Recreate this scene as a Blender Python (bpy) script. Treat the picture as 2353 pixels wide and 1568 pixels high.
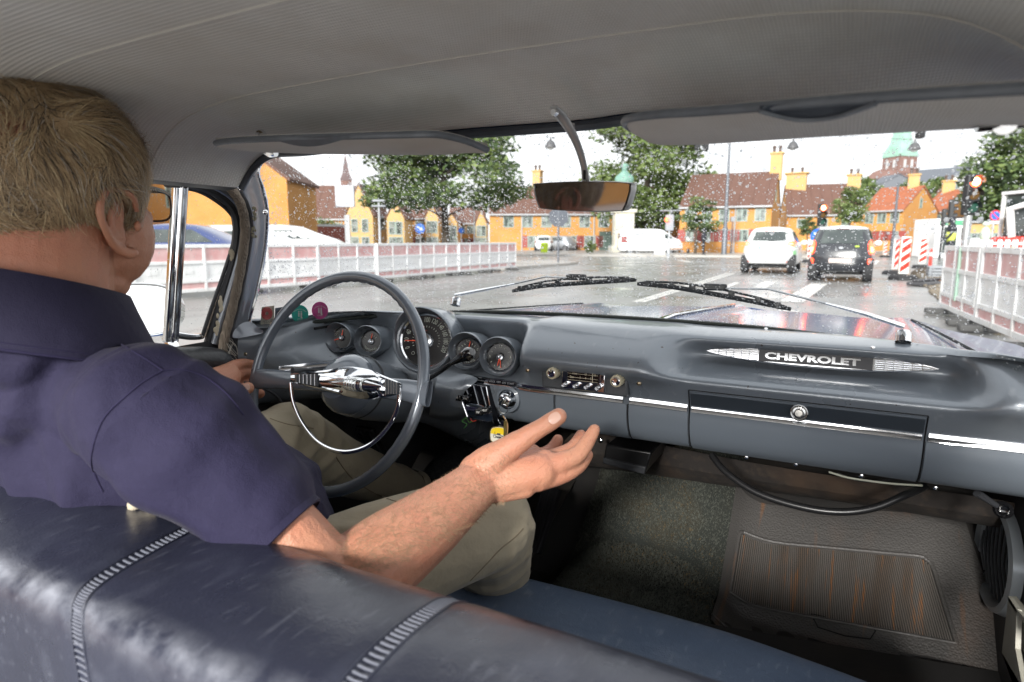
import bpy, bmesh, math, random
from mathutils import Vector, Matrix
for o in list(bpy.data.objects): bpy.data.objects.remove(o)
S = bpy.context.scene
COL = S.collection
R = math.radians
# ------------------------------------------------------------------ camera, sky, sun, exposure
CAM = Vector((.40, 0., 1.08)); YAW = R(27.9); PIT = R(9.14); FPX = 626.
cam = bpy.data.cameras.new('camera'); cam.sensor_width = 36; cam.lens = 36*FPX/1024
cam.clip_start = .02; cam.clip_end = 1500
cam.dof.use_dof = True; cam.dof.focus_distance = 1.15; cam.dof.aperture_fstop = 5.6
camo = bpy.data.objects.new('camera', cam); COL.objects.link(camo)
camo.location = CAM; camo.rotation_euler = (math.pi/2-PIT, 0, YAW)
S.camera = camo
SUN_EL, SUN_AZ = R(22), R(177)      # azimuth clockwise from +Y (the way the car points)
W = bpy.data.worlds.new('World'); S.world = W; W.use_nodes = True
nt = W.node_tree; nt.nodes.clear()
sky = nt.nodes.new('ShaderNodeTexSky'); sky.sky_type = 'NISHITA'; sky.sun_disc = False
sky.sun_elevation = SUN_EL; sky.sun_rotation = SUN_AZ; sky.air_density = 1.; sky.dust_density = 4.; sky.ozone_density = 1
hs = nt.nodes.new('ShaderNodeHueSaturation'); hs.inputs['Saturation'].default_value = .12
mx = nt.nodes.new('ShaderNodeMix'); mx.data_type = 'RGBA'; mx.inputs[0].default_value = .8
mx.inputs[7].default_value = (6.8, 6.9, 7.1, 1)       # the even white cloud deck
bg = nt.nodes.new('ShaderNodeBackground'); bg.inputs[1].default_value = .14
wo = nt.nodes.new('ShaderNodeOutputWorld')
nt.links.new(sky.outputs[0], hs.inputs['Color']); nt.links.new(hs.outputs[0], mx.inputs[6])
nt.links.new(mx.outputs[2], bg.inputs[0]); nt.links.new(bg.outputs[0], wo.inputs[0])
sl = bpy.data.lights.new('sun', 'SUN'); sl.energy = 3.6; sl.angle = R(10); sl.color = (1, .97, .92)
so = bpy.data.objects.new('sun', sl); COL.objects.link(so)
dv = Vector((math.sin(SUN_AZ)*math.cos(SUN_EL), math.cos(SUN_AZ)*math.cos(SUN_EL), math.sin(SUN_EL)))
so.rotation_euler = dv.to_track_quat('Z', 'Y').to_euler(); so.location = (0, -5, 20)
S.view_settings.view_transform = 'Standard'; S.view_settings.look = 'None'
S.view_settings.exposure = .85; S.view_settings.gamma = 1; S.view_settings.use_curve_mapping = False
S.cycles.max_bounces = 8; S.cycles.transparent_max_bounces = 24
S.cycles.caustics_reflective = False; S.cycles.caustics_refractive = False
S.cycles.sample_clamp_indirect = 4.
# ------------------------------------------------------------------ survey: a sighting in the photograph + one known distance -> metres
_c, _s, _cp, _sp = math.cos(YAW), math.sin(YAW), math.cos(PIT), math.sin(PIT)
FW = Vector((-_s*_cp, _c*_cp, -_sp)); RT = Vector((_c, _s, 0)); UPV = Vector((-_s*_sp, _c*_sp, _cp))
def at(x, y, X=None, Y=None, Z=None, d=None):
    r = FW + RT*((x-1176.5)*.43518/FPX) + UPV*((784-y)*.43518/FPX)
    t = d if d is not None else ((X-CAM.x)/r.x if X is not None else (Y/r.y if Y is not None else (Z-CAM.z)/r.z))
    return CAM + r*t
def gp(x, d):
    p = at(x, 552, d=d); p.z = 0; return p
def zat(y, d): return 1.08 + (552-y)/1438.5*d*1.012
# ------------------------------------------------------------------ materials
MATS = {}
def mat(name, col, rough=.6, metal=0., spec=.5, coat=0., n=None, bump=None, emit=None, trans=0., alpha=None, sss=0., sheen=0., col2=None, coords='Object', rr=None):
    """n=(scale, amount, detail[, stretch]) mottles the colour towards col2; bump=list of (kind, scale, strength)"""
    if name in MATS: return MATS[name]
    m = bpy.data.materials.new(name); MATS[name] = m; m.use_nodes = True
    T = m.node_tree; b = T.nodes['Principled BSDF']
    b.inputs['Base Color'].default_value = (*col, 1); b.inputs['Roughness'].default_value = rough
    b.inputs['Metallic'].default_value = metal; b.inputs['Specular IOR Level'].default_value = spec
    b.inputs['Coat Weight'].default_value = coat; b.inputs['Coat Roughness'].default_value = .08
    b.inputs['Transmission Weight'].default_value = trans
    if sss: b.inputs['Subsurface Weight'].default_value = sss; b.inputs['Subsurface Radius'].default_value = (.012, .004, .002); b.inputs['Subsurface Scale'].default_value = 1
    if sheen: b.inputs['Sheen Weight'].default_value = sheen; b.inputs['Sheen Roughness'].default_value = .4
    if alpha is not None: b.inputs['Alpha'].default_value = alpha
    if emit: b.inputs['Emission Color'].default_value = (*emit[0], 1); b.inputs['Emission Strength'].default_value = emit[1]
    tc = T.nodes.new('ShaderNodeTexCoord')
    def noise(sc, det=4, st=None):
        t = T.nodes.new('ShaderNodeTexNoise'); t.inputs['Scale'].default_value = sc; t.inputs['Detail'].default_value = det
        if st:
            mp = T.nodes.new('ShaderNodeMapping'); mp.inputs['Scale'].default_value = st
            T.links.new(tc.outputs[coords], mp.inputs[0]); T.links.new(mp.outputs[0], t.inputs['Vector'])
        else: T.links.new(tc.outputs[coords], t.inputs['Vector'])
        return t
    if n:
        ns = n if isinstance(n, list) else [n]
        cur = None
        for q in ns:
            t = noise(q[0], q[2] if len(q) > 2 else 4, q[3] if len(q) > 3 else None)
            cr = T.nodes.new('ShaderNodeValToRGB'); cr.color_ramp.elements[0].position = q[4][0] if len(q) > 4 else .35; cr.color_ramp.elements[1].position = q[4][1] if len(q) > 4 else .65
            T.links.new(t.outputs['Fac'], cr.inputs[0])
            ml = T.nodes.new('ShaderNodeMath'); ml.operation = 'MULTIPLY'; ml.inputs[1].default_value = q[1]
            T.links.new(cr.outputs[0], ml.inputs[0])
            mi = T.nodes.new('ShaderNodeMix'); mi.data_type = 'RGBA'
            T.links.new(ml.outputs[0], mi.inputs[0])
            if cur is None: mi.inputs[6].default_value = (*col, 1)
            else: T.links.new(cur, mi.inputs[6])
            c2 = q[5] if len(q) > 5 else (col2 or tuple(min(1, c*1.8) for c in col))
            mi.inputs[7].default_value = (*c2, 1); cur = mi.outputs[2]
        T.links.new(cur, b.inputs['Base Color'])
    if rr:
        t = noise(rr[0], 5); mr = T.nodes.new('ShaderNodeMapRange'); mr.inputs[1].default_value = .3; mr.inputs[2].default_value = .7
        mr.inputs[3].default_value = rr[1]; mr.inputs[4].default_value = rr[2]
        T.links.new(t.outputs['Fac'], mr.inputs[0]); T.links.new(mr.outputs[0], b.inputs['Roughness'])
    prev = None
    for k, sc, st in (bump or []):
        if k == 'noise': t = noise(sc, 5); out = t.outputs['Fac']
        elif k == 'vor':
            t = T.nodes.new('ShaderNodeTexVoronoi'); t.inputs['Scale'].default_value = sc; T.links.new(tc.outputs[coords], t.inputs['Vector']); out = t.outputs['Distance']
        else:
            t = T.nodes.new('ShaderNodeTexWave'); t.wave_type = 'BANDS'; t.bands_direction = k; t.inputs['Scale'].default_value = sc
            t.inputs['Distortion'].default_value = .6; t.inputs['Detail Scale'].default_value = 3
            T.links.new(tc.outputs[coords], t.inputs['Vector']); out = t.outputs['Fac']
        bp = T.nodes.new('ShaderNodeBump'); bp.inputs['Strength'].default_value = st; bp.inputs['Distance'].default_value = .002 if sc > 40 else .02
        T.links.new(out, bp.inputs['Height'])
        if prev: T.links.new(prev.outputs[0], bp.inputs['Normal'])
        prev = bp
    if prev: T.links.new(prev.outputs[0], b.inputs['Normal'])
    return m
def thin_glass(name, tint=(1, 1, 1), refl=.9, rough=0.):
    if name in MATS: return MATS[name]
    m = bpy.data.materials.new(name); MATS[name] = m; m.use_nodes = True; T = m.node_tree; T.nodes.clear()
    tr = T.nodes.new('ShaderNodeBsdfTransparent'); tr.inputs[0].default_value = (*tint, 1)
    gl = T.nodes.new('ShaderNodeBsdfGlossy'); gl.inputs['Roughness'].default_value = rough
    ge = T.nodes.new('ShaderNodeNewGeometry'); dt = T.nodes.new('ShaderNodeVectorMath'); dt.operation = 'DOT_PRODUCT'
    T.links.new(ge.outputs['Incoming'], dt.inputs[0]); T.links.new(ge.outputs['Normal'], dt.inputs[1])
    def ma(op, a, b=None):
        n_ = T.nodes.new('ShaderNodeMath'); n_.operation = op
        for k, v in enumerate((a, b)):
            if v is None: continue
            if isinstance(v, (int, float)): n_.inputs[k].default_value = v
            else: T.links.new(v, n_.inputs[k])
        return n_.outputs[0]
    sch = ma('ADD', ma('MULTIPLY', ma('POWER', ma('SUBTRACT', 1, ma('ABSOLUTE', dt.outputs['Value'])), 5), .94), .05)   # Schlick, the same from both sides
    mu = T.nodes.new('ShaderNodeMath'); mu.operation = 'MULTIPLY'; mu.inputs[1].default_value = refl
    mi = T.nodes.new('ShaderNodeMixShader'); ou = T.nodes.new('ShaderNodeOutputMaterial')
    T.links.new(sch, mu.inputs[0]); T.links.new(mu.outputs[0], mi.inputs[0])
    T.links.new(tr.outputs[0], mi.inputs[1]); T.links.new(gl.outputs[0], mi.inputs[2]); T.links.new(mi.outputs[0], ou.inputs[0])
    return m
# ------------------------------------------------------------------ mesh helpers
def smooth(pts, n=6, closed=False):
    pts = [Vector(p) for p in pts]; N = len(pts); out = []
    for i in range(N if closed else N-1):
        g = (lambda k: pts[k % N]) if closed else (lambda k: pts[max(0, min(N-1, k))])
        a, b, c, d = g(i-1), g(i), g(i+1), g(i+2)
        for j in range(n):
            t = j/n
            out.append(.5*((2*b)+(c-a)*t+(2*a-5*b+4*c-d)*t*t+(3*b-a-3*c+d)*t**3))
    if not closed: out.append(pts[-1])
    return out
def lerp(a, b, t): return a+(b-a)*t
class MB:
    def __init__(s): s.v = []; s.f = []
    def add(s, vs, fs):
        o = len(s.v); s.v += [tuple(v) for v in vs]; s.f += [tuple(i+o for i in f) for f in fs]; return s
    def grid(s, rows, cu=False, cv=False):
        n, m = len(rows), len(rows[0]); fs = []
        for i in range(n if cu else n-1):
            for j in range(m if cv else m-1):
                fs.append((i*m+j, i*m+(j+1) % m, ((i+1) % n)*m+(j+1) % m, ((i+1) % n)*m+j))
        return s.add([p for r in rows for p in r], fs)
    def box(s, c, d, M=None):
        c = Vector(c); vs = []
        for z in (-.5, .5):
            for x, y in ((-.5, -.5), (.5, -.5), (.5, .5), (-.5, .5)):
                v = Vector((x*d[0], y*d[1], z*d[2])); vs.append((M @ v if M else v)+c)
        return s.add(vs, [(3, 2, 1, 0), (4, 5, 6, 7), (0, 1, 5, 4), (1, 2, 6, 5), (2, 3, 7, 6), (3, 0, 4, 7)])
    def slab(s, poly, ext):
        poly = [Vector(p) for p in poly]; e = Vector(ext); n = len(poly)
        return s.add(poly+[p+e for p in poly], [tuple(range(n))[::-1], tuple(range(n, 2*n))]+[(i, (i+1) % n, n+(i+1) % n, n+i) for i in range(n)])
    def tube(s, path, r, n=10, closed=False, flat=1., up=None, caps=True):
        path = [Vector(p) for p in path]; N = len(path)
        rs = r if isinstance(r, (list, tuple)) else [r]*N
        if len(rs) != N: rs = [lerp(rs[int(i/(N-1)*(len(rs)-1))], rs[min(len(rs)-1, int(i/(N-1)*(len(rs)-1))+1)], (i/(N-1)*(len(rs)-1)) % 1) for i in range(N)]
        rows = []; pu = Vector(up) if up else None
        for i in range(N):
            if closed: t = path[(i+1) % N]-path[i-1]
            else: t = path[min(N-1, i+1)]-path[max(0, i-1)]
            t.normalize()
            if pu is None: pu = Vector((0, 0, 1)) if abs(t.z) < .9 else Vector((1, 0, 0))
            a = t.cross(pu).normalized(); b = a.cross(t).normalized()
            if not up: pu = b
            rows.append([path[i]+a*(rs[i]*math.cos(2*math.pi*k/n))+b*(rs[i]*flat*math.sin(2*math.pi*k/n)) for k in range(n)])
        s.grid(rows, closed, True)
        if not closed and caps:
            o = len(s.v); s.v += [tuple(path[0]), tuple(path[-1])]; st = o-N*n
            for k in range(n):
                s.f.append((st+k, o, st+(k+1) % n)); s.f.append((o-n+k, o-n+(k+1) % n, o+1))
        return s
    def ell(s, c, r, M=None, nu=16, nv=10):
        c = Vector(c); r = (r, r, r) if not hasattr(r, '__len__') else r; rows = []
        for i in range(nv+1):
            ph = math.pi*i/nv-math.pi/2
            row = []
            for k in range(nu):
                th = 2*math.pi*k/nu; v = Vector((math.cos(ph)*math.cos(th)*r[0], math.cos(ph)*math.sin(th)*r[1], math.sin(ph)*r[2]))
                row.append((M @ v if M else v)+c)
            rows.append(row)
        return s.grid(rows, False, True)
    def lathe(s, c, ax, prof, n=32, a0=0, a1=None, up=None, flat=1.):
        ax = Vector(ax).normalized(); u = Vector(up) if up else (Vector((0, 0, 1)) if abs(ax.z) < .9 else Vector((0, 1, 0)))
        a = u.cross(ax).normalized(); b = ax.cross(a).normalized(); c = Vector(c); rows = []
        full = a1 is None; m = n if full else n+1
        for r, h in prof:
            rows.append([c+ax*h+(a*math.cos(a0+(2*math.pi if full else a1-a0)*k/n)+b*(flat*math.sin(a0+(2*math.pi if full else a1-a0)*k/n)))*r for k in range(m)])
        return s.grid(rows, False, full)
    def mesh(s, name):
        me = bpy.data.meshes.new(name); me.from_pydata(s.v, [], s.f); me.validate(); me.update(); return me
    def build(s, name, m, parent=None, sm=True, ang=35, bev=0, seg=2, sub=0, weld=True, **tags):
        me = s.mesh(name)
        bm = bmesh.new(); bm.from_mesh(me)
        if weld: bmesh.ops.remove_doubles(bm, verts=bm.verts, dist=1e-5)
        bmesh.ops.recalc_face_normals(bm, faces=bm.faces); bm.to_mesh(me); bm.free()
        return link(name, me, m, parent, sm, ang, bev, seg, sub, **tags)
def link(name, me, m, parent=None, sm=True, ang=35, bev=0, seg=2, sub=0, **tags):
    o = bpy.data.objects.new(name, me); COL.objects.link(o)
    for x in (m if isinstance(m, (list, tuple)) else [m]):
        if x: me.materials.append(x)
    if sm and len(me.polygons):
        me.polygons.foreach_set('use_smooth', [True]*len(me.polygons))
        try: me.set_sharp_from_angle(angle=R(ang))
        except Exception: pass
    if bev:
        b = o.modifiers.new('bevel', 'BEVEL'); b.width = bev; b.segments = seg; b.limit_method = 'ANGLE'; b.angle_limit = R(30)
    if sub:
        b = o.modifiers.new('sub', 'SUBSURF'); b.levels = sub; b.render_levels = sub
    if parent: o.parent = parent
    for k, v in tags.items(): o[k] = v
    return o
def thing(name, label, cat, loc=(0, 0, 0), rz=0, group=None):
    o = bpy.data.objects.new(name, None); COL.objects.link(o); o.location = loc; o.rotation_euler = (0, 0, rz)
    o.empty_display_size = .1; o['label'] = label; o['category'] = cat
    if group: o['group'] = group
    return o
def tag(o, label, cat, group=None):
    o['label'] = label; o['category'] = cat
    if group: o['group'] = group
    return o
def dup(root, loc, rz=0, label=None, group=None):
    r = root.copy(); COL.objects.link(r); r.location = loc; r.rotation_euler = (0, 0, rz)
    if label: r['label'] = label
    if group: r['group'] = group
    for ch in list(root.children):
        c = ch.copy(); COL.objects.link(c); c.parent = r
        for g in list(ch.children):
            d = g.copy(); COL.objects.link(d); d.parent = c
    return r
def txt(s, size, M, name, m, parent, ext=.0004, align='CENTER', bold=0.):
    cu = bpy.data.curves.new('t', 'FONT'); cu.body = s; cu.size = size; cu.align_x = align; cu.align_y = 'CENTER'; cu.extrude = ext; cu.resolution_u = 3
    cu.offset = bold
    to = bpy.data.objects.new('t', cu); COL.objects.link(to)
    dg = bpy.context.evaluated_depsgraph_get(); me = bpy.data.meshes.new_from_object(to.evaluated_get(dg))
    bpy.data.objects.remove(to); me.transform(M)
    return link(name, me, m, parent, sm=False)
def frame(o, xdir, ydir):
    x = Vector(xdir).normalized(); y = Vector(ydir).normalized(); z = x.cross(y).normalized(); y = z.cross(x)
    M = Matrix((x, y, z)).transposed().to_4x4(); M.translation = Vector(o); return M
def screw(c, nrm, r, parent, m=None):
    q = MB(); n = Vector(nrm).normalized(); q.lathe(c, n, [(0, r*.55), (r*.5, r*.5), (r*.9, r*.25), (r, 0), (r, -r*.3)], 12)
    return q.build('screw', m or MATS['chrome'], parent)
def blob(mb, voxel, name, m, parent=None, smooth_it=4, disp=None, **tags):
    me = mb.mesh(name+'_src'); o = bpy.data.objects.new('tmp', me); COL.objects.link(o)
    r = o.modifiers.new('r', 'REMESH'); r.mode = 'VOXEL'; r.voxel_size = voxel; r.adaptivity = 0
    k = o.modifiers.new('s', 'SMOOTH'); k.iterations = smooth_it; k.factor = .6
    dg = bpy.context.evaluated_depsgraph_get(); me2 = bpy.data.meshes.new_from_object(o.evaluated_get(dg))
    bpy.data.objects.remove(o); me2.name = name
    if disp:
        ns = [v.normal.copy() for v in me2.vertices]
        for v, nn in zip(me2.vertices, ns): v.co = disp(v.co, nn)
    me2.materials.clear()
    return link(name, me2, m, parent, sm=True, ang=180, **tags)
chrome = mat('chrome', (.82, .83, .85), .07, 1.)
# ================================================================== OUTSIDE
yellow = mat('ochre_limewash', (.47, .215, .055), .85, n=[(1.2, .55, 6, None, (.35, .7), (.56, .30, .09)), (9, .45, 6, None, (.45, .75), (.36, .17, .05)), (.5, .5, 6, (1, 1, .3), (.5, .7), (.40, .21, .08))], bump=[('noise', 30, .3)])
yellow2 = mat('pale_ochre_limewash', (.50, .32, .13), .85, n=[(1.5, .5, 6, None, (.35, .7), (.55, .38, .19)), (9, .4, 6, None, (.45, .75), (.38, .24, .10))], bump=[('noise', 30, .3)])
tile = mat('roof_tile', (.125, .065, .05), .8, n=[(3, .6, 8, None, (.35, .65), (.10, .05, .04)), (25, .5, 3, None, (.45, .6), (.19, .10, .07))], bump=[('X', 5, .5)])
tile2 = mat('orange_roof_tile', (.34, .11, .05), .8, n=[(3, .6, 8, None, (.35, .65), (.20, .07, .04))])
wframe = mat('window_frame_green', (.28, .36, .33), .5)
pane = mat('window_pane', (.05, .065, .06), .08, spec=.9, n=(2.5, .6, 3, None, (.4, .6), (.35, .38, .35)))
shut = mat('shutter_red', (.28, .06, .05), .6)
gutter = mat('zinc_gutter', (.42, .44, .46), .5, .4)
white = mat('white_plastic', (.78, .79, .80), .4, n=[(2.3, .45, 6, None, (.45, .7), (.58, .57, .54)), (14, .3, 5, (1, 1, .3), (.55, .7), (.45, .43, .40))])
pink = mat('faded_red_plastic', (.60, .33, .33), .5, n=(4, .6, 4, None, (.4, .6), (.68, .50, .49)))
red = mat('signal_red', (.65, .035, .02), .45)
black = mat('black_plastic', (.02, .02, .022), .5)
asph = mat('wet_asphalt', (.20, .198, .192), .33, n=[(.35, .7, 7, None, (.4, .62), (.30, .295, .285)), (1.6, .45, 8, (1, .25, 1), (.5, .62), (.13, .128, .125)), (60, .35, 3, None, (.4, .7), (.08, .08, .08))], bump=[('noise', 45, .15)], rr=(.6, .14, .46))
pave = mat('pavement_stone', (.37, .355, .33), .5, n=[(.6, .5, 6, None, (.4, .6), (.24, .22, .2))], rr=(.6, .2, .6))
paint = mat('road_paint', (.62, .61, .58), .5, n=(6, .5, 6, None, (.5, .65), (.3, .3, .3)))
steel = mat('galvanised_steel', (.42, .43, .44), .4, .7)
def struct(mb, name, m, **k):
    o = mb.build(name, m, None, **k); o['kind'] = 'structure'; return o
q = MB(); q.add([(-700, -700, -.02), (700, -700, -.02), (700, 900, -.02), (-700, 900, -.02)], [(0, 1, 2, 3)]); struct(q, 'ground', pave, sm=False)  # pale ground, kept bare behind the car, unseen, to bounce light onto the headliner
# carriageway: the wide junction ahead
q = MB(); nX, nY = 26, 40; q.grid([[(-34+72*i/nX+(9*j/nY), -1+63*j/nY, -.004) for i in range(nX+1)] for j in range(nY+1)]); struct(q, 'road', asph)
# pavement in front of the yellow houses, the island on the left
def kerbed(name, pts, h=.12):
    q = MB(); P = [Vector((p.x, p.y, -.02)) for p in pts]; q.slab(P, (0, 0, h+.02)); return struct(q, name, pave, sm=False)
kerbed('far_pavement', [gp(1180, 44), gp(1450, 42), gp(1580, 41), gp(1700, 40), gp(1880, 39), gp(2010, 50), gp(2120, 75), gp(1100, 75), gp(700, 62), gp(640, 48), gp(900, 46)])
kerbed('traffic_island', [gp(1180, 23.2), gp(1290, 26.5), gp(1330, 28.5), gp(1270, 31), gp(900, 31), gp(640, 26)], .1)
# lane markings
def stripe(x0, d0, x1, d1, w, z=.003):
    a, b = gp(x0, d0), gp(x1, d1); t = (b-a).normalized(); s = Vector((-t.y, t.x, 0))*w/2
    q = MB(); q.add([a-s+Vector((0, 0, z)), b-s+Vector((0, 0, z)), b+s+Vector((0, 0, z)), a+s+Vector((0, 0, z))], [(0, 1, 2, 3)])
    o = q.build('road_marking', paint, None, sm=False); o['kind'] = 'structure'; return o
stripe(1480, 10.9, 1690, 20.4, .10); stripe(1462, 10.9, 1678, 20.6, .10)
stripe(1828, 10.9, 1890, 15.6, .38); stripe(1752, 14.2, 1776, 16.4, .3); stripe(1590, 31, 1560, 34.5, .4)
stripe(1440, 33, 1520, 33.4, .35); stripe(1790, 8.2, 1826, 9.6, .3); stripe(1650, 13.2, 1700, 16, .15)
stripe(2012, 28, 2022, 34, .2); stripe(1890, 28, 1900, 36, .2)
# ---- houses
def window(par, M, u, z, w, h, mull=True, fm=None, shutters=False):
    """a window standing 3 mm proud frame, glass set back; M: wall frame (x along wall, y up, z outwards)"""
    q = MB(); t = .07
    for bx in ((0, h/2-t/2, w, t), (0, -h/2+t/2, w, t), (-w/2+t/2, 0, t, h-2*t), (w/2-t/2, 0, t, h-2*t)) + (((0, 0, t*.8, h-2*t),) if mull else ()):
        q.box((u+bx[0], z+bx[1], .02), (bx[2], bx[3], .06))
    me = q.mesh('window'); me.transform(M); o = link('window', me, fm or wframe, par, sm=False)
    q = MB(); q.box((u, z, .004), (w-2*t, h-2*t, .02)); me = q.mesh('pane'); me.transform(M); link('pane', me, pane, o, sm=False)
    if shutters:
        for s in (-1, 1):
            q = MB(); q.box((u+s*(w/2+.33), z, .025), (.6, h, .05)); me = q.mesh('shutter'); me.transform(M); link('shutter', me, shut, par, sm=False)
def house(name_label, A, B, eave, ridge, depth, wins=(), doors=(), chim=(), wallm=None, roofm=None, gw=(), cat='house', group=None, lowshut=False, over=.25, downp=()):
    A = Vector(A); B = Vector(B); L = (B-A).length; t = (B-A)/L; n = Vector((t.y, -t.x, 0))     # n: towards the viewer
    if n.dot(Vector((CAM.x, CAM.y, 0))-A) < 0: n = -n
    wallm = wallm or yellow; roofm = roofm or tile
    T = thing('house', name_label, cat, (A+B)/2-n*depth/2, 0, group); Ti = Matrix.Translation(-T.location)
    def P(u, v, z): return A+t*u-n*v+Vector((0, 0, z))
    q = MB(); W_ = [[P(0, 0, 0), P(L, 0, 0), P(L, depth, 0), P(0, depth, 0)], [P(0, 0, eave), P(L, 0, eave), P(L, depth, eave), P(0, depth, eave)]]
    q.grid(W_, False, True); q.add([P(0, 0, eave), P(0, depth, eave), P(0, depth/2, ridge-.1)], [(0, 1, 2)]); q.add([P(L, 0, eave), P(L, depth, eave), P(L, depth/2, ridge-.1)], [(0, 1, 2)])
    me = q.mesh('wall'); me.transform(Ti); link('wall', me, wallm, T, sm=False)
    sl = (ridge-eave)/(depth/2)
    q = MB(); th = .14
    for s in (0, 1):
        e = -over if s == 0 else depth+over; ze = eave-over*sl
        pts = [P(-.06, e, ze), P(L+.06, e, ze), P(L+.06, depth/2, ridge), P(-.06, depth/2, ridge)]
        q.slab(pts, (0, 0, th))
    me = q.mesh('roof'); me.transform(Ti); ro = link('roof', me, roofm, T, sm=False)
    # tile courses: rounded ribs following the slope
    q = MB(); k = 0; nr = int(L/.9)
    for i in range(nr):
        u = (i+.5)*L/nr
        q.tube([P(u, -over, eave-over*sl+th), P(u, depth/2, ridge+th)], .035, 4, caps=False)
    me = q.mesh('tile_course'); me.transform(Ti); link('tile_course', me, roofm, ro, kind='stuff')
    q = MB(); q.tube([P(-.05, -over-.05, eave-over*sl+.02), P(L+.05, -over-.05, eave-over*sl+.02)], .08, 8)
    me = q.mesh('gutter'); me.transform(Ti); link('gutter', me, gutter, T)
    for u in downp:
        q = MB(); q.tube([P(u*L, -.06, eave), P(u*L, -.06, .1)], .06, 8); me = q.mesh('downpipe'); me.transform(Ti); link('downpipe', me, gutter, T)
    MW = Ti @ frame(A, t, (0, 0, 1));
    if (t.cross(Vector((0, 0, 1)))).dot(n) < 0: MW = Ti @ frame(A, t, (0, 0, 1)) @ Matrix.Scale(-1, 4, (0, 0, 1))
    for (u, z, w, h, sh) in wins: window(T, MW, u*L, z, w, h, shutters=sh)
    for (u, w, h) in doors:
        q = MB(); q.box((u*L, h/2+.05, .02), (w, h, .06)); me = q.mesh('door'); me.transform(MW); link('door', me, mat('door_green', (.06, .09, .075), .4), T, sm=False)
    for (side, v, z, w, h) in gw:
        o2 = B if side > 0 else A; M2 = Ti @ frame(o2, -n, (0, 0, 1))
        if M2.to_3x3().col[2].dot(t*side) < 0: M2 = M2 @ Matrix.Scale(-1, 4, (0, 0, 1))
        window(T, M2, v, z, w, h, mull=False)
    for (u, w, h) in chim:
        q = MB(); q.box(P(u*L, depth/2, ridge+h/2-.3), (w, w*.8, h+.6)); q.box(P(u*L, depth/2, ridge+h+.05), (w*1.2, w, .14))
        me = q.mesh('chimney'); me.transform(Ti); c = link('chimney', me, yellow2, ro, sm=False)
        q = MB()
        for s in (-1, 1): q.lathe(P(u*L, depth/2, ridge+h+.1)+Vector((s*w*.25, 0, 0)), (0, 0, 1), [(.13, 0), (.11, .35), (.17, .4), (.12, .55), (0, .6)], 8)
        me = q.mesh('chimney_pot'); me.transform(Ti); link('chimney_pot', me, mat('clay_pot', (.10, .07, .06), .8), ro)
    return T
G = 'yellow houses along the street ahead'
def rowwins(n, z, w, h, sh=False, a=.05, b=.95): return [(a+(b-a)*(i+.5)/n, z, w, h, sh) for i in range(n)]
house('long ochre house with a row of green windows behind the octagonal street sign', gp(1125, 62), gp(1560, 62), 3.7, 6.5, 8,
      wins=rowwins(9, 2.95, 1.05, 1.25)+rowwins(8, .95, 1.1, 1.15, True, .18, .98), chim=[(.26, .9, 1.6), (.72, .9, 1.2)], downp=(.17, .55), doors=[(.61, 1.2, 1.9)], group=G)
house('ochre gabled house with tall brown roof directly behind the white hatchback', gp(1560, 51), gp(1769, 48), 3.75, 6.55, 9.5,
      wins=rowwins(5, 3.0, .8, .95, False, .02, .98)+rowwins(4, 1.45, .9, .95, True, .05, .8), chim=[(.97, .9, 1.5)], gw=[(1, 3.2, 4.6, .5, 1.0), (1, 4.6, 1.6, .5, .45)], downp=(.62,), group=G)
house('low brown roofed house with a fat double chimney beyond the middle traffic light', gp(1805, 62), gp(1975, 60), 3.6, 6.6, 8, wins=rowwins(3, 2.7, .8, .9), chim=[(.16, 1.9, 1.2), (.97, 1.2, .9)], group=G)
house('ochre house with orange tiled roof behind the black hatchback', gp(1975, 60), gp(2071, 57), 3.85, 6.0, 7, roofm=tile2,
      wins=rowwins(3, 3.1, .8, .95)+rowwins(3, 1.5, .9, .85, True), chim=[(.75, .9, 1.1)], gw=[(1, 3.2, 4.5, .5, .9)], wallm=yellow, group=G)
house('last ochre house with orange roof next to the traffic light with the grey pole', gp(2109, 66), gp(2162, 64), 4.0, 6.2, 7, roofm=tile2, wins=rowwins(2, 3.2, .8, .9), chim=[(.25, 1.1, 1.0)], wallm=yellow, group=G)
house('ochre side street house beside the car, seen only in the driving mirror', Vector((-19, -26, 0)), Vector((-19, 3, 0)), 6.5, 9.5, 9, wins=rowwins(7, 4.4, 1.1, 1.4)+rowwins(7, 1.6, 1.1, 1.3), group='yellow houses at the junction corner')
# left part of the street
house('long ochre house running behind the driver head', gp(-900, 22), gp(270, 31), 4.6, 8.3, 9, wins=[(.30, 3.4, 1.1, 1.2, False), (.62, 1.5, 1.3, 1.1, True), (.42, 1.5, 1.3, 1.1, True), (.85, 1.5, 1.2, 1.1, False)], chim=[(.96, .8, .9)], group='yellow houses at the junction corner')
house('long house with dark mottled roof behind the red brick garden wall', gp(650, 66), gp(800, 66), 3.4, 6.9, 8, wins=[(.85, 2.3, 1.0, 1.2, False)], group=G)
house('narrow pale ochre gable house behind the grey hoarding', gp(804, 59), gp(890, 60), 3.4, 6.2, 7, wins=[(.12, 2.6, .7, 1.3, False), (.4, 2.6, .7, 1.3, False), (.12, 1.0, .8, .9, True), (.4, 1.0, .8, .9, True), (.8, 2.6, 1.0, 1.1, False)], wallm=yellow2, group=G)
house('yellow house with red shutters behind the blue round sign', gp(926, 66), gp(1005, 66), 3.4, 5.5, 7, wins=[(.1, 2.5, .7, 1.2, False), (.5, 2.5, .9, 1.1, False), (.5, 1.0, 1.0, .8, True)], group=G)
house('far small yellow house with four green windows beside the tree trunk', gp(1030, 74), gp(1112, 74), 3.1, 5.0, 7, wins=rowwins(4, 2.3, .8, .9)+rowwins(3, .9, .8, .8, True), group=G)
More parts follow.
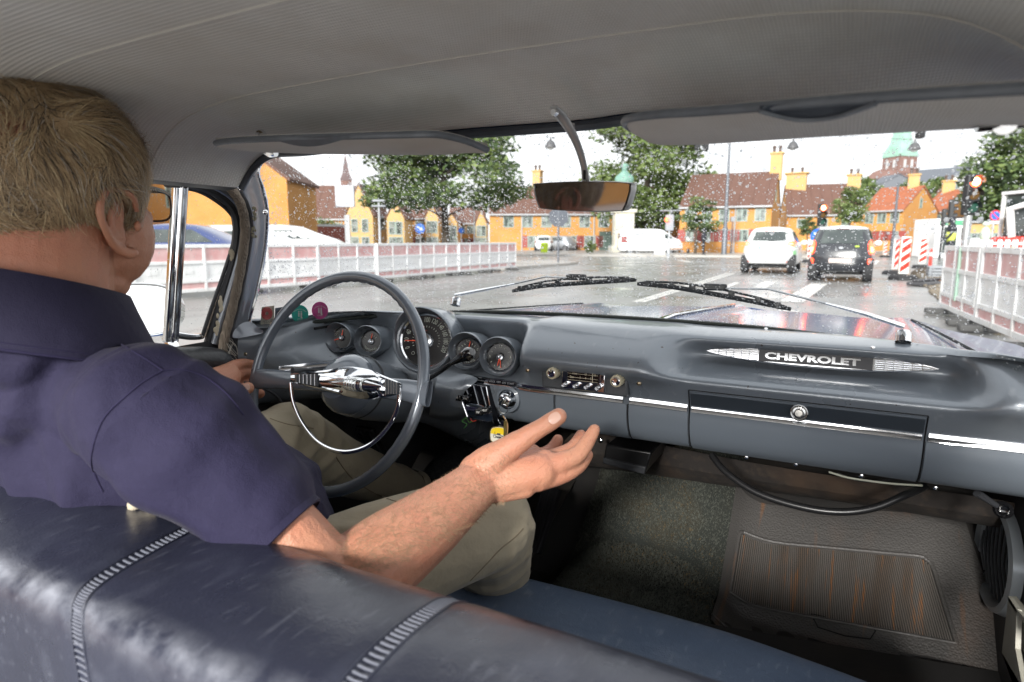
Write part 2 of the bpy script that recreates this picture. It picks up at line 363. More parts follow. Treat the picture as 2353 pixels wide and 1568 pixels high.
def gable_front(label, xc, d, w, eave, top, wm=None, grp='steep gabled yellow fronts'):
    """a steep cross-gable facing the road"""
    a, b = gp(xc, d)-RT*w/2, gp(xc, d)+RT*w/2; f = Vector((FW.x, FW.y, 0)).normalized()
    T = thing('house', label, 'house', gp(xc, d), 0, grp); Ti = Matrix.Translation(-T.location)
    q = MB(); A0, B0 = a, b; z = lambda p, h: Vector((p.x, p.y, h)); m_ = (a+b)/2
    q.slab([z(a, 0), z(b, 0), z(b, eave), z(m_, top), z(a, eave)], f*5); me = q.mesh('wall'); me.transform(Ti); link('wall', me, wm or yellow2, T, sm=False)
    q = MB()
    for s, e in ((a, -1), (b, 1)):
        q.slab([z(s+RT*e*.15, eave-.1)-f*.05, z(m_, top+.02)-f*.05, z(m_, top+.18)-f*.05, z(s+RT*e*.2, eave+.05)-f*.05], f*5.2)
    me = q.mesh('roof'); me.transform(Ti); link('roof', me, tile, T, sm=False)
    MW = Ti @ frame(a-f*.01, RT, (0, 0, 1))
    for u in (.3, .7): window(T, MW, w*u, eave-.9, .6, 1.2, mull=False); window(T, MW, w*u, 1.0, .7, .8, mull=False)
for (xc, d, w, e, tp, lb) in ((828, 57, 2.4, 3.3, 6.0, 'yellow gable front partly hidden by the grey hoarding'), (910, 58, 1.6, 3.1, 4.6, 'narrow yellow gable front between two brown roofs near the lamp post'),
                              (993, 63, 1.3, 3.3, 4.7, 'slim yellow gable front left of the tree trunk'), (1038, 66, 1.2, 2.9, 3.8, 'slim yellow gable front right of the tree trunk'), (1106, 70, 1.2, 3.0, 4.3, 'last slim yellow gable front beside the long ochre house')):
    gable_front(lb, xc, d, w, e, tp)
gable_front('big plain ochre gable wall beside the windscreen pillar', 478, 34, 8.9, 4.3, 7.6, yellow, 'yellow houses at the junction corner')
# garden wall
brick = mat('red_brown_boards', (.20, .055, .04), .8, n=(8, .4, 5, (1, 1, 6), (.4, .6), (.14, .05, .04)))
q = MB(); a, b = gp(668, 46), gp(804, 48); q.slab([a, b, b+Vector((0, 0, 2.1)), a+Vector((0, 0, 2.1))], Vector((FW.x, FW.y, 0))*.3)
w_ = q.build('garden_wall', brick, None, sm=False); tag(w_, 'dark red garden wall in front of the mottled roof', 'wall')
q = MB(); q.slab([a+Vector((0, 0, 2.1))-FW*.05, b+Vector((0, 0, 2.1))-FW*.05, b+Vector((0, 0, 2.25))-FW*.05, a+Vector((0, 0, 2.25))-FW*.05], Vector((FW.x, FW.y, 0))*.4); q.build('coping', gutter, w_, sm=False)
# hoarding
T = thing('hoarding', 'pale grey hoarding panel on a post above the red wall', 'hoarding', gp(797, 38))
q = MB(); q.box((0, 0, (zat(431, 38)+zat(478, 38))/2), (1.12, .25, zat(431, 38)-zat(478, 38)), Matrix.Rotation(YAW, 3, 'Z')); q.build('panel', mat('pale_panel', (.42, .46, .52), .5, n=(2, .3)), T, bev=.02)
q = MB(); q.box((0, .1, 1.3), (.3, .14, 2.6), Matrix.Rotation(YAW, 3, 'Z')); q.build('post', gutter, T)
# churches
church = mat('church_brick', (.17, .10, .085), .85, n=(.6, .4, 5))
copper = mat('verdigris_copper', (.25, .42, .34), .7, n=(.5, .5, 5, None, (.4, .6), (.32, .48, .40)))
def tower(lb, x, d, w, zb, zt, spire, sm_, wins=True, copper_=copper):
    T = thing('church_tower', lb, 'church', gp(x, d)); Ml = Matrix.Rotation(YAW+.25, 3, 'Z')
    q = MB(); q.box((0, 0, zt/2), (w, w, zt), Ml); q.box((0, 0, zt*.80), (w*1.05, w*1.05, .4), Ml); q.build('wall', church, T, sm=False)
    q = MB(); c = [Ml @ Vector((sx*w*.55, sy*w*.55, zt)) for sx, sy in ((-1, -1), (1, -1), (1, 1), (-1, 1))]; h2 = zt+(spire-zt)*.22
    c2 = [Ml @ Vector((sx*w*.33, sy*w*.33, h2)) for sx, sy in ((-1, -1), (1, -1), (1, 1), (-1, 1))]
    q.grid([c, c2, [Vector((0, 0, spire))]*4], False, True); 
    for i in range(4):
        m_ = (c[i]+c[(i+1) % 4])/2*1.0; m_.z = zt; q.add([c[i]*.98+Vector((0, 0, .0)), c[(i+1) % 4]*.98, Vector((m_.x*1.03, m_.y*1.03, zt+w*.45))], [(0, 1, 2)])
    q.build('spire', copper_, T, sm=False)
    if wins:
        for s in (-1, 1):
            for f, (ax, ay) in enumerate(((0, -1), (-1, 0))):
                q = MB(); dx = Ml @ Vector((s*w*.2 if ax == 0 else ax*w*.505, ay*w*.505 if ay else s*w*.2, zt*.90)); q.box(dx, (w*.14 if ax == 0 else .1, .1 if ax == 0 else w*.14, w*.36), Ml); q.build('window', mat('louvre_pale', (.45, .45, .45), .6), T, sm=False)
    return T
tower('red brick church tower with green copper spire on the skyline', 2050, 170, 5.6, 0, zat(366, 170), zat(235, 170), 0)
T = thing('church_nave', 'red brick church body with pointed roof beside the copper spired tower', 'church', gp(2040, 172)); q = MB(); q.box((0, 4, zat(415, 170)/2), (12, 8, zat(415, 170)), Matrix.Rotation(YAW, 3, 'Z')); q.build('wall', church, T, sm=False)
q = MB(); q.lathe((0, 0, zat(415, 170)), (0, 0, 1), [(7, 0), (5, 2), (0, 4)], 4); q.build('roof', church, T, sm=False)
tower('slim dark church spire above the pale gable at far side of the street', 801, 120, 2.0, 0, zat(418, 120), zat(360, 120), 0, False, mat('slate_spire', (.14, .10, .10), .8))
# far town blocks
slate = mat('slate_roof', (.11, .12, .14), .6); plaster = mat('white_plaster', (.62, .60, .55), .8)
def block(lb, x0, x1, d, ye, yr, wm, rm, nw=3, nfl=2):
    A, B = gp(x0, d), gp(x1, d*.96); L = (B-A).length; zt = zat(ye, d)
    wn = [((i+.5)/nw, zt-1.8-j*3, 1.1, 1.6, False) for i in range(nw) for j in range(nfl)]
    house(lb, A, B, zt, zat(yr, d), 10, wins=wn, wallm=wm, roofm=rm, cat='building')
block('long slate roofed block right of the copper church tower', 2080, 2168, 150, 425, 395, church, slate, 4, 1)
block('white rendered block with slate roof behind the red traffic light', 2173, 2300, 110, 410, 382, plaster, slate, 6, 3)
block('dark modern block behind the small street tree', 1963, 1998, 130, 440, 412, mat('dark_cladding', (.14, .15, .17), .6), slate, 3, 1)
block('pale building with many windows behind the digger on the far side', 2178, 2420, 60, 512, 500, yellow2, slate, 9, 1)
# ---- trees
leafm = []
for i, c in enumerate(((.070, .105, .035), (.105, .14, .045), (.045, .070, .032))):
    leafm.append(mat('leaf_%s' % ('mid', 'light', 'dark')[i], c, .55, spec=.3, n=(3, .6, 4, None, (.3, .7), tuple(x*1.9 for x in c))))
bark = mat('bark', (.07, .055, .04), .9, bump=[('noise', 20, .6)])
def tree(lb, x, d, ztop, zbot, half, seed, kind='round', n=5200, ls=.16, cols=(0, 1, 2), trunk=.22, group=None, name='tree'):
    rnd = random.Random(seed); T = thing(name, lb, 'tree' if name != 'bush' else 'bush', gp(x, d), 0, group)
    H = ztop-zbot; clumps = []
    for i in range(64 if n > 16000 else 44 if n > 3000 else 26):
        a = rnd.uniform(0, 2*math.pi)
        if kind == 'layer':
            z = zbot+H*(.04+.93*rnd.random()); u = (z-zbot)/H; rad = half*(1-.55*u**1.4)*(.75+.35*rnd.random()); rr = math.sqrt(rnd.random())*rad
            clumps.append((Vector((math.cos(a)*rr, math.sin(a)*rr*.8, z)), half*.36*rnd.uniform(.7, 1.2), .42))
        else:
            u = rnd.random(); z = zbot+H*(.1+.82*u); rad = half*(math.sin(math.pi*min(.97, max(.08, u*.86+.1)))**.6)*.82; rr = math.sqrt(rnd.random())*rad
            clumps.append((Vector((math.cos(a)*rr, math.sin(a)*rr, z)), half*.30*rnd.uniform(.7, 1.25), .75))
    if trunk:
        q = MB(); q.tube(smooth([(0, 0, -.1), (.05, 0, zbot*.6), (-.08, .05, zbot+H*.35), (0, 0, zbot+H*.85)], 4), [trunk*1.25, trunk, trunk*.75, trunk*.25], 8)
        for c, r, f in clumps[:22]:
            z0 = max(zbot*.8, c.z-H*.2); q.tube(smooth([(0, 0, z0), c*.5+Vector((0, 0, z0*.5+.1)), c], 3), [trunk*.35, trunk*.2, trunk*.08], 5)
        q.build('trunk', bark, T)
    for k, ci in enumerate(cols):
        q = MB(); m_ = n//len(cols)
        for i in range(m_):
            c, r, f = clumps[rnd.randrange(len(clumps))]
            v = Vector((rnd.gauss(0, 1), rnd.gauss(0, 1), rnd.gauss(0, 1))); v.normalize(); v *= r*(rnd.random()**.45); v.z *= f
            p = c+v
            a = Vector((rnd.gauss(0, 1), rnd.gauss(0, 1), rnd.gauss(0, .5))).normalized(); b = a.cross(Vector((rnd.gauss(0, 1), rnd.gauss(0, 1), rnd.gauss(0, 1)))).normalized()
            s = ls*rnd.uniform(.6, 1.4)
            q.add([p-a*s, p-b*s*.45, p+a*s, p+b*s*.45], [(0, 1, 2, 3)])
        me = q.mesh('foliage'); o = link('foliage', me, leafm[ci], T, sm=False); o['kind'] = 'stuff'
    return T
tree('broad layered tree over the barrier with a dark straight trunk', 1022, 36, zat(225, 36), zat(478, 36), 5.0, 3, 'layer', 30000, .17, (0, 1, 2), .2)
tree('tall leafy tree behind the statue and the white van', 1485, 58, zat(200, 58), zat(548, 58), 6.6, 5, 'round', 30000, .24, (0, 1, 1), .35)
tree('small light green street tree between the traffic light and orange roof', 1950, 42, zat(432, 42), zat(518, 42), 1.35, 7, 'round', 3600, .09, (1, 1, 0), .07)
tree('dark spreading tree behind the digger and tall traffic light', 2345, 40, zat(270, 40), zat(515, 40), 4.6, 9, 'round', 20000, .18, (0, 1, 2), .3)
tree('second dark tree further along beside the white block', 2275, 60, zat(380, 60), zat(520, 60), 3.2, 10, 'round', 4500, .2, (0, 2), .3)
tree('round tree crown peeping over roofs left of the church tower', 1975, 100, zat(412, 100), zat(470, 100), 2.6, 12, 'round', 2200, .22, (1, 0), .2)
tree('distant tree crown right of the church tower', 2092, 95, zat(412, 95), zat(470, 95), 2.6, 14, 'round', 2200, .22, (0, 1), .2)
tree('distant tree crown below the white rendered block', 2140, 90, zat(415, 90), zat(480, 90), 2.4, 15, 'round', 2200, .22, (0, 1), .2)
tree('dark leaning tree beside the ochre wall behind the tall pole', 1598, 46, zat(455, 46), zat(540, 46), 1.7, 16, 'layer', 2600, .12, (1, 2), .1)
tree('grey green shrub against the ochre gable beside the middle traffic light', 1855, 44, zat(500, 44), zat(545, 44), .75, 18, 'round', 1600, .07, (2, 0), .05, name='bush')
tree('clipped light green bush in front of the white van', 1358, 48, zat(553, 48), .1, .55, 19, 'round', 1800, .06, (1, 1), 0, name='bush')
tree('hedge greenery behind the garden wall', 745, 49, zat(505, 49), 1.6, 1.6, 20, 'round', 1500, .1, (1, 0), 0, name='bush')
# ================================================================== STREET FURNITURE AND VEHICLES
def along(a, b): return math.atan2(b.y-a.y, b.x-a.x)
rubber = mat('rubber', (.018, .018, .02), .7)
def barrier_proto(L, lb, pinkrow=True):
    T = thing('barrier_panel', lb, 'barrier', (0, 0, 0))
    q = MB()
    for z, h in ((.97, .07), (.66, .06), (.30, .06), (.13, .07)): q.box((L/2, 0, z), (L, .06, h))
    nv = 4
    for i in range(nv): q.box((L*i/(nv-1)*.97+.03, 0, .55), (.05, .066, .90))
    q.build('frame', white, T, bev=.006)
    for i in range(nv-1):
        x = L*(i+.5)/(nv-1)*.97+.03; w = L/(nv-1)*.97-.07
        q = MB(); q.box((x, 0, .815), (w, .02, .25)); q.build('red_infill', pink if (i % 2 == 0) or pinkrow else white, T, sm=False)
        q = MB(); q.box((x, 0, .48), (w, .02, .30)); 
        q.box((x, 0, .48), (w*.3, .03, .07))
        q.build('white_infill', white, T, sm=False)
        q = MB(); q.box((x, 0, .215), (w, .02, .11)); q.build('red_infill', pink, T, sm=False)
    for x in (.3, L-.3):
        q = MB(); q.box((x, 0, .05), (.16, .5, .08)); q.build('foot', mat('foot_rubber', (.07, .07, .07), .8), T, bev=.02)
    return T
PL = 2.0
bp = barrier_proto(PL, '')
GB = 'red and white barrier panels lining the roadworks'
def run(pts, labs, start=None):
    k = 0; first = start; pos = 0
    for i in range(len(pts)-1):
        a, b = pts[i], pts[i+1]; L = (b-a).length; t = (b-a)/L; n = int(L/PL+.01)
        for j in range(n):
            p = a+t*(PL*j); rz = along(a, b)+.02*math.sin(k*2.7)
            if first is not None: o = first; first = None; o.location = p; o.rotation_euler.z = rz
            else: o = dup(bp, p, rz)
            o['label'] = labs(k, p); o['group'] = GB; k += 1
c1, c2, c3, c4 = gp(-60, 11.0), gp(300, 11.0), gp(577, 12.6), gp(1185, 23.0)
t_ = (c3-c4).normalized(); n_ = int((c3-c4).length/PL)
def lab_l(k, p):
    o = ['end barrier panel nearest the street sign pole', 'second barrier panel in from the pavement end of the row', 'barrier panel in the row below the tree trunk', 'barrier panel in the row in front of the yellow gables',
         'barrier panel in the row below the grey lamp post', 'barrier panel in front of the dark red garden wall', 'barrier panel beside the parked white van', 'barrier panel just past the windscreen pillar',
         'barrier panel seen at the edge of the vent window', 'barrier panel seen through the vent window', 'barrier panel behind the chrome vent window post', 'barrier panel seen past the driver face']
    return o[min(k, 11)]
cc = c4+t_*PL*n_
c5 = cc+(c2-cc).normalized()*PL*2; c6 = c5+(c1-c5).normalized()*PL*3
run([c4, cc, c5, c6], lab_l, bp)
d1 = gp(2178, 9.3); d2 = gp(2353, 6.3); dd = (d2-d1).normalized()
ra = ['near barrier panel whose end stands by the roadworks gap', 'near barrier panel cut by the picture edge', 'barrier panel outside beside the car bonnet']
run([d1, d1+dd*PL*3+dd*.01], lambda k, p: ra[min(k, 2)])
# reflective battens on the near barrier
for k, s in ((0, .93), (1, 1.9)):
    q = MB(); p = d1+dd*s; q.box(p+Vector((0, 0, .62)), (.07, .075, .72), Matrix.Rotation(along(d1, d2), 3, 'Z'))
    o = q.build('batten', mat('pale_green_tape', (.40, .60, .48), .5) if k == 0 else white, None, sm=False); tag(o, ['pale green strip tied on the near barrier', 'pale strap on the near barrier further along'][k], 'strip')
# striped beacons
def beacon(lb, x, d, s=1., rz=0):
    T = thing('warning_beacon', lb, 'beacon', gp(x, d), YAW+rz, 'red and white striped roadwork beacons')
    w, h = .27*s, 1.02*s; z0 = .16
    q = MB(); q.box((0, 0, z0+h/2), (w, .05, h)); q.build('board', mat('beacon_white', (.80, .78, .74), .5), T, bev=.015)
    for i in range(4):
        z = z0+.08+i*h*.25; a = h*.11
        pts = [(-w*.44, -.028, z-.04), (w*.44, -.028, z+w*.62-.04), (w*.44, -.028, min(z+w*.62+a, z0+h-.02)), (-w*.44, -.028, min(z+a, z0+h-.02))]
        q = MB(); q.slab(pts, (0, -.004, 0)); q.build('red_stripe', red, T, sm=False)
    q = MB(); q.lathe((0, 0, .0), (0, 0, 1), [(0, .12), (.30*s, .12), (.36*s, .07), (.37*s, 0)], 8); q.build('foot', rubber, T)
    return T
beacon('nearest striped warning beacon with the widest red bands', 2083, 17.2)
beacon('striped warning beacon half hidden behind the nearest one', 2062, 20.0, .98, .5)
beacon('striped warning beacon further on to the side beside the red post', 2124, 24.5, 1., -.2)
beacon('small distant beacon just past the black hatchback', 2036, 40, .8)
beacon('slim beacon standing between the two hatchbacks', 1863, 31, .95)
T = thing('marker_post', 'short orange red marker post beside the striped beacon', 'post', gp(2143, 23.5)); q = MB(); q.lathe((0, 0, 0), (0, 0, 1), [(.14, 0), (.13, .06), (.055, .08), (.05, .72), (.03, .76), (0, .77)], 12); q.build('post', red, T)
q = MB(); q.lathe((0, 0, .5), (0, 0, 1), [(.054, 0), (.054, .12)], 12); q.build('band', white, T)
# traffic lights
hous = mat('signal_housing', (.015, .016, .018), .5)
redlit = mat('lit_red_lamp', (.9, .05, .02), .3, emit=((1., .10, .03), 5)); hot = mat('lit_lamp_core', (1, .7, .4), .3, emit=((1., .62, .28), 9))
def lens_set(T, z0, s, lit, ry=0):
    M3 = Matrix.Rotation(ry, 3, 'Z')
    q = MB(); q.box((0, 0, z0-.34*s), (.36*s, .22*s, 1.06*s), M3); h_ = q.build('housing', hous, T, bev=.03)
    for k, (nm, c) in enumerate((('red_lamp', red), ('amber_lamp', mat('dark_amber', (.10, .05, .01), .3)), ('green_lamp', mat('dark_green_lens', (.02, .07, .05), .3)))):
        z = z0-.33*s*k; q = MB(); q.lathe(M3 @ Vector((0, -.115*s, z)), M3 @ Vector((0, -1, 0)), [(0, .03*s), (.095*s, .02*s), (.142*s, 0)], 20)
        l_ = q.build(nm, redlit if (k == 0 and lit) else c, h_)
        if k == 0 and lit:
            q = MB(); q.lathe(M3 @ Vector((0, -.135*s, z)), M3 @ Vector((0, -1, 0)), [(0, .012*s), (.08*s, .008*s), (.10*s, 0)], 20); q.build('lamp_core', hot, h_)
        q = MB(); q.lathe(M3 @ Vector((0, -.11*s, z)), M3 @ Vector((0, -1, 0)), [(.150*s, 0), (.155*s, .17*s)], 16, a0=-.2, a1=math.pi+.2); q.build('visor', hous, h_)
def signal(lb, x, d, yl, s, ytop, ybase=None, lit=True, pole=.06):
    T = thing('traffic_light', lb, 'traffic light', gp(x, d), YAW*.9); z = zat(yl, d); lens_set(T, z, s, lit)
    q = MB(); q.tube([(0, .02, 0), (0, .02, z-.8*s)], pole, 12); q.build('pole', steel, T); return T
t1 = signal('tall traffic light with a bright red lamp on a grey pole behind the near barrier', 2220, 13.5, 423, .80, 400, pole=.075)
t2 = signal('traffic light with lit red lamp above the round blue arrow sign', 1884, 25, 480, .82, 462)
blue = mat('sign_blue', (.02, .13, .55), .4)
def round_sign(lb, x, d, y, r, m, arrow=True, pole=True, ring=None):
    T = thing('road_sign', lb, 'sign', gp(x, d), YAW*.9); z = zat(y, d)
    q = MB(); q.lathe((0, -.06, z), (0, -1, 0), [(0, .01), (r, .01), (r, -.01), (0, -.01)], 28); f = q.build('sign_face', m, T, sm=False)
    if arrow:
        q = MB(); pts = [(-.62, .30), (.05, -.05), (-.12, -.28), (.55, -.34), (.32, .30), (.17, .08), (-.5, .52)]
        q.slab([(px*r, -.072, z+pz*r) for px, pz in pts], (0, -.003, 0)); q.build('arrow', white, f, sm=False)
    if ring:
        q = MB(); q.lathe((0, -.073, z), (0, -1, 0), [(r*.76, .002), (r, .002)], 28); q.build('ring', ring, f, sm=False)
        q = MB(); q.box((0, -.074, z), (r*1.5, .004, r*.2), Matrix.Rotation(R(45), 3, 'Y')); q.build('bar', ring, f, sm=False)
    if pole: q = MB(); q.tube([(0, 0, 0), (0, 0, z+r)], .035, 8); q.build('pole', steel, T)
    return T
round_sign('round blue sign with a white arrow below the middle red light', 1878, 24.6, 543, .30, blue, True, False)
round_sign('round blue sign in front of the yellow house with red shutters', 966, 34, 526, .27, blue, True)
round_sign('small round blue sign right of the tree trunk', 1060, 45, 530, .2, blue, False)
round_sign('round red ringed blue no parking sign behind the roadworks', 2278, 27, 497, .23, blue, False, True, red)
q = MB(); T = thing('lane_sign', 'small white sign with red edge behind the roadworks', 'sign', gp(2280, 27)); q.box((0, -.06, zat(512, 27)), (.5, .02, .12), Matrix.Rotation(YAW, 3, 'Z')); q.build('sign_face', white, T)
# back of the octagonal sign on its pole
T = thing('street_sign', 'dark octagonal sign back on a thin pole at the island', 'sign', gp(1283, 28), YAW)
q = MB(); z = zat(500, 28); q.lathe((0, 0, z), (0, -1, 0), [(0, .01), (.46, .01), (.46, -.01), (0, -.01)], 8, a0=R(22.5)); q.build('sign_face', mat('dark_sign_back', (.07, .08, .10), .5), T, sm=False)
q = MB(); q.tube([(0, .03, 0), (0, .03, z+.5)], .05, 10); q.build('pole', mat('dark_pole', (.12, .13, .15), .5, .4), T)
# lamp posts, masts
def mast(lb, x, d, ytop, r, m=None, arms=(), cat='lamp post', nm='lamp_post'):
    T = thing(nm, lb, cat, gp(x, d), YAW); z = zat(ytop, d)
    q = MB(); q.tube([(0, 0, 0), (0, 0, z*.25), (0, 0, z*.26), (0, 0, z)], [r*1.5, r*1.4, r, r*.6], 10); q.build('pole', m or mat('dark_pole', (.12, .13, .15)), T)
    for (ya, w, h) in arms:
        q = MB(); q.box((0, 0, zat(ya, d)), (w, .2, h)); q.build('lamp_head', mat('grey_lamp', (.30, .32, .35), .5), T, bev=.03)
    return T
mast('tall dark mast in front of the ochre gabled house', 1665, 44, 340, .13, cat='mast', nm='mast')
mast('slender mast beyond the roof with orange tiles', 2052, 40, 425, .10, cat='mast', nm='mast')
mast('grey lamp post with two flat heads before the yellow gables', 873, 31, 468, .07, gutter, ((464, .6, .1), (476, .7, .08)))
mast('thin pale lamp post near the far yellow house', 1090, 45, 474, .05, gutter)
mast('hazy tall mast over the mottled roof', 746, 90, 366, .2, gutter, cat='mast', nm='mast')
mast('grey pole with a small signal box right of the white van', 1537, 40, 492, .07, gutter, ((486, 1.3, .07), (513, .5, 1.)))
mast('old fashioned lamp post in front of the gabled house', 1681, 46, 505, .05, None, ((505, .3, .35),))
T = thing('signal_box', 'tiny red lamp on the pole by the white van', 'traffic light', gp(1531, 39.8)); q = MB(); q.ell((0, 0, zat(506, 39.8)), .14); q.build('lamp', redlit, T)
for i, (x, y, d, lb) in enumerate(((2178, 478, 30, 'black side facing signal beside the tall traffic light'), (2163, 497, 36, 'smaller black signal facing away past the orange roof'))):
    T = thing('traffic_light', lb, 'traffic light', gp(x, d), YAW+1.2); lens_set(T, zat(y-8, d), .9, False); q = MB(); q.tube([(0, 0, 0), (0, 0, zat(y, d))], .06, 8); q.build('pole', hous, T)
# hanging street lamps on wires
wirem = mat('wire', (.10, .10, .11), .5, .4)
for i, (x, y, d, w, lb) in enumerate(((1265, 338, 30, .55, 'cone shaped street lamp hanging in the white sky beside the mirror arm'), (1822, 340, 34, .6, 'cone shaped street lamp hanging above the fat chimney'), (2101, 343, 30, .55, 'domed street lamp hanging beside the copper spire'))):
    p = at(x, y, d=d); T = thing('hanging_lamp', lb, 'street lamp', p, 0, 'street lamps hung on wires')
    q = MB(); q.lathe((0, 0, 0), (0, 0, 1), [(0, -.02), (w*.5, -.03), (w*.5, .02), (w*.32, w*.42), (w*.1, w*.6), (.03, w*.8), (0, w*.8)], 20); q.build('shade', mat('dark_lamp', (.08, .08, .085), .5), T)
    q = MB(); q.lathe((0, 0, -.02), (0, 0, -1), [(w*.35, 0), (w*.2, .1), (0, .13)], 16); q.build('globe', mat('frosted', (.5, .5, .5), .4), T)
    q = MB(); q.tube(smooth([(-14*_c, -14*_s, 2.0), (0, 0, .8*w), (14*_c, 14*_s, 2.0)], 6), .012, 4); q.build('wire', wirem, T)
for i, (x, y, d, lb) in enumerate(((2115, 306, 16, 'dark signal lantern hanging below the sun visor edge'), (1603, 336, 22, 'dark hanging signal lantern against the tree edge'), (1622, 338, 22, 'dark hanging signal lantern just off the tree edge'))):
    p = at(x, y, d=d); T = thing('hanging_signal', lb, 'traffic light', p, YAW, 'signal lanterns hung over the junction')
    q = MB(); q.box((0, 0, .12), (.17, .2, .5)); q.build('housing', hous, T, bev=.03); q = MB(); q.tube([(0, 0, .3), (0, 0, 2.5)], .02, 5); q.build('hanger', hous, T)
# ---- cars
glassc = mat('car_glass', (.035, .045, .045), .06, spec=.9, n=(1.5, .5, 2, None, (.45, .6), (.12, .14, .13)))
tyre = mat('tyre', (.022, .022, .024), .8); rimm = mat('wheel_rim', (.35, .36, .38), .35, .8)
tail = mat('lit_tail_lamp', (.6, .02, .01), .25, emit=((1, .06, .02), 4.5)); tailhot = mat('lit_tail_core', (.9, .3, .1), .25, emit=((1, .42, .12), 6)); reflr = mat('red_reflector', (.5, .03, .02), .3, emit=((1, .1, .06), .5))
def lookup(tab, z):
    for i in range(len(tab)-1):
        if z <= tab[i+1][0]:
            t = (z-tab[i][0])/(tab[i+1][0]-tab[i][0]); t = max(0, t); return tuple(lerp(tab[i][k], tab[i+1][k], t) for k in range(1, len(tab[i])))
    return tab[-1][1:]
def vehicle(lb, paintm, tab, loc, rz, e=4.5, roof=None, cat='car', name='parked_car', wheels=((.42,), (2.9,)), wr=.31, group=None):
    """tab rows: z, half width, rear y, front y"""
    T = thing(name, lb, cat, loc, rz, group); z0, z1 = tab[0][0], tab[-1][0]
    def ring(z, n=56):
        hw, yr, yf = lookup(tab, z); c = (yr+yf)/2; h = (yf-yr)/2; out = []
        for k in range(n):
            a = 2*math.pi*k/n; ca, sa = math.cos(a), math.sin(a)
            out.append(Vector((hw*math.copysign(abs(ca)**(2/e), ca), c+h*math.copysign(abs(sa)**(2/e), sa), z)))
        return out
    N = 26; zs = [lerp(z0, z1, i/N) for i in range(N+1)]; zr = roof[1] if roof else 99
    q = MB(); q.grid([ring(z) for z in zs if z <= zr+.03], False, True)
    if not roof: q.add(ring(z1), [tuple(range(56))])
    q.build('body', paintm, T, ang=50)
    if roof:
        q = MB(); rr_ = [z for z in zs if z >= zr-.02]; q.grid([ring(z) for z in rr_], False, True); q.add(ring(z1), [tuple(range(56))]); q.build('roof', roof[0], T, ang=50)
    def rp(u, z, off=.012):      # point on the rear surface
        hw, yr, yf = lookup(tab, z); h = (yf-yr)/2; return Vector((u*hw, (yr+yf)/2-h*(max(0, 1-abs(u)**e))**(1/e)-off, z))
    def side(s, v, z, off=.012):
        hw, yr, yf = lookup(tab, z); h = (yf-yr)/2; w = (v-(yr+yf)/2)/h; return Vector((s*(hw*(max(0, 1-abs(w)**e))**(1/e)+off), v, z))
    def rpatch(name, m, pts, par=T, off=.012, nu=8, nz=4):
        """pts: (u0,u1,z) rows"""
        q = MB(); rows = []
        for i in range(nz*(len(pts)-1)+1):
            f = i/nz; k = min(len(pts)-2, int(f)); t = f-k; a, b = pts[k], pts[k+1]
            rows.append([rp(lerp(lerp(a[0], b[0], t), lerp(a[1], b[1], t), j/nu), lerp(a[2], b[2], t), off) for j in range(nu+1)])
        q.grid(rows); return q.build(name, m, par)
    def spatch(name, m, s, pts, off=.012):
        q = MB(); q.grid([[side(s, lerp(a, b, j/6), z, off) for j in range(7)] for a, b, z in pts]); return q.build(name, m, T)
    for (wy,) in wheels:
        for s in (-1, 1):
            hw = lookup(tab, wr)[0]; q = MB(); q.lathe((s*(hw-.24), wy, wr), (s, 0, 0), [(0, 0), (wr*.95, 0), (wr, .03), (wr, .19), (wr*.93, .225), (wr*.66, .225)], 28); w_ = q.build('wheel', tyre, T)
            q = MB(); q.lathe((s*(hw-.24), wy, wr), (s, 0, 0), [(wr*.68, .222), (wr*.6, .20), (wr*.2, .215), (0, .225)], 28); q.build('rim', rimm, w_)
    q = MB(); hw = lookup(tab, .35)[0]; q.box((0, (tab[0][2]+tab[0][3])/2, .26), (hw*1.7, (tab[0][3]-tab[0][2])*.93, .16)); q.build('underbody', rubber, T)
    return T, rpatch, spatch, rp
wp = mat('white_car_paint', (.80, .81, .82), .25, coat=.6); bp_ = mat('black_car_paint', (.022, .024, .030), .2, coat=.8)
HZ = R(-1.4)
tabZ = [(.22, .72, .28, 3.75), (.30, .84, .10, 3.92), (.45, .868, .0, 4.0), (.62, .87, -.02, 4.0), (.80, .865, .03, 3.9), (.93, .84, .10, 3.55), (1.02, .80, .17, 3.1), (1.15, .74, .27, 2.75), (1.36, .65, .42, 2.3), (1.47, .55, .62, 2.05), (1.515, .40, .85, 1.85), (1.525, .2, 1.1, 1.6)]
p = gp(1765, 20.3)
T, rpch, spch, rp = vehicle('white hatchback waiting in the outer lane with brake lights on', wp, tabZ, p, HZ+.02, 4.2, name='hatchback')
rpch('rear_window', glassc, [(-.78, .78, 1.06), (-.86, .86, 1.14), (-.80, .80, 1.32), (-.62, .62, 1.37)])
rpch('tail_lamp', tail, [(.80, .90, .90), (.66, .985, .96), (.74, .98, 1.02), (.9, .94, 1.06)], off=.02); rpch('tail_lamp', tail, [(-.90, -.80, .90), (-.985, -.66, .96), (-.98, -.74, 1.02), (-.94, -.9, 1.06)], off=.02)
rpch('lamp_core', tailhot, [(.72, .86, .95), (.74, .86, .99)], off=.03); rpch('lamp_core', tailhot, [(-.86, -.72, .95), (-.86, -.74, .99)], off=.03)
rpch('high_brake_lamp', tail, [(-.24, .24, 1.40), (-.24, .24, 1.425)], off=.02)
rpch('reflector', reflr, [(.66, .82, .38), (.66, .82, .405)], off=.02); rpch('reflector', reflr, [(-.82, -.66, .38), (-.82, -.66, .405)], off=.02)
rpch('bumper_insert', black, [(-.7, .7, .24), (-.74, .74, .33)], off=.01)
plate = mat('number_plate', (.60, .58, .58), .5)
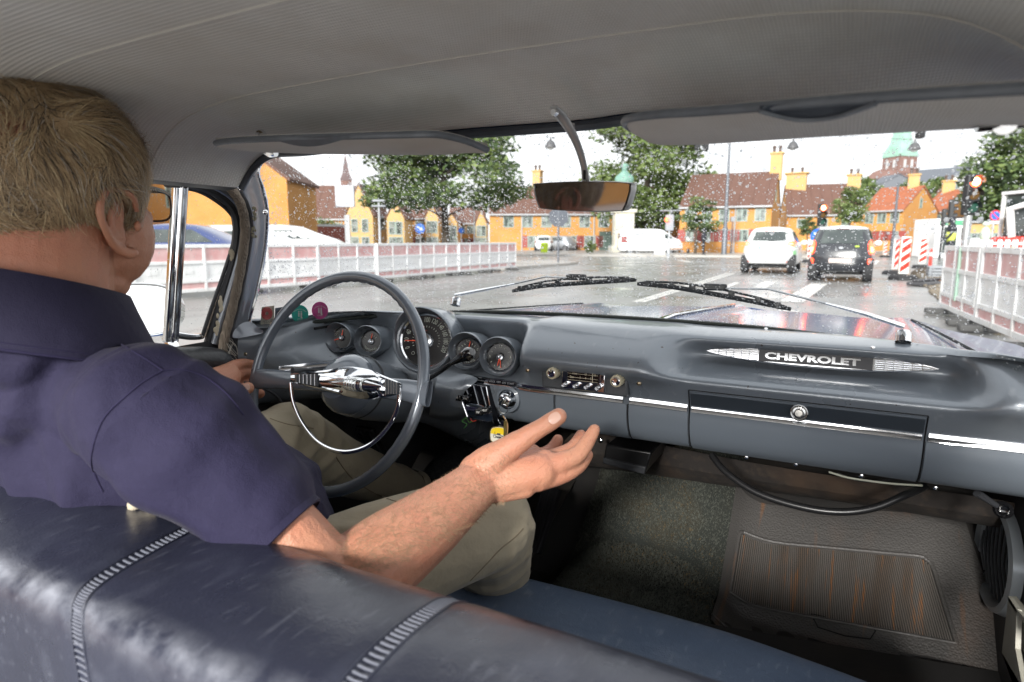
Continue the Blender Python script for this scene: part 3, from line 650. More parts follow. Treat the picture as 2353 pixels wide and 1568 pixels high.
pl_ = rpch('number_plate', mat('plate_on_white_car', (.70, .70, .70), .5), [(-.28, .28, .80), (-.28, .28, .90)], off=.015)
rpch('country_band', blue, [(-.34, -.28, .80), (-.34, -.28, .90)], off=.02); rpch('rear_wiper', black, [(-.02, .35, 1.05), (-.02, .35, 1.065)], off=.03)
for s in (1, -1): spch('side_window', glassc, s, [(.75, 2.6, 1.03), (.72, 2.3, 1.2), (.85, 2.0, 1.36)])
spch('green_graphic', mat('green_graphic', (.22, .50, .22), .4), 1, [(.30, .62, .62), (.26, .5, .95)], .014)
q = MB(); q.ell((-.93, 2.5, 1.0), (.11, .06, .08)); q.ell((.93, 2.5, 1.0), (.11, .06, .08)); q.build('wing_mirror', wp, T)
tabK = [(.20, .66, .25, 3.4), (.30, .78, .06, 3.55), (.45, .80, .0, 3.6), (.62, .80, -.02, 3.6), (.82, .79, .03, 3.5), (.95, .76, .09, 3.2), (1.05, .73, .14, 2.8), (1.25, .67, .24, 2.5), (1.37, .62, .30, 2.3), (1.42, .55, .36, 2.2), (1.46, .42, .6, 2.0), (1.47, .2, .9, 1.7)]
p = gp(1934, 16.3)
T, rpch, spch, rp = vehicle('black hatchback with white roof stopped directly ahead, brake lights glowing', bp_, tabK, p, HZ, 4.8, roof=(wp, 1.39), name='hatchback')
rpch('rear_window', glassc, [(-.80, .80, 1.0), (-.88, .88, 1.08), (-.84, .84, 1.30), (-.76, .76, 1.36)])
for s in (1, -1):
    f = lambda a, b: (a, b) if s > 0 else (-b, -a)
    rpch('tail_lamp', tail, [(*f(.84, .95), .72), (*f(.80, .985), .80), (*f(.82, .985), .98), (*f(.9, .98), 1.08)], off=.02)
    rpch('lamp_core', tailhot, [(*f(.87, .94), .78), (*f(.87, .94), .90)], off=.03)
    rpch('fog_lamp', tail, [(*f(.80, .92), .47), (*f(.80, .92), .60)], off=.02)
    spch('side_window', glassc, s, [(.5, 2.4, 1.0), (.5, 2.2, 1.2), (.55, 2.1, 1.33)])
pk = rpch('number_plate', mat('plate_pinkish', (.62, .50, .47), .5), [(-.33, .33, .50), (-.33, .33, .61)], off=.02)
rpch('bumper_groove', mat('dark_trim', (.05, .05, .055), .6), [(-.9, .9, .655), (-.9, .9, .67)], off=.012); rpch('silver_diffuser', steel, [(-.55, .55, .265), (-.58, .58, .285)], off=.015)
rpch('badge', chrome, [(-.05, .05, .86), (-.07, .07, .885), (-.05, .05, .91)], off=.02); rpch('chrome_script', chrome, [(-.62, -.46, .93), (-.62, -.46, .945)], off=.02)
rpch('yellow_sticker', mat('lime_sticker', (.45, .65, .06), .5), [(.42, .54, .91), (.42, .54, .94)], off=.02)
rpch('high_brake_lamp', mat('unlit_red', (.18, .02, .02), .3), [(-.25, .25, 1.375), (-.25, .25, 1.39)], off=.02)
q = MB(); q.ell((-.86, 2.1, 1.0), (.10, .06, .08)); q.ell((.86, 2.1, 1.0), (.10, .06, .08)); q.build('wing_mirror', wp, T)
for s in (-1, 1):
    q = MB(); q.ell((s*.33, .75, 1.12), (.13, .07, .12)); q.build('headrest', black, T)
# far vehicles
tabV = [(.25, .80, .1, 4.6), (.4, .92, 0, 4.95), (.8, .95, 0, 4.95), (1.1, .94, .02, 4.7), (1.3, .92, .04, 4.2), (1.6, .89, .06, 3.8), (1.85, .85, .1, 3.4), (1.93, .78, .2, 3.2), (1.96, .5, .5, 2.9)]
a = gp(1392, 49.5)
T, rpch, spch, rp = vehicle('white delivery van parked by the pavement with lettering on its side', wp, tabV, a+Vector((.9, .3, 0)), R(-66), 8, cat='van', name='delivery_van', wheels=((.9,), (3.9,)), wr=.33)
spch('side_window', glassc, 1, [(3.5, 4.15, 1.2), (3.45, 3.75, 1.55)]); spch('door_gap', rubber, 1, [(3.3, 3.33, .5), (3.3, 3.33, 1.8)])
for (z, w, sz) in ((1.55, 2.2, .30), (1.15, 1.1, .18)):
    M = frame((.962, 1.85 if sz > .2 else 1.5, z), (0, 1, 0), (0, 0, 1)); txt('Rørteknik' if sz > .2 else 'Tlf. 38 10', sz, M, 'lettering', mat('van_lettering', (.16, .18, .20), .5), T)
rpch('rear_window', glassc, [(-.8, -.1, 1.25), (-.8, -.1, 1.6)]); rpch('rear_window', glassc, [(.1, .8, 1.25), (.1, .8, 1.6)]); rpch('number_plate', mat('yellow_plate', (.75, .45, .04), .5), [(-.7, -.2, .52), (-.7, -.2, .66)], off=.02)
for s in ((-.99, -.9), (.9, .99)): rpch('tail_lamp', mat('unlit_red', (.18, .02, .02)), [(*s, .9), (*s, 1.4)], off=.015)
T2, rpch, spch, rp = vehicle('small white car parked nose in before the long ochre house', wp, tabZ, gp(1248, 56), R(20), 4.2, name='parked_car')
rpch('rear_window', glassc, [(-.8, .8, 1.04), (-.85, .85, 1.15), (-.7, .7, 1.36)]); rpch('tail_lamp', mat('unlit_red', (.18, .02, .02)), [(.75, .98, .85), (.75, .98, 1.)]); rpch('tail_lamp', MATS['unlit_red'], [(-.98, -.75, .85), (-.98, -.75, 1.)])
T2, rpch, spch, rp = vehicle('silver car parked to the side of the van near the bush', mat('silver_paint', (.45, .47, .5), .3, .6), tabZ, gp(1318, 60), R(75), 4.2, name='parked_car')
for s in (1, -1): spch('side_window', glassc, s, [(.75, 2.6, 1.03), (.85, 2.0, 1.36)])
T2, rpch, spch, rp = vehicle('long white van parked behind the barrier before the red garden wall', wp, [(.25, .8, .1, 4.8), (.4, .95, 0, 5.1), (.9, .97, 0, 5.1), (1.1, .95, .02, 4.7), (1.35, .9, .05, 3.9), (1.55, .82, .15, 3.4), (1.6, .6, .4, 3.1)], gp(470, 22), R(-68), 5, cat='van', name='delivery_van', wheels=((.9,), (3.9,)))
for s in (1, -1): spch('side_window', glassc, s, [(2.6, 4.3, 1.12), (2.7, 3.6, 1.42)])
T2, rpch, spch, rp = vehicle('dark blue car parked behind the barrier seen beyond the vent window', mat('blue_paint', (.03, .05, .16), .25, coat=.6), tabZ, gp(300, 17), R(-62), 4.2, name='parked_car')
for s in (1, -1): spch('side_window', glassc, s, [(.75, 2.6, 1.03), (.85, 2.0, 1.36)])
T2, rpch, spch, rp = vehicle('white car parked behind the barrier in the vent window', wp, tabZ, gp(455, 19.5), R(-64), 4.2, name='parked_car')
for s in (1, -1): spch('side_window', glassc, s, [(.75, 2.6, 1.03), (.85, 2.0, 1.36)])
# verge behind the barrier
q = MB(); rnd = random.Random(4); a, b = gp(250, 14), gp(1100, 25)
for i in range(5000):
    t = rnd.random(); p = a+(b-a)*t+Vector((rnd.uniform(-.3, .3), rnd.uniform(-.3, .9), 0)); h = rnd.uniform(.5, .98); s = rnd.uniform(.02, .05)
    q.add([p+Vector((-s, 0, h*.5)), p+Vector((s, 0, h*.5)), p+Vector((rnd.uniform(-.1, .1), 0, h))], [(0, 1, 2)])
o = q.build('verge_plants', leafm[0], None, sm=False, kind='stuff')
# statue
T = thing('statue', 'green bronze bust on a pale stone pedestal in front of the tall tree', 'statue', gp(1431, 52), YAW)
ztop, zp = zat(386, 52), zat(490, 52)
q = MB(); q.box((0, 0, zp/2), (1.55, 1.5, zp)); q.box((0, 0, zp+.1), (1.9, 1.8, .28)); q.box((0, 0, .3), (2.1, 2.1, .6)); q.build('pedestal', mat('pale_stone', (.45, .43, .36), .8, n=(2, .4, 5)), T, bev=.03)
q = MB(); zm = zat(420, 52)
q.box((0, 0, lerp(zp, zm, .5)+.2), (.6, .5, zm-zp)); q.ell((0, 0, zat(418, 52)), (.80, .42, .55)); q.ell((0, 0, zat(420, 52)), (.6, .4, .8)); q.ell((0, 0, zat(392, 52)), (.26, .28, .36)); q.ell((0, 0, zat(388, 52)), (.42, .3, .12))
blob(q, .07, 'bust', mat('verdigris_bronze', (.12, .24, .20), .6, n=(3, .6, 5, None, (.4, .6), (.22, .36, .30))), T, 3)
# small street things
T = thing('notice_board', 'white A-board with pale green mark between van and bench', 'sign board', gp(1517, 45), YAW); q = MB(); q.box((0, 0, .62), (.78, .06, 1.1), Matrix.Rotation(.1, 3, 'X')); q.build('board', white, T, bev=.02); q = MB(); q.box((.0, -.07, .75), (.18, .01, .4)); q.build('mark', mat('pale_green_tape', (.4, .6, .48)), T); q = MB(); q.box((.1, 0, .05), (.5, .4, .1)); q.build('foot', mat('yellow_plastic', (.75, .5, .03), .5), T)
T = thing('waste_bin', 'lime yellow bin standing before the small white parked car', 'bin', gp(1251, 50)); q = MB(); q.lathe((0, 0, 0), (0, 0, 1), [(.22, 0), (.28, .05), (.30, .75), (.32, .8), (.2, .9), (0, .92)], 16); q.build('body', mat('hi_vis', (.55, .75, .03), .5), T)
T = thing('bench', 'long orange wooden bench in front of the gabled house', 'bench', gp(1560, 47), YAW+.1); wd = mat('orange_wood', (.45, .17, .04), .6)
for z, y in ((.45, 0), (.45, -.15), (.75, .2), (.9, .22)): q = MB(); q.box((0, y, z), (1.7, .12, .05)); q.build('slat', wd, T)
for x in (-.75, .75): q = MB(); q.box((x, 0, .25), (.06, .45, .5)); q.build('leg', black, T)
def far_person(lb, x, d, jm, h=1.75, lean=0.):
    q = MB(); k = h/1.75
    q.tube([(-.10, .25*lean, .03), (-.1, .1*lean, .45), (-.09, 0, .88)], [.06, .075, .10], 8); q.tube([(.12, -.25, .03), (.11, -.05, .45), (.09, 0, .88)], [.06, .075, .10], 8)
    q.ell((0, 0, 1.0), (.18, .13, .16)); q.ell((0, lean*.05, 1.3), (.22, .14, .27)); q.tube([(-.2, 0, 1.45), (-.27, .05, 1.15), (-.22, .2, .95)], [.06, .05, .04], 8); q.tube([(.2, 0, 1.45), (.27, .05, 1.15), (.22, .2, .95)], [.06, .05, .04], 8)
    q.ell((0, lean*.08, 1.64), (.09, .105, .125)); q.tube([(0, 0, 1.4), (0, 0, 1.6)], .06, 8)
    for i, v in enumerate(q.v): q.v[i] = (v[0]*k, v[1]*k, v[2]*k)
    T = blob(q, .03, 'person', mat('dark_clothes', (.02, .022, .03), .8), None, 2); T.location = gp(x, d); T.rotation_euler.z = YAW+1.2; tag(T, lb, 'person')
    q = MB(); q.ell((0, lean*.05, 1.28), (.25, .175, .34)); o = blob(q, .03, 'jacket', jm, T, 2)
    q = MB(); q.ell((0, 0, 1.72), (.12, .13, .09)); q.build('helmet' if jm is not MATS['dark_clothes'] else 'hood', jm, T)
    return T
mat('dark_clothes', (.02, .022, .03), .8)
far_person('pedestrian in dark clothes on the pavement before red shutters', 1617, 42, MATS['dark_clothes'], 1.25)
far_person('road worker in a yellow hi-vis jacket standing beside the traffic light pole', 2184, 26, mat('hi_vis_yellow', (.62, .68, .12), .7), 2.05)
far_person('road worker with white helmet crouching in the roadworks', 2262, 25, mat('pale_jacket', (.55, .62, .5), .7), 1.15)
# roadworks clutter: cabin, excavator, fences, planks
T = thing('site_cabin', 'white site cabin with dark doorway behind the beacons', 'cabin', gp(2158, 40), YAW)
q = MB(); q.box((0, 0, 1.2), (2.0, 2.2, 2.4)); q.build('body', white, T, bev=.05); q = MB(); q.box((-.1, -1.11, 1.1), (.8, .04, 1.6)); q.build('door', mat('dark_doorway', (.03, .04, .04), .5), T); q = MB(); q.box((.7, -1.11, 1.5), (.25, .04, .7)); q.build('window', pane, T); q = MB(); q.box((0, -1.12, 2.15), (1.6, .03, .3)); q.build('stripe', mat('green_stripe', (.10, .35, .20), .5), T)
T = thing('excavator', 'red and white mini digger at the edge of the roadworks', 'excavator', gp(2345, 17), YAW)
q = MB(); q.box((.25, 0, .9), (1.4, 1.1, .55)); q.build('body', red, T, bev=.08)
q = MB(); q.box((.3, 0, 1.75), (.95, .95, 1.15)); q.build('cab', glassc, T, bev=.05)
q = MB()
for sx in (-.5, .5):
    for sy in (-.5, .5): q.box((.3+sx, sy, 1.75), (.07, .07, 1.2))
q.box((.3, 0, 2.36), (1.1, 1.1, .08)); q.build('cab_frame', white, T)
q = MB(); q.tube([(-.3, -.1, 1.0), (-.55, -.2, 1.9), (-.25, -.5, 2.05), (.3, -1.2, 1.65)], [.09, .1, .09, .08], 8); q.build('arm', white, T)
for s in (-.45, .45): q = MB(); q.box((.3, s, .28), (1.7, .3, .5)); q.build('track', rubber, T, bev=.15)
q = MB(); q.box((-.2, -.9, .35), (.9, .06, .4)); q.build('blade', red, T)
rnd = random.Random(8)
for i, (x, d, w, h, m_, nm, lb) in enumerate(((2235, 15, 1.1, .12, 'orange_wood', 'plank', 'orange brown timber plank lying in the roadworks by the pole'), (2160, 15, 1.4, .1, 'dark_trim', 'kerbstone', 'dark kerbstone laid along the trench edge'), (2180, 18, .9, .35, 'grey_lamp', 'pallet', 'grey pallet of materials beyond the trench'), (2150, 20, 1.2, .15, 'bark', 'soil_heap', 'brown heap of dug soil near the red post'),
                     (2300, 13, .5, .95, 'yellow_plastic', 'crate', 'yellow crate seen over the near barrier'), (2310, 20, 1.6, .9, 'white_plastic', 'pipe_stack', 'white pipes bundle in front of the digger'), (2240, 22, 1.1, 1.05, 'white_plastic', 'water_tank', 'white tank behind the tall traffic light pole'))):
    p = gp(x, d); q = MB()
    if nm == 'soil_heap':
        q.ell((0, 0, 0), (w*.6, w*.4, .22)); o = q.build(nm, MATS['bark'], None)
    elif nm == 'pipe_stack':
        for k in range(6): q.tube([(-w/2, (k % 3)*.2-.2, .12+(k//3)*.2), (w/2, (k % 3)*.2-.2, .12+(k//3)*.2)], .1, 8)
        q.box((0, 0, .6), (.06, .7, .5)); o = q.build(nm, white, None)
    else:
        n_ = 4 if nm in ('pallet', 'crate') else 1
        for k in range(n_): q.box((0, 0, h*(k+.5)/n_), (w, w*.4, h/n_*.8))
        if nm == 'water_tank': q.tube([(0, 0, h), (0, 0, h+.1)], .15, 12)
        if nm in ('crate', 'pallet'):
            for sx in (-1, 1): q.box((sx*w*.45, 0, h/2), (.06, w*.42, h))
        if nm in ('plank', 'kerbstone'): q.box((.1, .25, h*1.2), (w*.9, w*.16, h*.5), Matrix.Rotation(.15, 3, 'Z'))
        o = q.build(nm, MATS[m_], None, bev=.02)
    o.location = p; o.rotation_euler.z = YAW+rnd.uniform(-.5, .5); tag(o, lb, nm.replace('_', ' '))
q = MB(); a, b = gp(2105, 22), gp(2190, 9.9); c, d_ = gp(2230, 10.5), gp(2215, 24); q.slab([a, b, c, d_], (0, 0, .025)); o = q.build('trench_ground', mat('dug_soil', (.13, .11, .085), .8, n=(3, .7, 8, None, (.35, .65), (.24, .2, .15)), bump=[('noise', 8, 1.)]), None, sm=False); o['kind'] = 'structure'
q = MB(); rnd = random.Random(5)
for i in range(500):
    p = a.lerp(b, rnd.random()).lerp(d_.lerp(c, rnd.random()), rnd.random()); s = rnd.uniform(.02, .09); q.ell(p+Vector((0, 0, .03)), (s, s*.8, s*.6), None, 6, 4)
o = q.build('rubble', MATS['dug_soil'], None); o['kind'] = 'stuff'
for i in range(5):
    p = gp(2255+i*25, 19-i*.8); T = thing('mesh_fence', ['white picket panel beside the grey pole', 'white picket panel left of the helmeted worker', 'white picket panel behind the helmeted worker', 'white picket panel by the yellow crate', 'white picket panel below the digger arm'][i], 'fence', p, YAW-.3, 'white site fence panels')
    q = MB(); q.box((0, 0, 1.0), (1.1, .04, .06)); q.box((0, 0, .3), (1.1, .04, .06)); q.build('rail', white, T)
    for k in range(7): q = MB(); q.box((-.5+k/6., 0, .62), (.05, .03, .95)); q.build('picket', white, T)
# ================================================================== THE CAR WE SIT IN
from mathutils.bvhtree import BVHTree
car = thing('vintage_car', 'blue grey 1960s car seen from inside its cabin, dashboard, bench seat and wet windscreen', 'car', (0, 0, 0))
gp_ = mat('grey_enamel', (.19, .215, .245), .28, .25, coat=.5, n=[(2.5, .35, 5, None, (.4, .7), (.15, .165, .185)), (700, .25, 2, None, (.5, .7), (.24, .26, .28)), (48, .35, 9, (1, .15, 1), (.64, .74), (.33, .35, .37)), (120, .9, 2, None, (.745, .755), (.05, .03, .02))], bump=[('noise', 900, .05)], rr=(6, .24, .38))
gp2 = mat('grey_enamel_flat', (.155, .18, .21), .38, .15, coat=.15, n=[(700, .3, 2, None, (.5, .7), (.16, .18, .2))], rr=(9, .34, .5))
darkg = mat('dark_grey_trim', (.035, .037, .042), .55, n=(30, .3, 4), bump=[('noise', 300, .15)])
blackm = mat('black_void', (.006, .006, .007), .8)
gap = mat('panel_gap', (.004, .004, .005), .9)
cloth = mat('headliner_cloth', (.82, .82, .80), .95, sheen=.2, n=[(3.5, .5, 6, None, (.42, .7), (.50, .46, .40)), (11, .3, 4, (1, 1, .4), (.45, .7), (.54, .48, .40))], bump=[('DIAGONAL', 0, 0)] if False else None)
def weave(m, sc, st, dist=.0012):
    T = m.node_tree; b = T.nodes['Principled BSDF']; tc = T.nodes.new('ShaderNodeTexCoord'); prev = None; outs = []
    for dr, s in (('X', sc), ('Y', sc*.55)):
        w = T.nodes.new('ShaderNodeTexWave'); w.bands_direction = dr; w.inputs['Scale'].default_value = s; w.inputs['Distortion'].default_value = .4; w.inputs['Detail'].default_value = 1
        T.links.new(tc.outputs['Object'], w.inputs['Vector']); outs.append(w.outputs['Fac'])
    mu = T.nodes.new('ShaderNodeMath'); mu.operation = 'MULTIPLY'; T.links.new(outs[0], mu.inputs[0]); T.links.new(outs[1], mu.inputs[1])
    bp = T.nodes.new('ShaderNodeBump'); bp.inputs['Strength'].default_value = st; bp.inputs['Distance'].default_value = dist; T.links.new(mu.outputs[0], bp.inputs['Height']); T.links.new(bp.outputs[0], b.inputs['Normal'])
    # the thread tips are paler than the gaps
    old = b.inputs['Base Color'].links[0].from_socket if b.inputs['Base Color'].links else None
    mi = T.nodes.new('ShaderNodeMix'); mi.data_type = 'RGBA'; mi.blend_type = 'MULTIPLY'; mi.inputs[0].default_value = .22
    if old: T.links.new(old, mi.inputs[6])
    else: mi.inputs[6].default_value = b.inputs['Base Color'].default_value
    cr = T.nodes.new('ShaderNodeValToRGB'); cr.color_ramp.elements[0].color = (.35, .34, .32, 1); cr.color_ramp.elements[1].color = (1, 1, 1, 1); cr.color_ramp.elements[1].position = .5
    T.links.new(mu.outputs[0], cr.inputs[0]); T.links.new(cr.outputs[0], mi.inputs[7]); T.links.new(mi.outputs[2], b.inputs['Base Color'])
weave(cloth, 95, .8)
visorm = mat('visor_cloth', (.82, .81, .78), .9, n=[(5, .45, 5, None, (.45, .7), (.52, .46, .37))]); weave(visorm, 110, .6)
binding = mat('grey_binding', (.12, .135, .155), .4, n=(60, .3, 3))
brown = mat('woven_welt', (.20, .165, .13), .9, n=(20, .4, 4)); weave(brown, 150, 1., .002)
def evenly(pts, n):
    pts = [Vector(p) for p in pts]; L = [0]
    for a, b in zip(pts, pts[1:]): L.append(L[-1]+(b-a).length)
    out = []; k = 0
    for i in range(n):
        s = L[-1]*i/(n-1)
        while k < len(L)-2 and L[k+1] < s: k += 1
        t = (s-L[k])/max(1e-9, L[k+1]-L[k]); out.append(pts[k].lerp(pts[k+1], min(1, t)))
    return out
# ---- headliner
def cz(Y): return 1.276-.002*max(0, (Y-.3))/.3 - (.046*((Y-.6)/.18)**2 if Y > .6 else 0)
HALF = [(0, 0), (.12, .001), (.24, .003), (.33, .006), (.40, .014), (.45, .026), (.485, .043), (.51, .062), (.53, .083), (.545, .102)]
def hrow(Y, n=34):
    L = [(-x, Y, cz(Y)-dz) for x, dz in HALF[::-1]]; Rr = [(x, Y, cz(Y)-dz) for x, dz in HALF[1:]]
    return evenly(smooth(L+Rr, 4), 2*n+1)
corner = [at(548, 432, X=-.585), at(575, 385, X=-.565), at(618, 352, X=-.50)]
hdr = [at(700, 344, Y=.765), at(860, 325, Y=.775), at(1040, 305, Y=.782), at(1300, 286, Y=.785)]
hdrL = smooth(corner+hdr, 5)
mid = Vector((.10, .785, hdrL[-1].z))
mirrorX = lambda p: Vector((-p.x, p.y, p.z))
header_line = evenly(hdrL+[mid]+[Vector((-p.x+.02, p.y, p.z)) for p in hdrL[::-1] if p.x < -.12], 69)
q = MB(); rows = [hrow(-.35), hrow(-.1), hrow(.1), hrow(.25), hrow(.4), hrow(.5), hrow(.6)]
A_ = rows[-1]
for t in (.12, .25, .4, .55, .7, .85, 1.):
    rows.append([Vector((lerp(a.x, b.x, t), lerp(a.y, b.y, t), lerp(a.z, b.z, t**1.9)) ) for a, b in zip(A_, header_line)])
rows.append([p+Vector((0, .02, .012)) for p in header_line])
q.grid(rows); hl = q.build('headliner', cloth, car, ang=80, sub=1)
for Y, r in ((.4, .0008), (.6, .0008)):
    q = MB(); q.tube([p+Vector((0, 0, -.0008)) for p in hrow(Y)], r, 6); q.build('seam', mat('seam_thread', (.6, .58, .54), .9), hl)
q = MB(); q.tube([p+Vector((0, .004, -.003)) for p in header_line], .0065, 8); q.build('header_gasket', mat('header_rubber', (.045, .052, .065), .35), car)
q = MB(); hc_ = header_line[9:-9]; q.grid([[p+Vector((0, .03, -.002)) for p in hc_], [p+Vector((0, .10, .03)) for p in hc_], [p+Vector((0, -.1, .05)) for p in hc_], [Vector((p.x, .3, 1.32)) for p in hc_], [Vector((p.x, -.3, 1.33)) for p in hc_]]); q.build('roof_panel', mat('car_blue', (.02, .06, .18), .22, .1, coat=.45), car)
# side rail between headliner and door glass
for s in (-1, 1):
    q = MB(); e = [(s*.545, Y, cz(Y)-.102) for Y in (-.35, 0, .3, .6)]
    ends = [Vector(p) for p in e]; ends += [Vector((s*abs(corner[0].x), corner[0].y, corner[0].z))] if True else []
    q.grid([ends, [p+Vector((s*.03, 0, -.004)) for p in ends], [p+Vector((s*.14, 0, .03)) for p in ends]]); q.build('roof_rail', darkg, car)
# ---- windscreen: wraps round to the pillars
PR = [(622, 352), (600, 372), (590, 398), (601, 430), (611, 475), (611, 530), (603, 600), (587, 675), (572, 732), (592, 757)]
def xs(y, a=-.62, b=-.70): return lerp(a, b, max(0, min(1.1, (y-360)/400)))
PRp = [at(x, y, X=xs(y)) for i, (x, y) in enumerate(PR)]
Ledge = evenly(smooth(PRp[1:], 5), 15)
def ws(s, t):
    f = t*14; i = min(13, int(f)); L = Ledge[i].lerp(Ledge[i+1], f-i)
    zc, yc = lerp(1.232, .926, t), lerp(.792, 1.205, t)
    a = abs(s); return Vector((s*abs(L.x), yc-(yc-L.y)*a**lerp(2.6, 4.5, t), zc-(zc-L.z)*a**2.4))
q = MB(); wsv = [[ws(-1+2*j/40, i/14) for j in range(41)] for i in range(15)]
q.grid(wsv); windscreen = q.build('windscreen', thin_glass('windscreen_glass', (.97, .985, .98), .8), car, ang=180)
bv = MB(); bv.grid([[ws(-1+2*j/60, i/30) for j in range(61)] for i in range(31)])
BV = BVHTree.FromPolygons([Vector(v) for v in bv.v], bv.f)
def hit(x, y, B=None, off=0.):
    o = CAM; d = (FW+RT*((x-1176.5)*.43518/FPX)+UPV*((784-y)*.43518/FPX)).normalized()
    p, n, i, dist = (B or BV).ray_cast(o, d)
    if p is None: return None
    if n.dot(d) < 0: n = -n
    return p+n*off
# rain drops on the outside of the glass: real lens shaped beads
dropm = bpy.data.materials.new('rain_drop'); dropm.use_nodes = True; MATS['rain_drop'] = dropm
T_ = dropm.node_tree; T_.nodes.clear(); tl_ = T_.nodes.new('ShaderNodeBsdfTranslucent'); tl_.inputs[0].default_value = (1, 1, 1, 1)
tp_ = T_.nodes.new('ShaderNodeBsdfTransparent'); tp_.inputs[0].default_value = (.86, .88, .9, 1); gg_ = T_.nodes.new('ShaderNodeBsdfGlossy'); gg_.inputs['Roughness'].default_value = .05
m1_ = T_.nodes.new('ShaderNodeMixShader'); m1_.inputs[0].default_value = .55; m2_ = T_.nodes.new('ShaderNodeMixShader'); m2_.inputs[0].default_value = .16; o_ = T_.nodes.new('ShaderNodeOutputMaterial')
T_.links.new(tp_.outputs[0], m1_.inputs[1]); T_.links.new(tl_.outputs[0], m1_.inputs[2]); T_.links.new(m1_.outputs[0], m2_.inputs[1]); T_.links.new(gg_.outputs[0], m2_.inputs[2]); T_.links.new(m2_.outputs[0], o_.inputs[0])
rnd = random.Random(11); q = MB()
def bead(q, p, n, r, el=1.):
    a = n.cross(Vector((0, 0, 1))).normalized(); b = n.cross(a).normalized(); o = len(q.v); k = 6
    for rr_, hh in ((1, 0), (.8, .38), (.38, .62)):
        for i in range(k):
            th = 2*math.pi*i/k; q.v.append(tuple(p+a*(r*rr_*math.cos(th))+b*(r*el*rr_*math.sin(th))+n*(r*hh)))
    q.v.append(tuple(p+n*(r*.68)))
    for j in range(2):
        for i in range(k): q.f.append((o+j*k+i, o+j*k+(i+1) % k, o+(j+1)*k+(i+1) % k, o+(j+1)*k+i))
    for i in range(k): q.f.append((o+2*k+i, o+2*k+(i+1) % k, o+3*k))
from mathutils import noise as mnoise
nd = 0
for i in range(56000):
    s, t = rnd.uniform(-1, 1), rnd.random()
    p = ws(s, t); dens = .5+.5*mnoise.noise(Vector((s*4, t*5, 1.7)))+.45*mnoise.noise(Vector((s*13, t*15, 4.)))
    if abs(s) < .5 and t < .75: dens += .12
    if rnd.random() > dens*.9: continue
    e = 1e-3; n = (ws(min(1, s+e), t)-ws(max(-1, s-e), t)).cross(ws(s, min(1, t+e))-ws(s, max(0, t-e))).normalized()
    if n.y < 0: n = -n
    r = min(.0028, .00066*math.exp(rnd.gauss(0, .5)))
    if rnd.random() < .04: r *= 1.7
    bead(q, p+n*.0004, n, r, rnd.uniform(.9, 1.5)); nd += 1
o = q.build('rain_drop', dropm, windscreen, ang=180, weld=False); o['kind'] = 'stuff'
# base trim of the glass
basel = [ws(-1+2*j/60, 1.) for j in range(61)]
q = MB(); q.tube([p+Vector((0, -.002, .001)) for p in basel], .0045, 8); q.build('glass_gasket', mat('wet_gasket', (.03, .035, .03), .3), car)
# ---- dashboard surface
P_ = [(1.215, .922), (1.15, .925), (1.09, .922), (1.07, .916), (1.078, .904), (1.092, .890), (1.085, .876), (1.052, .867), (1.016, .857), (1.018, .838), (1.030, .806), (1.031, .78), (1.040, .752), (1.064, .729), (1.12, .722)]
C_ = [(1.215, .924), (1.15, .928), (1.09, .926), (1.062, .919), (1.035, .908), (1.014, .896), (1.000, .882), (.993, .869), (.996, .856), (1.014, .838), (1.030, .807), (1.031, .78), (1.040, .752), (1.064, .729), (1.12, .722)]
D_ = [(1.215, .918), (1.17, .922), (1.125, .923), (1.112, .919), (1.110, .911), (1.113, .900), (1.116, .885), (1.114, .868), (1.10, .850), (1.062, .830), (1.033, .807), (1.033, .78), (1.040, .752), (1.064, .729), (1.12, .722)]
E_ = [(1.215, .915), (1.12, .915), (1.07, .905), (1.045, .895), (1.035, .885), (1.03, .875), (1.028, .865), (1.027, .855), (1.027, .845), (1.027, .83), (1.03, .807), (1.031, .78), (1.040, .752), (1.064, .729), (1.12, .722)]
def sst(a, b, x): t = max(0, min(1, (x-a)/(b-a))); return t*t*(3-2*t)
def prof(X):
    wE = 1-sst(-.665, -.60, X); wD = sst(-.665, -.60, X)*(1-sst(-.165, -.105, X)); wC = sst(-.165, -.105, X)*(1-sst(.115, .20, X)); wP = sst(.115, .20, X)*(1-sst(.545, .60, X)); wF = sst(.545, .60, X)
    return [Vector((X, wE*e[0]+wD*d[0]+(wC+wF)*c[0]+wP*p[0], wE*e[1]+wD*d[1]+(wC+wF)*c[1]+wP*p[1])) for e, d, c, p in zip(E_, D_, C_, P_)]
def surf(X, k, off=0.):
    pr = prof(X); n = len(pr); i = max(0, min(n-2, int(k))); t = k-i
    g = lambda j: pr[max(0, min(n-1, j))]
    a, b, c, d = g(i-1), g(i), g(i+1), g(i+2)
    p = .5*((2*b)+(c-a)*t+(2*a-5*b+4*c-d)*t*t+(3*b-a-3*c+d)*t**3)
    bend = .05*max(0, abs(X)-.45)**2*8        # the ends curve back towards the doors
    f = max(0, 1-k/4.)                         # the glass edge follows the wrapped windscreen
    yl = 1.2-.29*min(1, abs(X)/.70)**4.5
    if k < 3: p.y = lerp(p.y, min(p.y, yl+.01+k*-.02), min(1, f*1.6))
    p.y -= 1.25*max(0, -.585-X)*(1 if k >= 3 else 0 if k < 2 else k-2)
    if off:
        dk = surf0(pr, k+.05)-surf0(pr, k-.05); nn = Vector((0, -abs(dk.z)-1e-6, -dk.y if dk.z < 0 else dk.y)); nn = Vector((0, dk.z, -dk.y)).normalized()
        if nn.y > 0: nn = -nn
        p = p+nn*off
    return p
def surf0(pr, k):
    n = len(pr); k = max(0, min(n-1.001, k)); i = int(k); return pr[i].lerp(pr[i+1], k-i)
XS = [-.7375+.0125*i for i in range(121)]
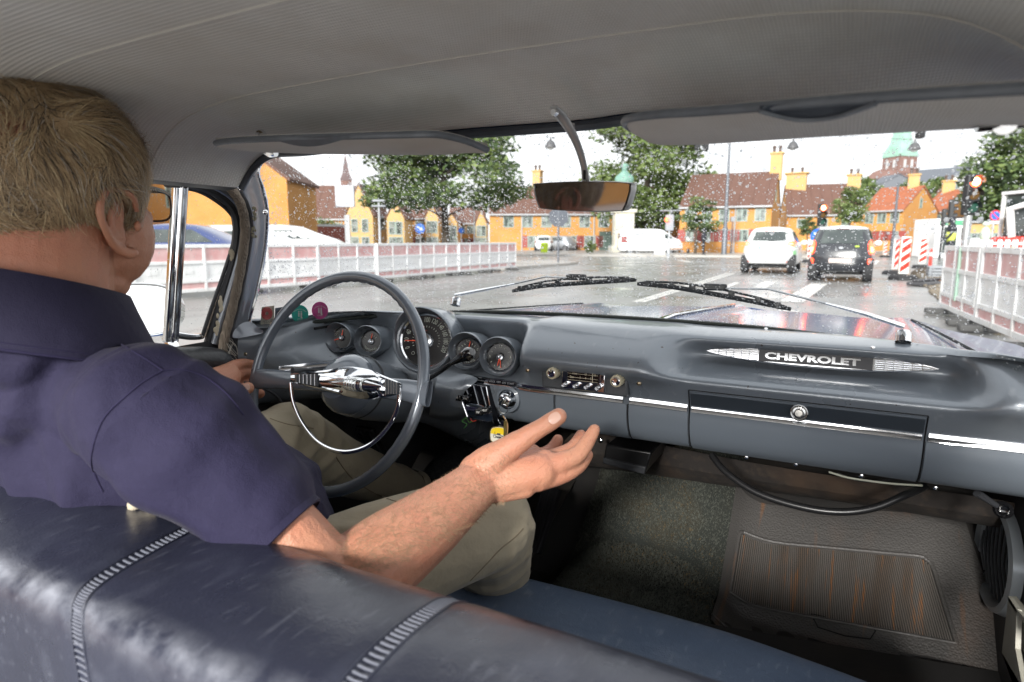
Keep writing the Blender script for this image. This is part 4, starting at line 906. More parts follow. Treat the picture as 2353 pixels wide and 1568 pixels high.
KS = [i/3 for i in range(43)]
q = MB(); q.grid([[surf(X, k) for k in KS] for X in XS]); dash = q.build('dashboard', gp_, car, ang=60)
dBV = BVHTree.FromPolygons([Vector(v) for v in q.v], q.f)
def patch(name, m, X0, X1, k0, k1, off, par, nx=24, nk=10, thick=.004, ang=40):
    q = MB(); top = [[surf(lerp(X0, X1, i/nx), lerp(k0, k1, j/nk), off) for j in range(nk+1)] for i in range(nx+1)]
    bot = [[surf(lerp(X0, X1, i/nx), lerp(k0, k1, j/nk), off-thick) for j in range(nk+1)] for i in range(nx+1)]
    q.grid(top); q.grid(bot); q.grid([top[0], bot[0]]); q.grid([top[-1], bot[-1]]); q.grid([[r[0] for r in top], [r[0] for r in bot]]); q.grid([[r[-1] for r in top], [r[-1] for r in bot]])
    return q.build(name, m, par, ang=ang)
# dark gaps round doors, then the doors themselves proud of them
def gapline(pts, r=.0017, par=None):
    q = MB(); q.tube([surf(X, k, .0006) for X, k in pts], r, 6, flat=.6); return q.build('panel_gap', gap, par or dash)
gx0, gx1 = .1885, .5175
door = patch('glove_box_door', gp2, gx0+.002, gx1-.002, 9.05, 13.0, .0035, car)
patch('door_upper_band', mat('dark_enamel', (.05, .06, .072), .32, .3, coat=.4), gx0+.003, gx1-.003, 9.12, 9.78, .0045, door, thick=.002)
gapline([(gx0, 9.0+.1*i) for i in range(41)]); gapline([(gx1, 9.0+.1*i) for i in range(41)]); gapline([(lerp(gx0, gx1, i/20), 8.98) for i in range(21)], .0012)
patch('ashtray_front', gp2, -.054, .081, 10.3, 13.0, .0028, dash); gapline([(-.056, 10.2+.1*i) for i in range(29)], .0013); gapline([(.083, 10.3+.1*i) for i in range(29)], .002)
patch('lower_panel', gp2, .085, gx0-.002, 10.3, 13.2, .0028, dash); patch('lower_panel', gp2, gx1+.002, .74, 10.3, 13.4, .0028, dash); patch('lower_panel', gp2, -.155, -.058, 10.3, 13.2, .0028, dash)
# chrome belt
def belt(X0, X1, par, kk=10.0):
    n = max(2, int((X1-X0)/.02)); rows = []
    for i in range(n+1):
        X = lerp(X0, X1, i/n); c = surf(X, kk, .004)
        rows.append([c+Vector((0, .004, .0068)), c+Vector((0, .0002, .0060)), c+Vector((0, -.0012, .0010)), c+Vector((0, -.0006, .0002)), c+Vector((0, -.0012, -.0006)), c+Vector((0, -.0026, -.0050)), c+Vector((0, .003, -.0066))])
    q = MB(); q.grid(rows); return q.build('chrome_strip', chrome, par, ang=25)
belt(-.66, -.50, dash); belt(-.30, .075, dash, 10.); belt(.087, gx0-.003, dash); belt(gx0+.004, gx1-.004, door); belt(gx1+.004, .74, dash)
# lettering plates on the belt
def plate_text(s, X, size, par, w):
    c = surf(X, 10, .0085); q = MB(); q.box(c, (w, .002, .0075)); o = q.build('name_plate', mat('black_enamel', (.01, .01, .015), .25), par, bev=.0008)
    txt(s, size, frame(c+Vector((0, -.0014, 0)), (1, 0, 0), (0, 0, 1)), 'lettering', mat('silver_print', (.6, .62, .64), .3, .5), par, .0002)
plate_text('LOCK  OFF  ON  START', -.165, .0052, dash, .062); plate_text('LIGHTS', -.59, .0052, dash, .035)
# glove box lock
c = at(1836, 949, Y=1.012); c.y = 1.012
q = MB(); q.lathe(c, (0, -1, .1), [(.0065, .001), (.009, .0005), (.0115, .0018), (.0125, .001), (.013, -.004)], 28); lk = q.build('lock', mat('dull_chrome', (.45, .45, .45), .2, 1.), door)
q = MB(); q.lathe(c, (0, -1, .1), [(0, .006), (.0048, .0058), (.0055, .0045), (.0055, -.003)], 20); q.build('key_button', mat('worn_steel', (.35, .34, .32), .3, .9), door)
# badge with lettering
bc = at(1870, 826, Y=1.080); bw = .164; bh = .0140; bu = Vector((0, .22, 1)).normalized(); bx = Vector((1, 0, 0)); bn = bx.cross(bu).normalized()*1.
def bpt(u, v, o=0): return bc+bx*u+bu*v+bn*o
if bn.y > 0: bn = -bn
def lensw(u): return bh*(1-abs(u/bw)**2.3)**.75 if abs(u) < bw else 0
q = MB(); us = [-bw+2*bw*i/40 for i in range(41)]
q.grid([[bpt(u, lensw(u)*1.0+.0004, 0), bpt(u, lensw(u), .004), bpt(u, lensw(u)*.86, .0052), bpt(u, lensw(u)*.80, .003), bpt(u, -lensw(u)*.80, .003), bpt(u, -lensw(u)*.86, .0052), bpt(u, -lensw(u), .004), bpt(u, -lensw(u)-.0004, 0)] for u in us]); badge = q.build('badge', chrome, car, ang=30)
q = MB(); q.slab([bpt(-.081, -.0098, .0031), bpt(.081, -.0098, .0031), bpt(.081, .0098, .0031), bpt(-.081, .0098, .0031)], bn*.0012); q.build('badge_panel', mat('black_enamel', (.01, .01, .015)), badge, sm=False)
txt('CHEVROLET', .0150, frame(bpt(-.004, -.0005, .0050), (1, 0, 0), bu) @ Matrix.Diagonal((1.62, .95, 1, 1)), 'lettering', chrome, badge, .0012, bold=.0006)
for s in (-1, 1):
    q = MB()
    for k in range(7):
        v = (k-3)/3.6*bh*.78; um = bw*(max(0, 1-(abs(v)/bh)**1.33))**.43*.93
        if um > .085: q.tube([bpt(s*.083, v, .0042), bpt(s*um, v, .0042)], .0006, 5)
    for k in range(5): u = .096+k*.012; q.tube([bpt(s*u, -lensw(u)*.8, .0044), bpt(s*u, lensw(u)*.8, .0044)], .0004, 4)
    q.build('badge_ribs', chrome, badge)
# speaker grille on top
g4 = [hit(x, y, dBV, 0) for x, y in ((1290, 742), (1360, 716), (1575, 737), (1515, 768))]
if all(g4):
    for p in g4: p.z += .0035
    q = MB(); q.slab([g4[0], g4[1], g4[2], g4[3]], (0, 0, -.006)); gr = q.build('speaker_grille', mat('grille_metal', (.12, .13, .14), .35, .6), car, sm=False)
    q = MB()
    for i in range(46):
        t = (i+.5)/46; a, b = g4[0].lerp(g4[3], t), g4[1].lerp(g4[2], t); q.tube([a+Vector((0, 0, .0007)), b+Vector((0, 0, .0007))], .0008, 4)
    o = q.build('grille_wires', mat('grille_light', (.30, .32, .34), .3, .6), gr); o['kind'] = 'stuff'
    q = MB(); q.tube([g4[0], g4[1], g4[2], g4[3], g4[0]], .0014, 6); q.build('grille_edge', gp_, gr)
for x, y in ((1360, 711), (1555, 724), (1760, 757), (2006, 800)):
    p = hit(x, y, dBV, 0)
    if p: screw(p+Vector((0, 0, .001)), (0, -.2, 1), .0035, dash)
for x, y in ((565, 814), (1213, 851), (1469, 881)):
    p = hit(x, y, dBV)
    if p: screw(p+Vector((0, -.0015, 0)), (0, -1, 0), .0042, dash, mat('brass_screw', (.40, .32, .22), .3, .9))
# ---- gauges
numm = mat('dial_print', (.80, .84, .74), .5); dialm = mat('dial_black', (.008, .008, .009), .25); needlem = mat('needle_orange', (.85, .07, .02), .4, emit=((1, .1, .03), .15))
hubm = mat('hub_clear', (.55, .57, .6), .12, .9)
glassg = thin_glass('dial_glass', (1, 1, 1), .6)
GN = Vector((.26, -1, .22)).normalized(); GX = Vector((0, 0, 1)).cross(GN).normalized(); GX = -GX if GX.x < 0 else GX; GU = GN.cross(GX).normalized()*1.
if GU.z < 0: GU = -GU
def gauge(label, c, r, shroud, back, visor, nm='gauge'):
    """deep cowl tapering back into the dash; the dial sits at its bottom"""
    c = Vector(c); rows = []; n = 44
    for k in range(n):
        a = 2*math.pi*k/n; ca, sa = math.cos(a), math.sin(a); d = GX*ca+GU*sa; v = visor*(max(0, sa)**1.3)
        R0 = r*shroud
        row = [c+d*R0*(1.14)-GN*back, c+d*R0*1.12-GN*(back*.5-v*.3), c+d*R0*1.05+GN*(v*.6-.004), c+d*R0*1.015+GN*(v+.0005), c+d*R0*.985+GN*(v+.0012), c+d*R0*.955+GN*(v*.9-.001), c+d*lerp(R0*.95, r*1.08, .5)-GN*(.008-v*.4), c+d*r*1.07-GN*.018]
        rows.append(row)
    q = MB(); q.grid(rows, True); g = q.build(nm, gp_, car, ang=70)
    if label: g['label'] = label
    dc = c-GN*.018
    q = MB(); q.lathe(dc, GN, [(r*1.08, -.004), (r*1.07, .003), (r*1.0, .0045), (r*.95, .002), (r*.95, 0)], 44, up=GU); q.build('bezel', chrome, g)
    q = MB(); q.lathe(dc, GN, [(0, 0), (r, 0)], 40); q.build('dial', dialm, g, sm=False)
    q = MB(); q.lathe(dc, GN, [(0, .006), (r*.08, .0062), (r*.12, .004), (r*.22, .0035), (r*.25, .0045), (r*.30, .002), (r*.31, 0)], 28); q.build('hub', hubm, g)
    return g, dc
def gtick(g, dc, r, angs, r0, r1, w=.0006):
    q = MB()
    for a in angs:
        a = R(a); d = GX*math.sin(a)+GU*math.cos(a); t = GX*math.cos(a)-GU*math.sin(a)
        q.slab([dc+d*r*r0-t*w+GN*.0006, dc+d*r*r0+t*w+GN*.0006, dc+d*r*r1+t*w+GN*.0006, dc+d*r*r1-t*w+GN*.0006], GN*.0004)
    q.build('tick_marks', numm, g, sm=False)
def gtxt(g, dc, s, a, rad, size, rot=True, sx=1.):
    a_ = R(a); d = GX*math.sin(a_)+GU*math.cos(a_); t = GX*math.cos(a_)-GU*math.sin(a_)
    M = frame(dc+d*rad+GN*.0007, t if rot else GX, d if rot else GU) @ Matrix.Diagonal((sx, 1, 1, 1)); txt(s, size, M, 'numeral', numm, g, .0002)
def needle(g, dc, r, a, w=.0011, r0=-.0, r1=.8, m=None):
    a = R(a); d = GX*math.sin(a)+GU*math.cos(a); t = GX*math.cos(a)-GU*math.sin(a)
    q = MB(); q.slab([dc+d*r*r0-t*w+GN*.003, dc+d*r*r0+t*w+GN*.003, dc+d*r*r1+t*w*.4+GN*.003, dc+d*r*r1-t*w*.4+GN*.003], GN*.0008); q.build('needle', m or needlem, g, sm=False)
def gc(x, y, Y): p = at(x, y, Y=Y); return p
# speedometer
g, dc = gauge('large speedometer with tall numerals and red needle', gc(972, 782, 1.035), .0555, 1.17, .085, .030, 'speedometer')
for i in range(11):
    a = -112+i*(224/10)
    if i < 11: gtxt(g, dc, str(i*20), a, .0430, .0150, True, .62)
gtick(g, dc, .0555, [-112+i*11.2 for i in range(21)], .50, .56, .0004)
needle(g, dc, .0555, -92, .0013, .2, .83)
txt('+', .009, frame(dc+GU*.0205+GN*.001, GX, GU) @ Matrix.Diagonal((1.4, .8, 1, 1)), 'emblem', mat('emblem_red', (.35, .05, .05), .4), g, .0004)
q = MB(); q.box(dc-GU*.036+GN*.001, (.020, .0015, .006)); q.build('odometer', mat('odo', (.03, .03, .03), .3), g); txt('0 4 7 1', .0045, frame(dc-GU*.036+GN*.0025, GX, GU), 'numeral', numm, g, .0002)
q = MB(); q.lathe(dc-GU*.027-GX*.027+GN*.0008, GN, [(.0035, 0), (.0035, .0006), (.0029, .0006)], 16); q.build('telltale', numm, g)
for (nm, x, y, Y, r, lab) in (('gen', 777, 776, 1.045, .0240, 'round charge gauge reading GEN'), ('temp', 845, 784, 1.045, .0240, 'round temperature gauge'), ('gas', 1070, 807, 1.030, .0262, 'round fuel gauge half hidden by the gear lever knob'), ('clock', 1144, 820, 1.025, .0268, 'round clock with red hands')):
    g, dc = gauge(lab, gc(x, y, Y), r, 1.36, .07, .012)
    if nm == 'gen': gtxt(g, dc, 'GEN', -48, .0165, .0080); needle(g, dc, r, 8, .0008, .25); needle(g, dc, r, -108, .0008, .3)
    if nm == 'temp':
        gtxt(g, dc, 'C', -68, .0175, .0080, False); gtick(g, dc, r, (-10, 10, 30, 50), .5, .66); needle(g, dc, r, 8, .0008, .3, .75)
        for i, ch in enumerate('TEMPERATURE'): 
            a = -128-i*9.5; a_ = R(a); d = GX*math.sin(a_)+GU*math.cos(a_); t = -(GX*math.cos(a_)-GU*math.sin(a_)); txt(ch, .0055, frame(dc+d*.0185+GN*.0007, t, -d), 'numeral', numm, g, .0002)
    if nm == 'gas':
        gtxt(g, dc, 'E', -78, .0195, .0075, False); gtxt(g, dc, 'F', 78, .0195, .0075, False); gtxt(g, dc, '1/2', -4, .0200, .0065, False); gtick(g, dc, r, (-50, -30, 28, 50), .55, .72); needle(g, dc, r, 12, .0008, .3, .8)
        for i, ch in enumerate('GASOLINE'):
            a = -142-i*11; a_ = R(a); d = GX*math.sin(a_)+GU*math.cos(a_); t = -(GX*math.cos(a_)-GU*math.sin(a_)); txt(ch, .0062, frame(dc+d*.0205+GN*.0007, t, -d), 'numeral', numm, g, .0002)
    if nm == 'clock':
        for s_, a in (('12', 0), ('3', 90), ('6', 180), ('9', 270)): gtxt(g, dc, s_, a, .0200, .0075, False)
        gtick(g, dc, r, (30, 60, 120, 150, 210, 240, 300, 330), .68, .80); needle(g, dc, r, 172, .0009, .0, .8); needle(g, dc, r, 192, .0012, .0, .65)
# ---- radio
ry = 1.004
rc = lambda x, y, Y=ry: at(x, y, Y=Y)
a0, a1, a2, a3 = rc(1243, 836), rc(1441, 863), rc(1441, 915), rc(1243, 892)
w_ = (a1-a0).length; zt_, zb_ = (a0.z+a1.z)/2, (a2.z+a3.z)/2
RCx, RCz = (a0.x+a1.x)/2, (zt_+zb_)/2
q = MB(); q.box((RCx, ry+.018, RCz), (w_, .03, zt_-zb_)); radio = q.build('radio', mat('radio_surround', (.06, .064, .07), .45, n=(500, .3, 2)), car, bev=.004, seg=3)
fy = ry+.0015
f0, f1 = rc(1293, 860, fy), rc(1393, 860, fy); fz = (rc(1343, 848, fy).z, rc(1343, 898, fy).z); fcx = (f0.x+f1.x)/2; fw = f1.x-f0.x; fcz = sum(fz)/2; fh = fz[0]-fz[1]
q = MB(); q.box((fcx, fy-.001, fcz), (fw, .008, fh)); q.build('chrome_face', chrome, radio, bev=.002, seg=3)
wz = fcz+fh*.17; wh = fh*.52; ww = fw*.74
q = MB(); q.box((fcx+.001, fy-.0052, wz), (ww, .002, wh)); q.build('tuning_window', mat('radio_dial', (.018, .012, .010), .2), radio, sm=False)
q = MB()
for dx, dz, bw_, bh_ in ((0, wh/2, ww+.003, .0018), (0, -wh/2, ww+.003, .0018), (-ww/2, 0, .0018, wh), (ww/2, 0, .0018, wh)): q.box((fcx+.001+dx, fy-.0062, wz+dz), (bw_, .003, bh_))
q.build('window_frame', chrome, radio, sm=False)
cream = mat('radio_print', (.62, .56, .42), .5)
for s_, dx, dz, sz in (('11oo', -.25, .22, .0058), ('15', .09, .22, .0058), ('19', .36, .22, .0058), ('2oo', -.34, -.12, .0058), ('3', -.08, -.12, .0058), ('4', .09, -.12, .0058), ('5', .25, -.12, .0058)):
    txt(s_, sz, frame((fcx+dx*ww, fy-.0064, wz+dz*wh), (1, 0, 0), (0, 0, 1)) @ Matrix.Diagonal((.75, 1, 1, 1)), 'lettering', cream, radio, .0001)
q = MB()
for dz in (.20, -.14, -.38): q.box((fcx, fy-.0063, wz+dz*wh), (ww*.93, .0003, .0005))
q.box((fcx+.30*ww, fy-.0066, wz), (.0010, .0004, wh*.9)); q.build('scale_line', cream, radio, sm=False)
for i in range(4):
    p = rc(1302+i*25.5, 881.5+i*2.6, fy-.003); q = MB(); q.lathe(p, (0, -1, 0), [(.0042, -.002), (.0042, .006), (.0030, .008), (.0030, .0115), (.0036, .0125), (.0036, .0155), (.0026, .017), (.0014, .0155), (0, .015)], 18); q.build('push_button', chrome, radio)
cr_ = mat('cream_plastic', (.52, .46, .32), .4)
for x, y in ((1267, 859), (1415, 877)):
    p = rc(x, y, ry-.018); q = MB(); pr_ = []
    n = 48
    for h, sc in ((-.018, 1), (-.004, 1), (0, .93), (.0005, .7)):
        pr_.append([p+Vector((math.cos(2*math.pi*k/n), 0, math.sin(2*math.pi*k/n)))*(.0105*sc*(1.0 if k % 4 < 2 or sc < 1 else .9))+Vector((0, -h, 0)) for k in range(n)])
    q.grid(pr_, False, True); kb = q.build('knob', cr_, radio, ang=30); q = MB(); q.lathe(p, (0, -1, 0), [(.0073, 0), (.0073, .001), (.006, .0016), (0, .0004)], 24); q.build('knob_cap', chrome, radio)
# ---- steering wheel
WC = Vector((-.432, .854, .8216)); wt = .37; WU = Vector((0, math.sin(wt), math.cos(wt))); WX = Vector((1, 0, 0)); WN = Vector((0, -math.cos(wt), math.sin(wt)))
def onw(x, y, off=0.):
    d = FW+RT*((x-1176.5)*.43518/FPX)+UPV*((784-y)*.43518/FPX); c0 = WC+WN*off; t = (c0-CAM).dot(WN)/d.dot(WN); return CAM+d*t
wheelm = mat('wheel_plastic', (.16, .185, .22), .22, .15, coat=.6, n=(400, .25, 2, None, (.5, .7), (.2, .22, .25)))
rows = []; n = 120
for k in range(n):
    a = 2*math.pi*k/n; d = WX*math.cos(a)+WU*math.sin(a); c = WC+d*.2035; row = []
    grip = 1 if (20 < math.degrees(a) < 160 or 200 < math.degrees(a) < 340) else 0
    for j in range(14):
        b = 2*math.pi*j/14; rin = .0108; rr_ = rin
        if grip and math.cos(b) < -.3 : rr_ = rin*(1+.10*math.cos(a*64))
        row.append(c+d*(rr_*math.cos(b))+WN*(rin*.95*math.sin(b)))
    rows.append(row)
q = MB(); q.grid(rows, True, True); sw = q.build('steering_wheel', wheelm, car, ang=60)
def wbar(pts, name, m, w0, w1, th0, th1, par=sw):   # tapered flat spoke along pts in the wheel plane
    path = smooth(pts, 6); N = len(path); rows = []
    for i, p in enumerate(path):
        t = i/(N-1); dr = (path[min(N-1, i+1)]-path[max(0, i-1)]).normalized(); s = WN.cross(dr).normalized(); w = lerp(w0, w1, t); th = lerp(th0, th1, t)
        rows.append([p+s*(w*math.copysign(abs(math.cos(b))**.7, math.cos(b)))+WN*(th*math.copysign(abs(math.sin(b))**.7, math.sin(b))) for b in [2*math.pi*j/16 for j in range(16)]])
    q = MB(); q.grid(rows, False, True); return q.build(name, m, par, ang=60)
hubc = WC-WN*.012
wbar([onw(584, 872, 0), onw(610, 871, 0), onw(660, 873, -.002), onw(760, 882, -.004)], 'spoke', wheelm, .022, .016, .0095, .010)
wbar([onw(986, 905, 0), onw(962, 903, 0), onw(930, 897, -.002), onw(850, 890, -.004)], 'spoke', wheelm, .023, .018, .0095, .010)
q = MB(); q.lathe(WC-WN*.045, WN, [(.052, -.03), (.060, -.01), (.058, .01), (.048, .028), (.034, .040), (0, .043)], 40, up=WU); q.build('hub', wheelm, sw)
# chrome crossbar cover, following the sighted outline
top = [(668, 856), (740, 852), (800, 843), (850, 850), (878, 862), (922, 880)]; bot = [(667, 880), (742, 896), (800, 912), (845, 918), (880, 914), (917, 908)]
T2_ = smooth([Vector((x, y, 0)) for x, y in top], 5); B2_ = smooth([Vector((x, y, 0)) for x, y in bot], 5)
q = MB(); rows = []; NN = len(T2_)
for i, (a, b) in enumerate(zip(T2_, B2_)):
    u = i/(NN-1); bulge = .005+.016*math.exp(-((u-.56)/.24)**4); g = lambda f, h: onw(lerp(a.x, b.x, f), lerp(a.y, b.y, f), .006+h)
    rows.append([g(0, -.012), g(0, 0), g(.08, .004), g(.16, bulge*.35), g(.32, bulge*.85), g(.5, bulge), g(.68, bulge*.85), g(.84, bulge*.35), g(.92, .004), g(1, 0), g(1, -.012)])
q.grid(rows); q.add(rows[0], [tuple(range(11))]); q.add(rows[-1], [tuple(range(11))]); q.build('horn_cover', chrome, sw, ang=24)
inset = mat('dark_inset', (.05, .055, .065), .35)
for (x0, x1, yt0, yt1, yb0, yb1, ns) in ((677, 729, 861, 859, 879, 888, 6), (884, 915, 869, 880, 907, 905, 5)):
    a, b, c, d = onw(x0, yt0, .0135), onw(x1, yt1, .0135), onw(x1, yb1, .0135), onw(x0, yb0, .0135)
    q = MB(); q.slab([a, b, c, d], -WN*.003); q.build('inset', inset, sw, sm=False)
    for i in range(ns): t = (i+.5)/ns; q = MB(); q.tube([a.lerp(b, t)+WN*.0008, d.lerp(c, t)+WN*.0008], .0010, 6); q.build('inset_bar', chrome, sw)
# clear ribbed spear in the middle
ca, cb = onw(752, 879, .026), onw(884, 889, .026); ax = (cb-ca); L_ = ax.length; ax.normalize()
q = MB(); q.lathe(ca, ax, [(0, 0), (.003, L_*.1), (.006, L_*.28), (.0115, L_*.38), (.0130, L_*.5), (.0125, L_*.62), (.008, L_*.7), (.0045, L_*.85), (.0015, L_*.95), (0, L_)], 24, up=WN); q.build('spear', chrome, sw)
for i in range(7):
    t = .38+.28*i/6; r_ = .0136-.002*abs(i-3)/3; q = MB(); q.lathe(ca+ax*L_*t, ax, [(r_*.9, -.0024), (r_, -.0016), (r_, .0016), (r_*.9, .0024)], 24, up=WN); q.build('spear_ring', mat('clear_ribs', (.62, .64, .62), .12, .6), sw)
# horn ring
hr = smooth([onw(668, 880, .008), onw(674, 925, .006), onw(696, 975, .004), onw(735, 1020, .003), onw(790, 1039, .003), onw(848, 1024, .003), (onw(893, 980, .004)), onw(915, 935, .006), onw(917, 893, .008)], 8)
q = MB(); q.tube(hr, .0042, 10, up=WN, flat=.7); q.build('horn_ring', chrome, sw)
# column and its cowl
q = MB(); q.tube(smooth([WC-WN*.05, WC-WN*.11, WC-WN*.19, WC-WN*.34, WC-WN*.62+Vector((0, 0, -.05))], 5), [.060, .062, .058, .045, .04], 28); q.build('steering_column', gp_, car, ang=60)
q = MB(); q.lathe(WC-WN*.075, WN, [(.0625, -.003), (.0635, 0), (.0625, .003)], 40, up=WU); q.build('column_ring', mat('dark_trim', (.05, .05, .055)), car)
# bracket under the cowl joining column and dash
br = [at(1000, 850, Y=1.0), at(1110, 870, Y=1.015), at(1190, 930, Y=1.04), at(1150, 962, Y=1.06), at(1060, 970, Y=1.04), at(985, 945, Y=.98)]
q = MB(); 
q.grid([[at(1010, 845, Y=1.03), at(1050, 856, Y=1.02), at(1120, 870, Y=1.02)], [at(1002, 880, Y=.985), at(1040, 890, Y=.985), at(1058, 895, Y=1.0)], [at(992, 920, Y=.99), at(1035, 935, Y=.99), at(1060, 945, Y=1.01)], [at(985, 955, Y=1.02), at(1035, 968, Y=1.03), at(1085, 955, Y=1.05)], [at(985, 958, Y=1.12), at(1035, 972, Y=1.13), at(1085, 960, Y=1.15)]])
q.build('column_bracket', gp_, car, sub=2)
# gear lever
q = MB(); q.tube(smooth([at(955, 885, Y=.97), at(1000, 862, Y=.955), at(1040, 833, Y=.94), at(1056, 822, Y=.937)], 4), [.0042, .0045, .005], 12); gl_ = q.build('gear_lever', mat('lever_grey', (.03, .032, .036), .25, .4), car)
q = MB(); k0, k1 = at(1040, 834, Y=.94), at(1087, 808, Y=.925); ax = (k1-k0).normalized(); L_ = (k1-k0).length
q.lathe(k0, ax, [(.0045, -.004), (.0062, .004), (.0085, L_*.45), (.0125, L_*.68), (.0118, L_*.86), (.007, L_*.97), (0, L_)], 24); q.build('gear_knob', mat('gloss_black', (.008, .008, .009), .06, coat=1.), gl_)
q = MB(); q.tube([at(735, 852, Y=.90), at(700, 850, Y=.87), at(672, 852, Y=.84)], [.003, .004, .006], 8); q.build('indicator_stalk', darkg, car)
# ---- heater panel, ignition
hy = 1.018
q = MB(); hp = [at(x, y, Y=hy) for x, y in ((1046, 878), (1118, 889), (1134, 972), (1075, 958))]
q.slab(hp, (0, .02, 0)); hpn = q.build('heater_panel', mat('black_chrome', (.05, .05, .06), .12, .9), car, bev=.0015)
q = MB(); q.tube([p+Vector((0, -.001, 0)) for p in hp+[hp[0]]], .0016, 6); q.build('panel_edge', chrome, hpn)
q = MB(); q.grid([[at(1066, 925, Y=hy-.002), at(1100, 928, Y=hy-.004), at(1130, 940, Y=hy-.002)], [at(1072, 942, Y=hy-.008), at(1104, 948, Y=hy-.010), at(1132, 955, Y=hy-.008)], [at(1075, 958, Y=hy-.002), at(1106, 966, Y=hy-.003), at(1134, 972, Y=hy-.002)]]); q.build('chrome_lip', chrome, hpn, sub=1)
for (x0, y0, x1, y1) in ((1068, 885, 1078, 912), (1088, 886, 1100, 930), (1105, 888, 1118, 935)):
    q = MB(); q.tube([at(x0, y0, Y=hy-.002), at(x1, y1, Y=hy-.002)], .0013, 6); q.build('slot', gp_, hpn)
for s_, x, y in (('AIR', 1055, 912), ('FAN', 1073, 914), ('DEF', 1103, 945), ('HEAT', 1118, 941)):
    c = at(x, y+1, Y=hy-.012); q = MB(); q.box(c, (.0150, .016, .0125)); k_ = q.build('lever_knob', mat('gloss_black', (.008, .008, .009)), hpn, bev=.002)
    txt(s_, .0056, frame(c+Vector((0, -.0082, .0005)), (1, 0, 0), (0, 0, 1)) @ Matrix.Diagonal((.8, 1, 1, 1)), 'lettering', mat('white_print', (.75, .75, .72), .5), k_, .0002)
ic = at(1163, 919, Y=1.020)
q = MB(); q.lathe(ic, (0, -1, .1), [(.020, -.012), (.0185, -.004), (.015, .0), (.0142, .005), (.0125, .008), (.0095, .0095), (0, .010)], 32); ig = q.build('ignition_lock', chrome, car)
q = MB(); q.box(ic+Vector((0, -.014, .0)), (.006, .010, .017), Matrix.Rotation(R(35), 3, 'Y')); q.build('lock_wing', chrome, ig, bev=.001)
q = MB(); q.lathe(ic, (0, -1, .1), [(.027, -.014), (.025, -.006), (.019, -.004)], 32); q.build('dash_dimple', gp2, ig)
for cl, pts in (((.10, .35, .08), ((1075, 958), (1062, 968), (1073, 975), (1066, 984))), ((.45, .03, .02), ((1080, 956), (1085, 968), (1094, 966))), ((.12, .30, .07), ((1070, 958), (1078, 970), (1085, 968)))):
    q = MB(); q.tube(smooth([at(x, y, Y=1.03) for x, y in pts], 5), .0011, 6); q.build('wire', mat('wire_%d' % int(cl[0]*100), cl, .5), car)
# ---- under the dash
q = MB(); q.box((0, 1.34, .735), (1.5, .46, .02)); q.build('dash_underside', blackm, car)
ins = mat('firewall_felt', (.022, .018, .016), .9, n=[(8, .5, 8, None, (.5, .75), (.12, .07, .04)), (60, .5, 4, None, (.5, .75), (.07, .05, .035))], bump=[('noise', 60, .5), ('noise', 9, .5)])
fl = mat('floor_black', (.030, .028, .027), .8, n=(8, .6, 6, None, (.45, .7), (.035, .028, .022)))
def zf(X, Y):
    base = .275+max(0, Y-1.3)*.80; hump = math.exp(-((X-.045)/.165)**4)*(.115+.03*max(0, Y-1.1))*min(1, max(0, (Y-.6)/.4)+.55)
    return base+hump
q = MB(); q.grid([[(-.78+1.56*i/52, .3+1.33*j/44, zf(-.78+1.56*i/52, .3+1.33*j/44)) for j in range(45)] for i in range(53)]); floor_ = q.build('floor', fl, car)
FB = BVHTree.FromPolygons([Vector(v) for v in q.v], q.f)
q = MB(); q.grid([[(-.78, 1.62, .45), (0, 1.62, .45), (.78, 1.62, .45)], [(-.78, 1.625, .62), (0, 1.625, .62), (.78, 1.625, .62)], [(-.78, 1.58, .74), (0, 1.58, .74), (.78, 1.58, .74)]]); q.build('firewall', fl, car)
q = MB(); lo = [at(x, y, Y=1.40) for x, y in ((1300, 1075), (1395, 1082), (1560, 1108), (1700, 1128), (1950, 1160), (2200, 1205), (2420, 1240))]; hi = [at(x, y, Y=1.36) for x, y in ((1300, 985), (1400, 1000), (1560, 1030), (1700, 1060), (1950, 1100), (2200, 1135), (2420, 1165))]
q.grid([hi, [a.lerp(b, .5)+Vector((0, -.02, 0)) for a, b in zip(hi, lo)], lo, [p+Vector((0, .06, -.01)) for p in lo]]); q.build('firewall_cover', ins, car, sub=1)
# heater duct box
q = MB(); pts = [at(x, y, Y=1.22) for x, y in ((1392, 1022), (1498, 1040), (1482, 1090), (1385, 1060))]; q.slab(pts, (0, .16, 0)); hb = q.build('heater_box', mat('satin_black', (.010, .010, .011), .35), car, bev=.004)
q = MB(); pts = [at(x, y, Y=1.215) for x, y in ((1385, 1052), (1484, 1074), (1480, 1091), (1385, 1066))]; q.slab(pts, (0, .02, 0)); q.build('duct_lip', darkg, hb, bev=.002)
for x, y in ((1380, 1013), (1505, 1045)): screw(at(x, y, Y=1.30), (0, -1, 0), .006, hb)
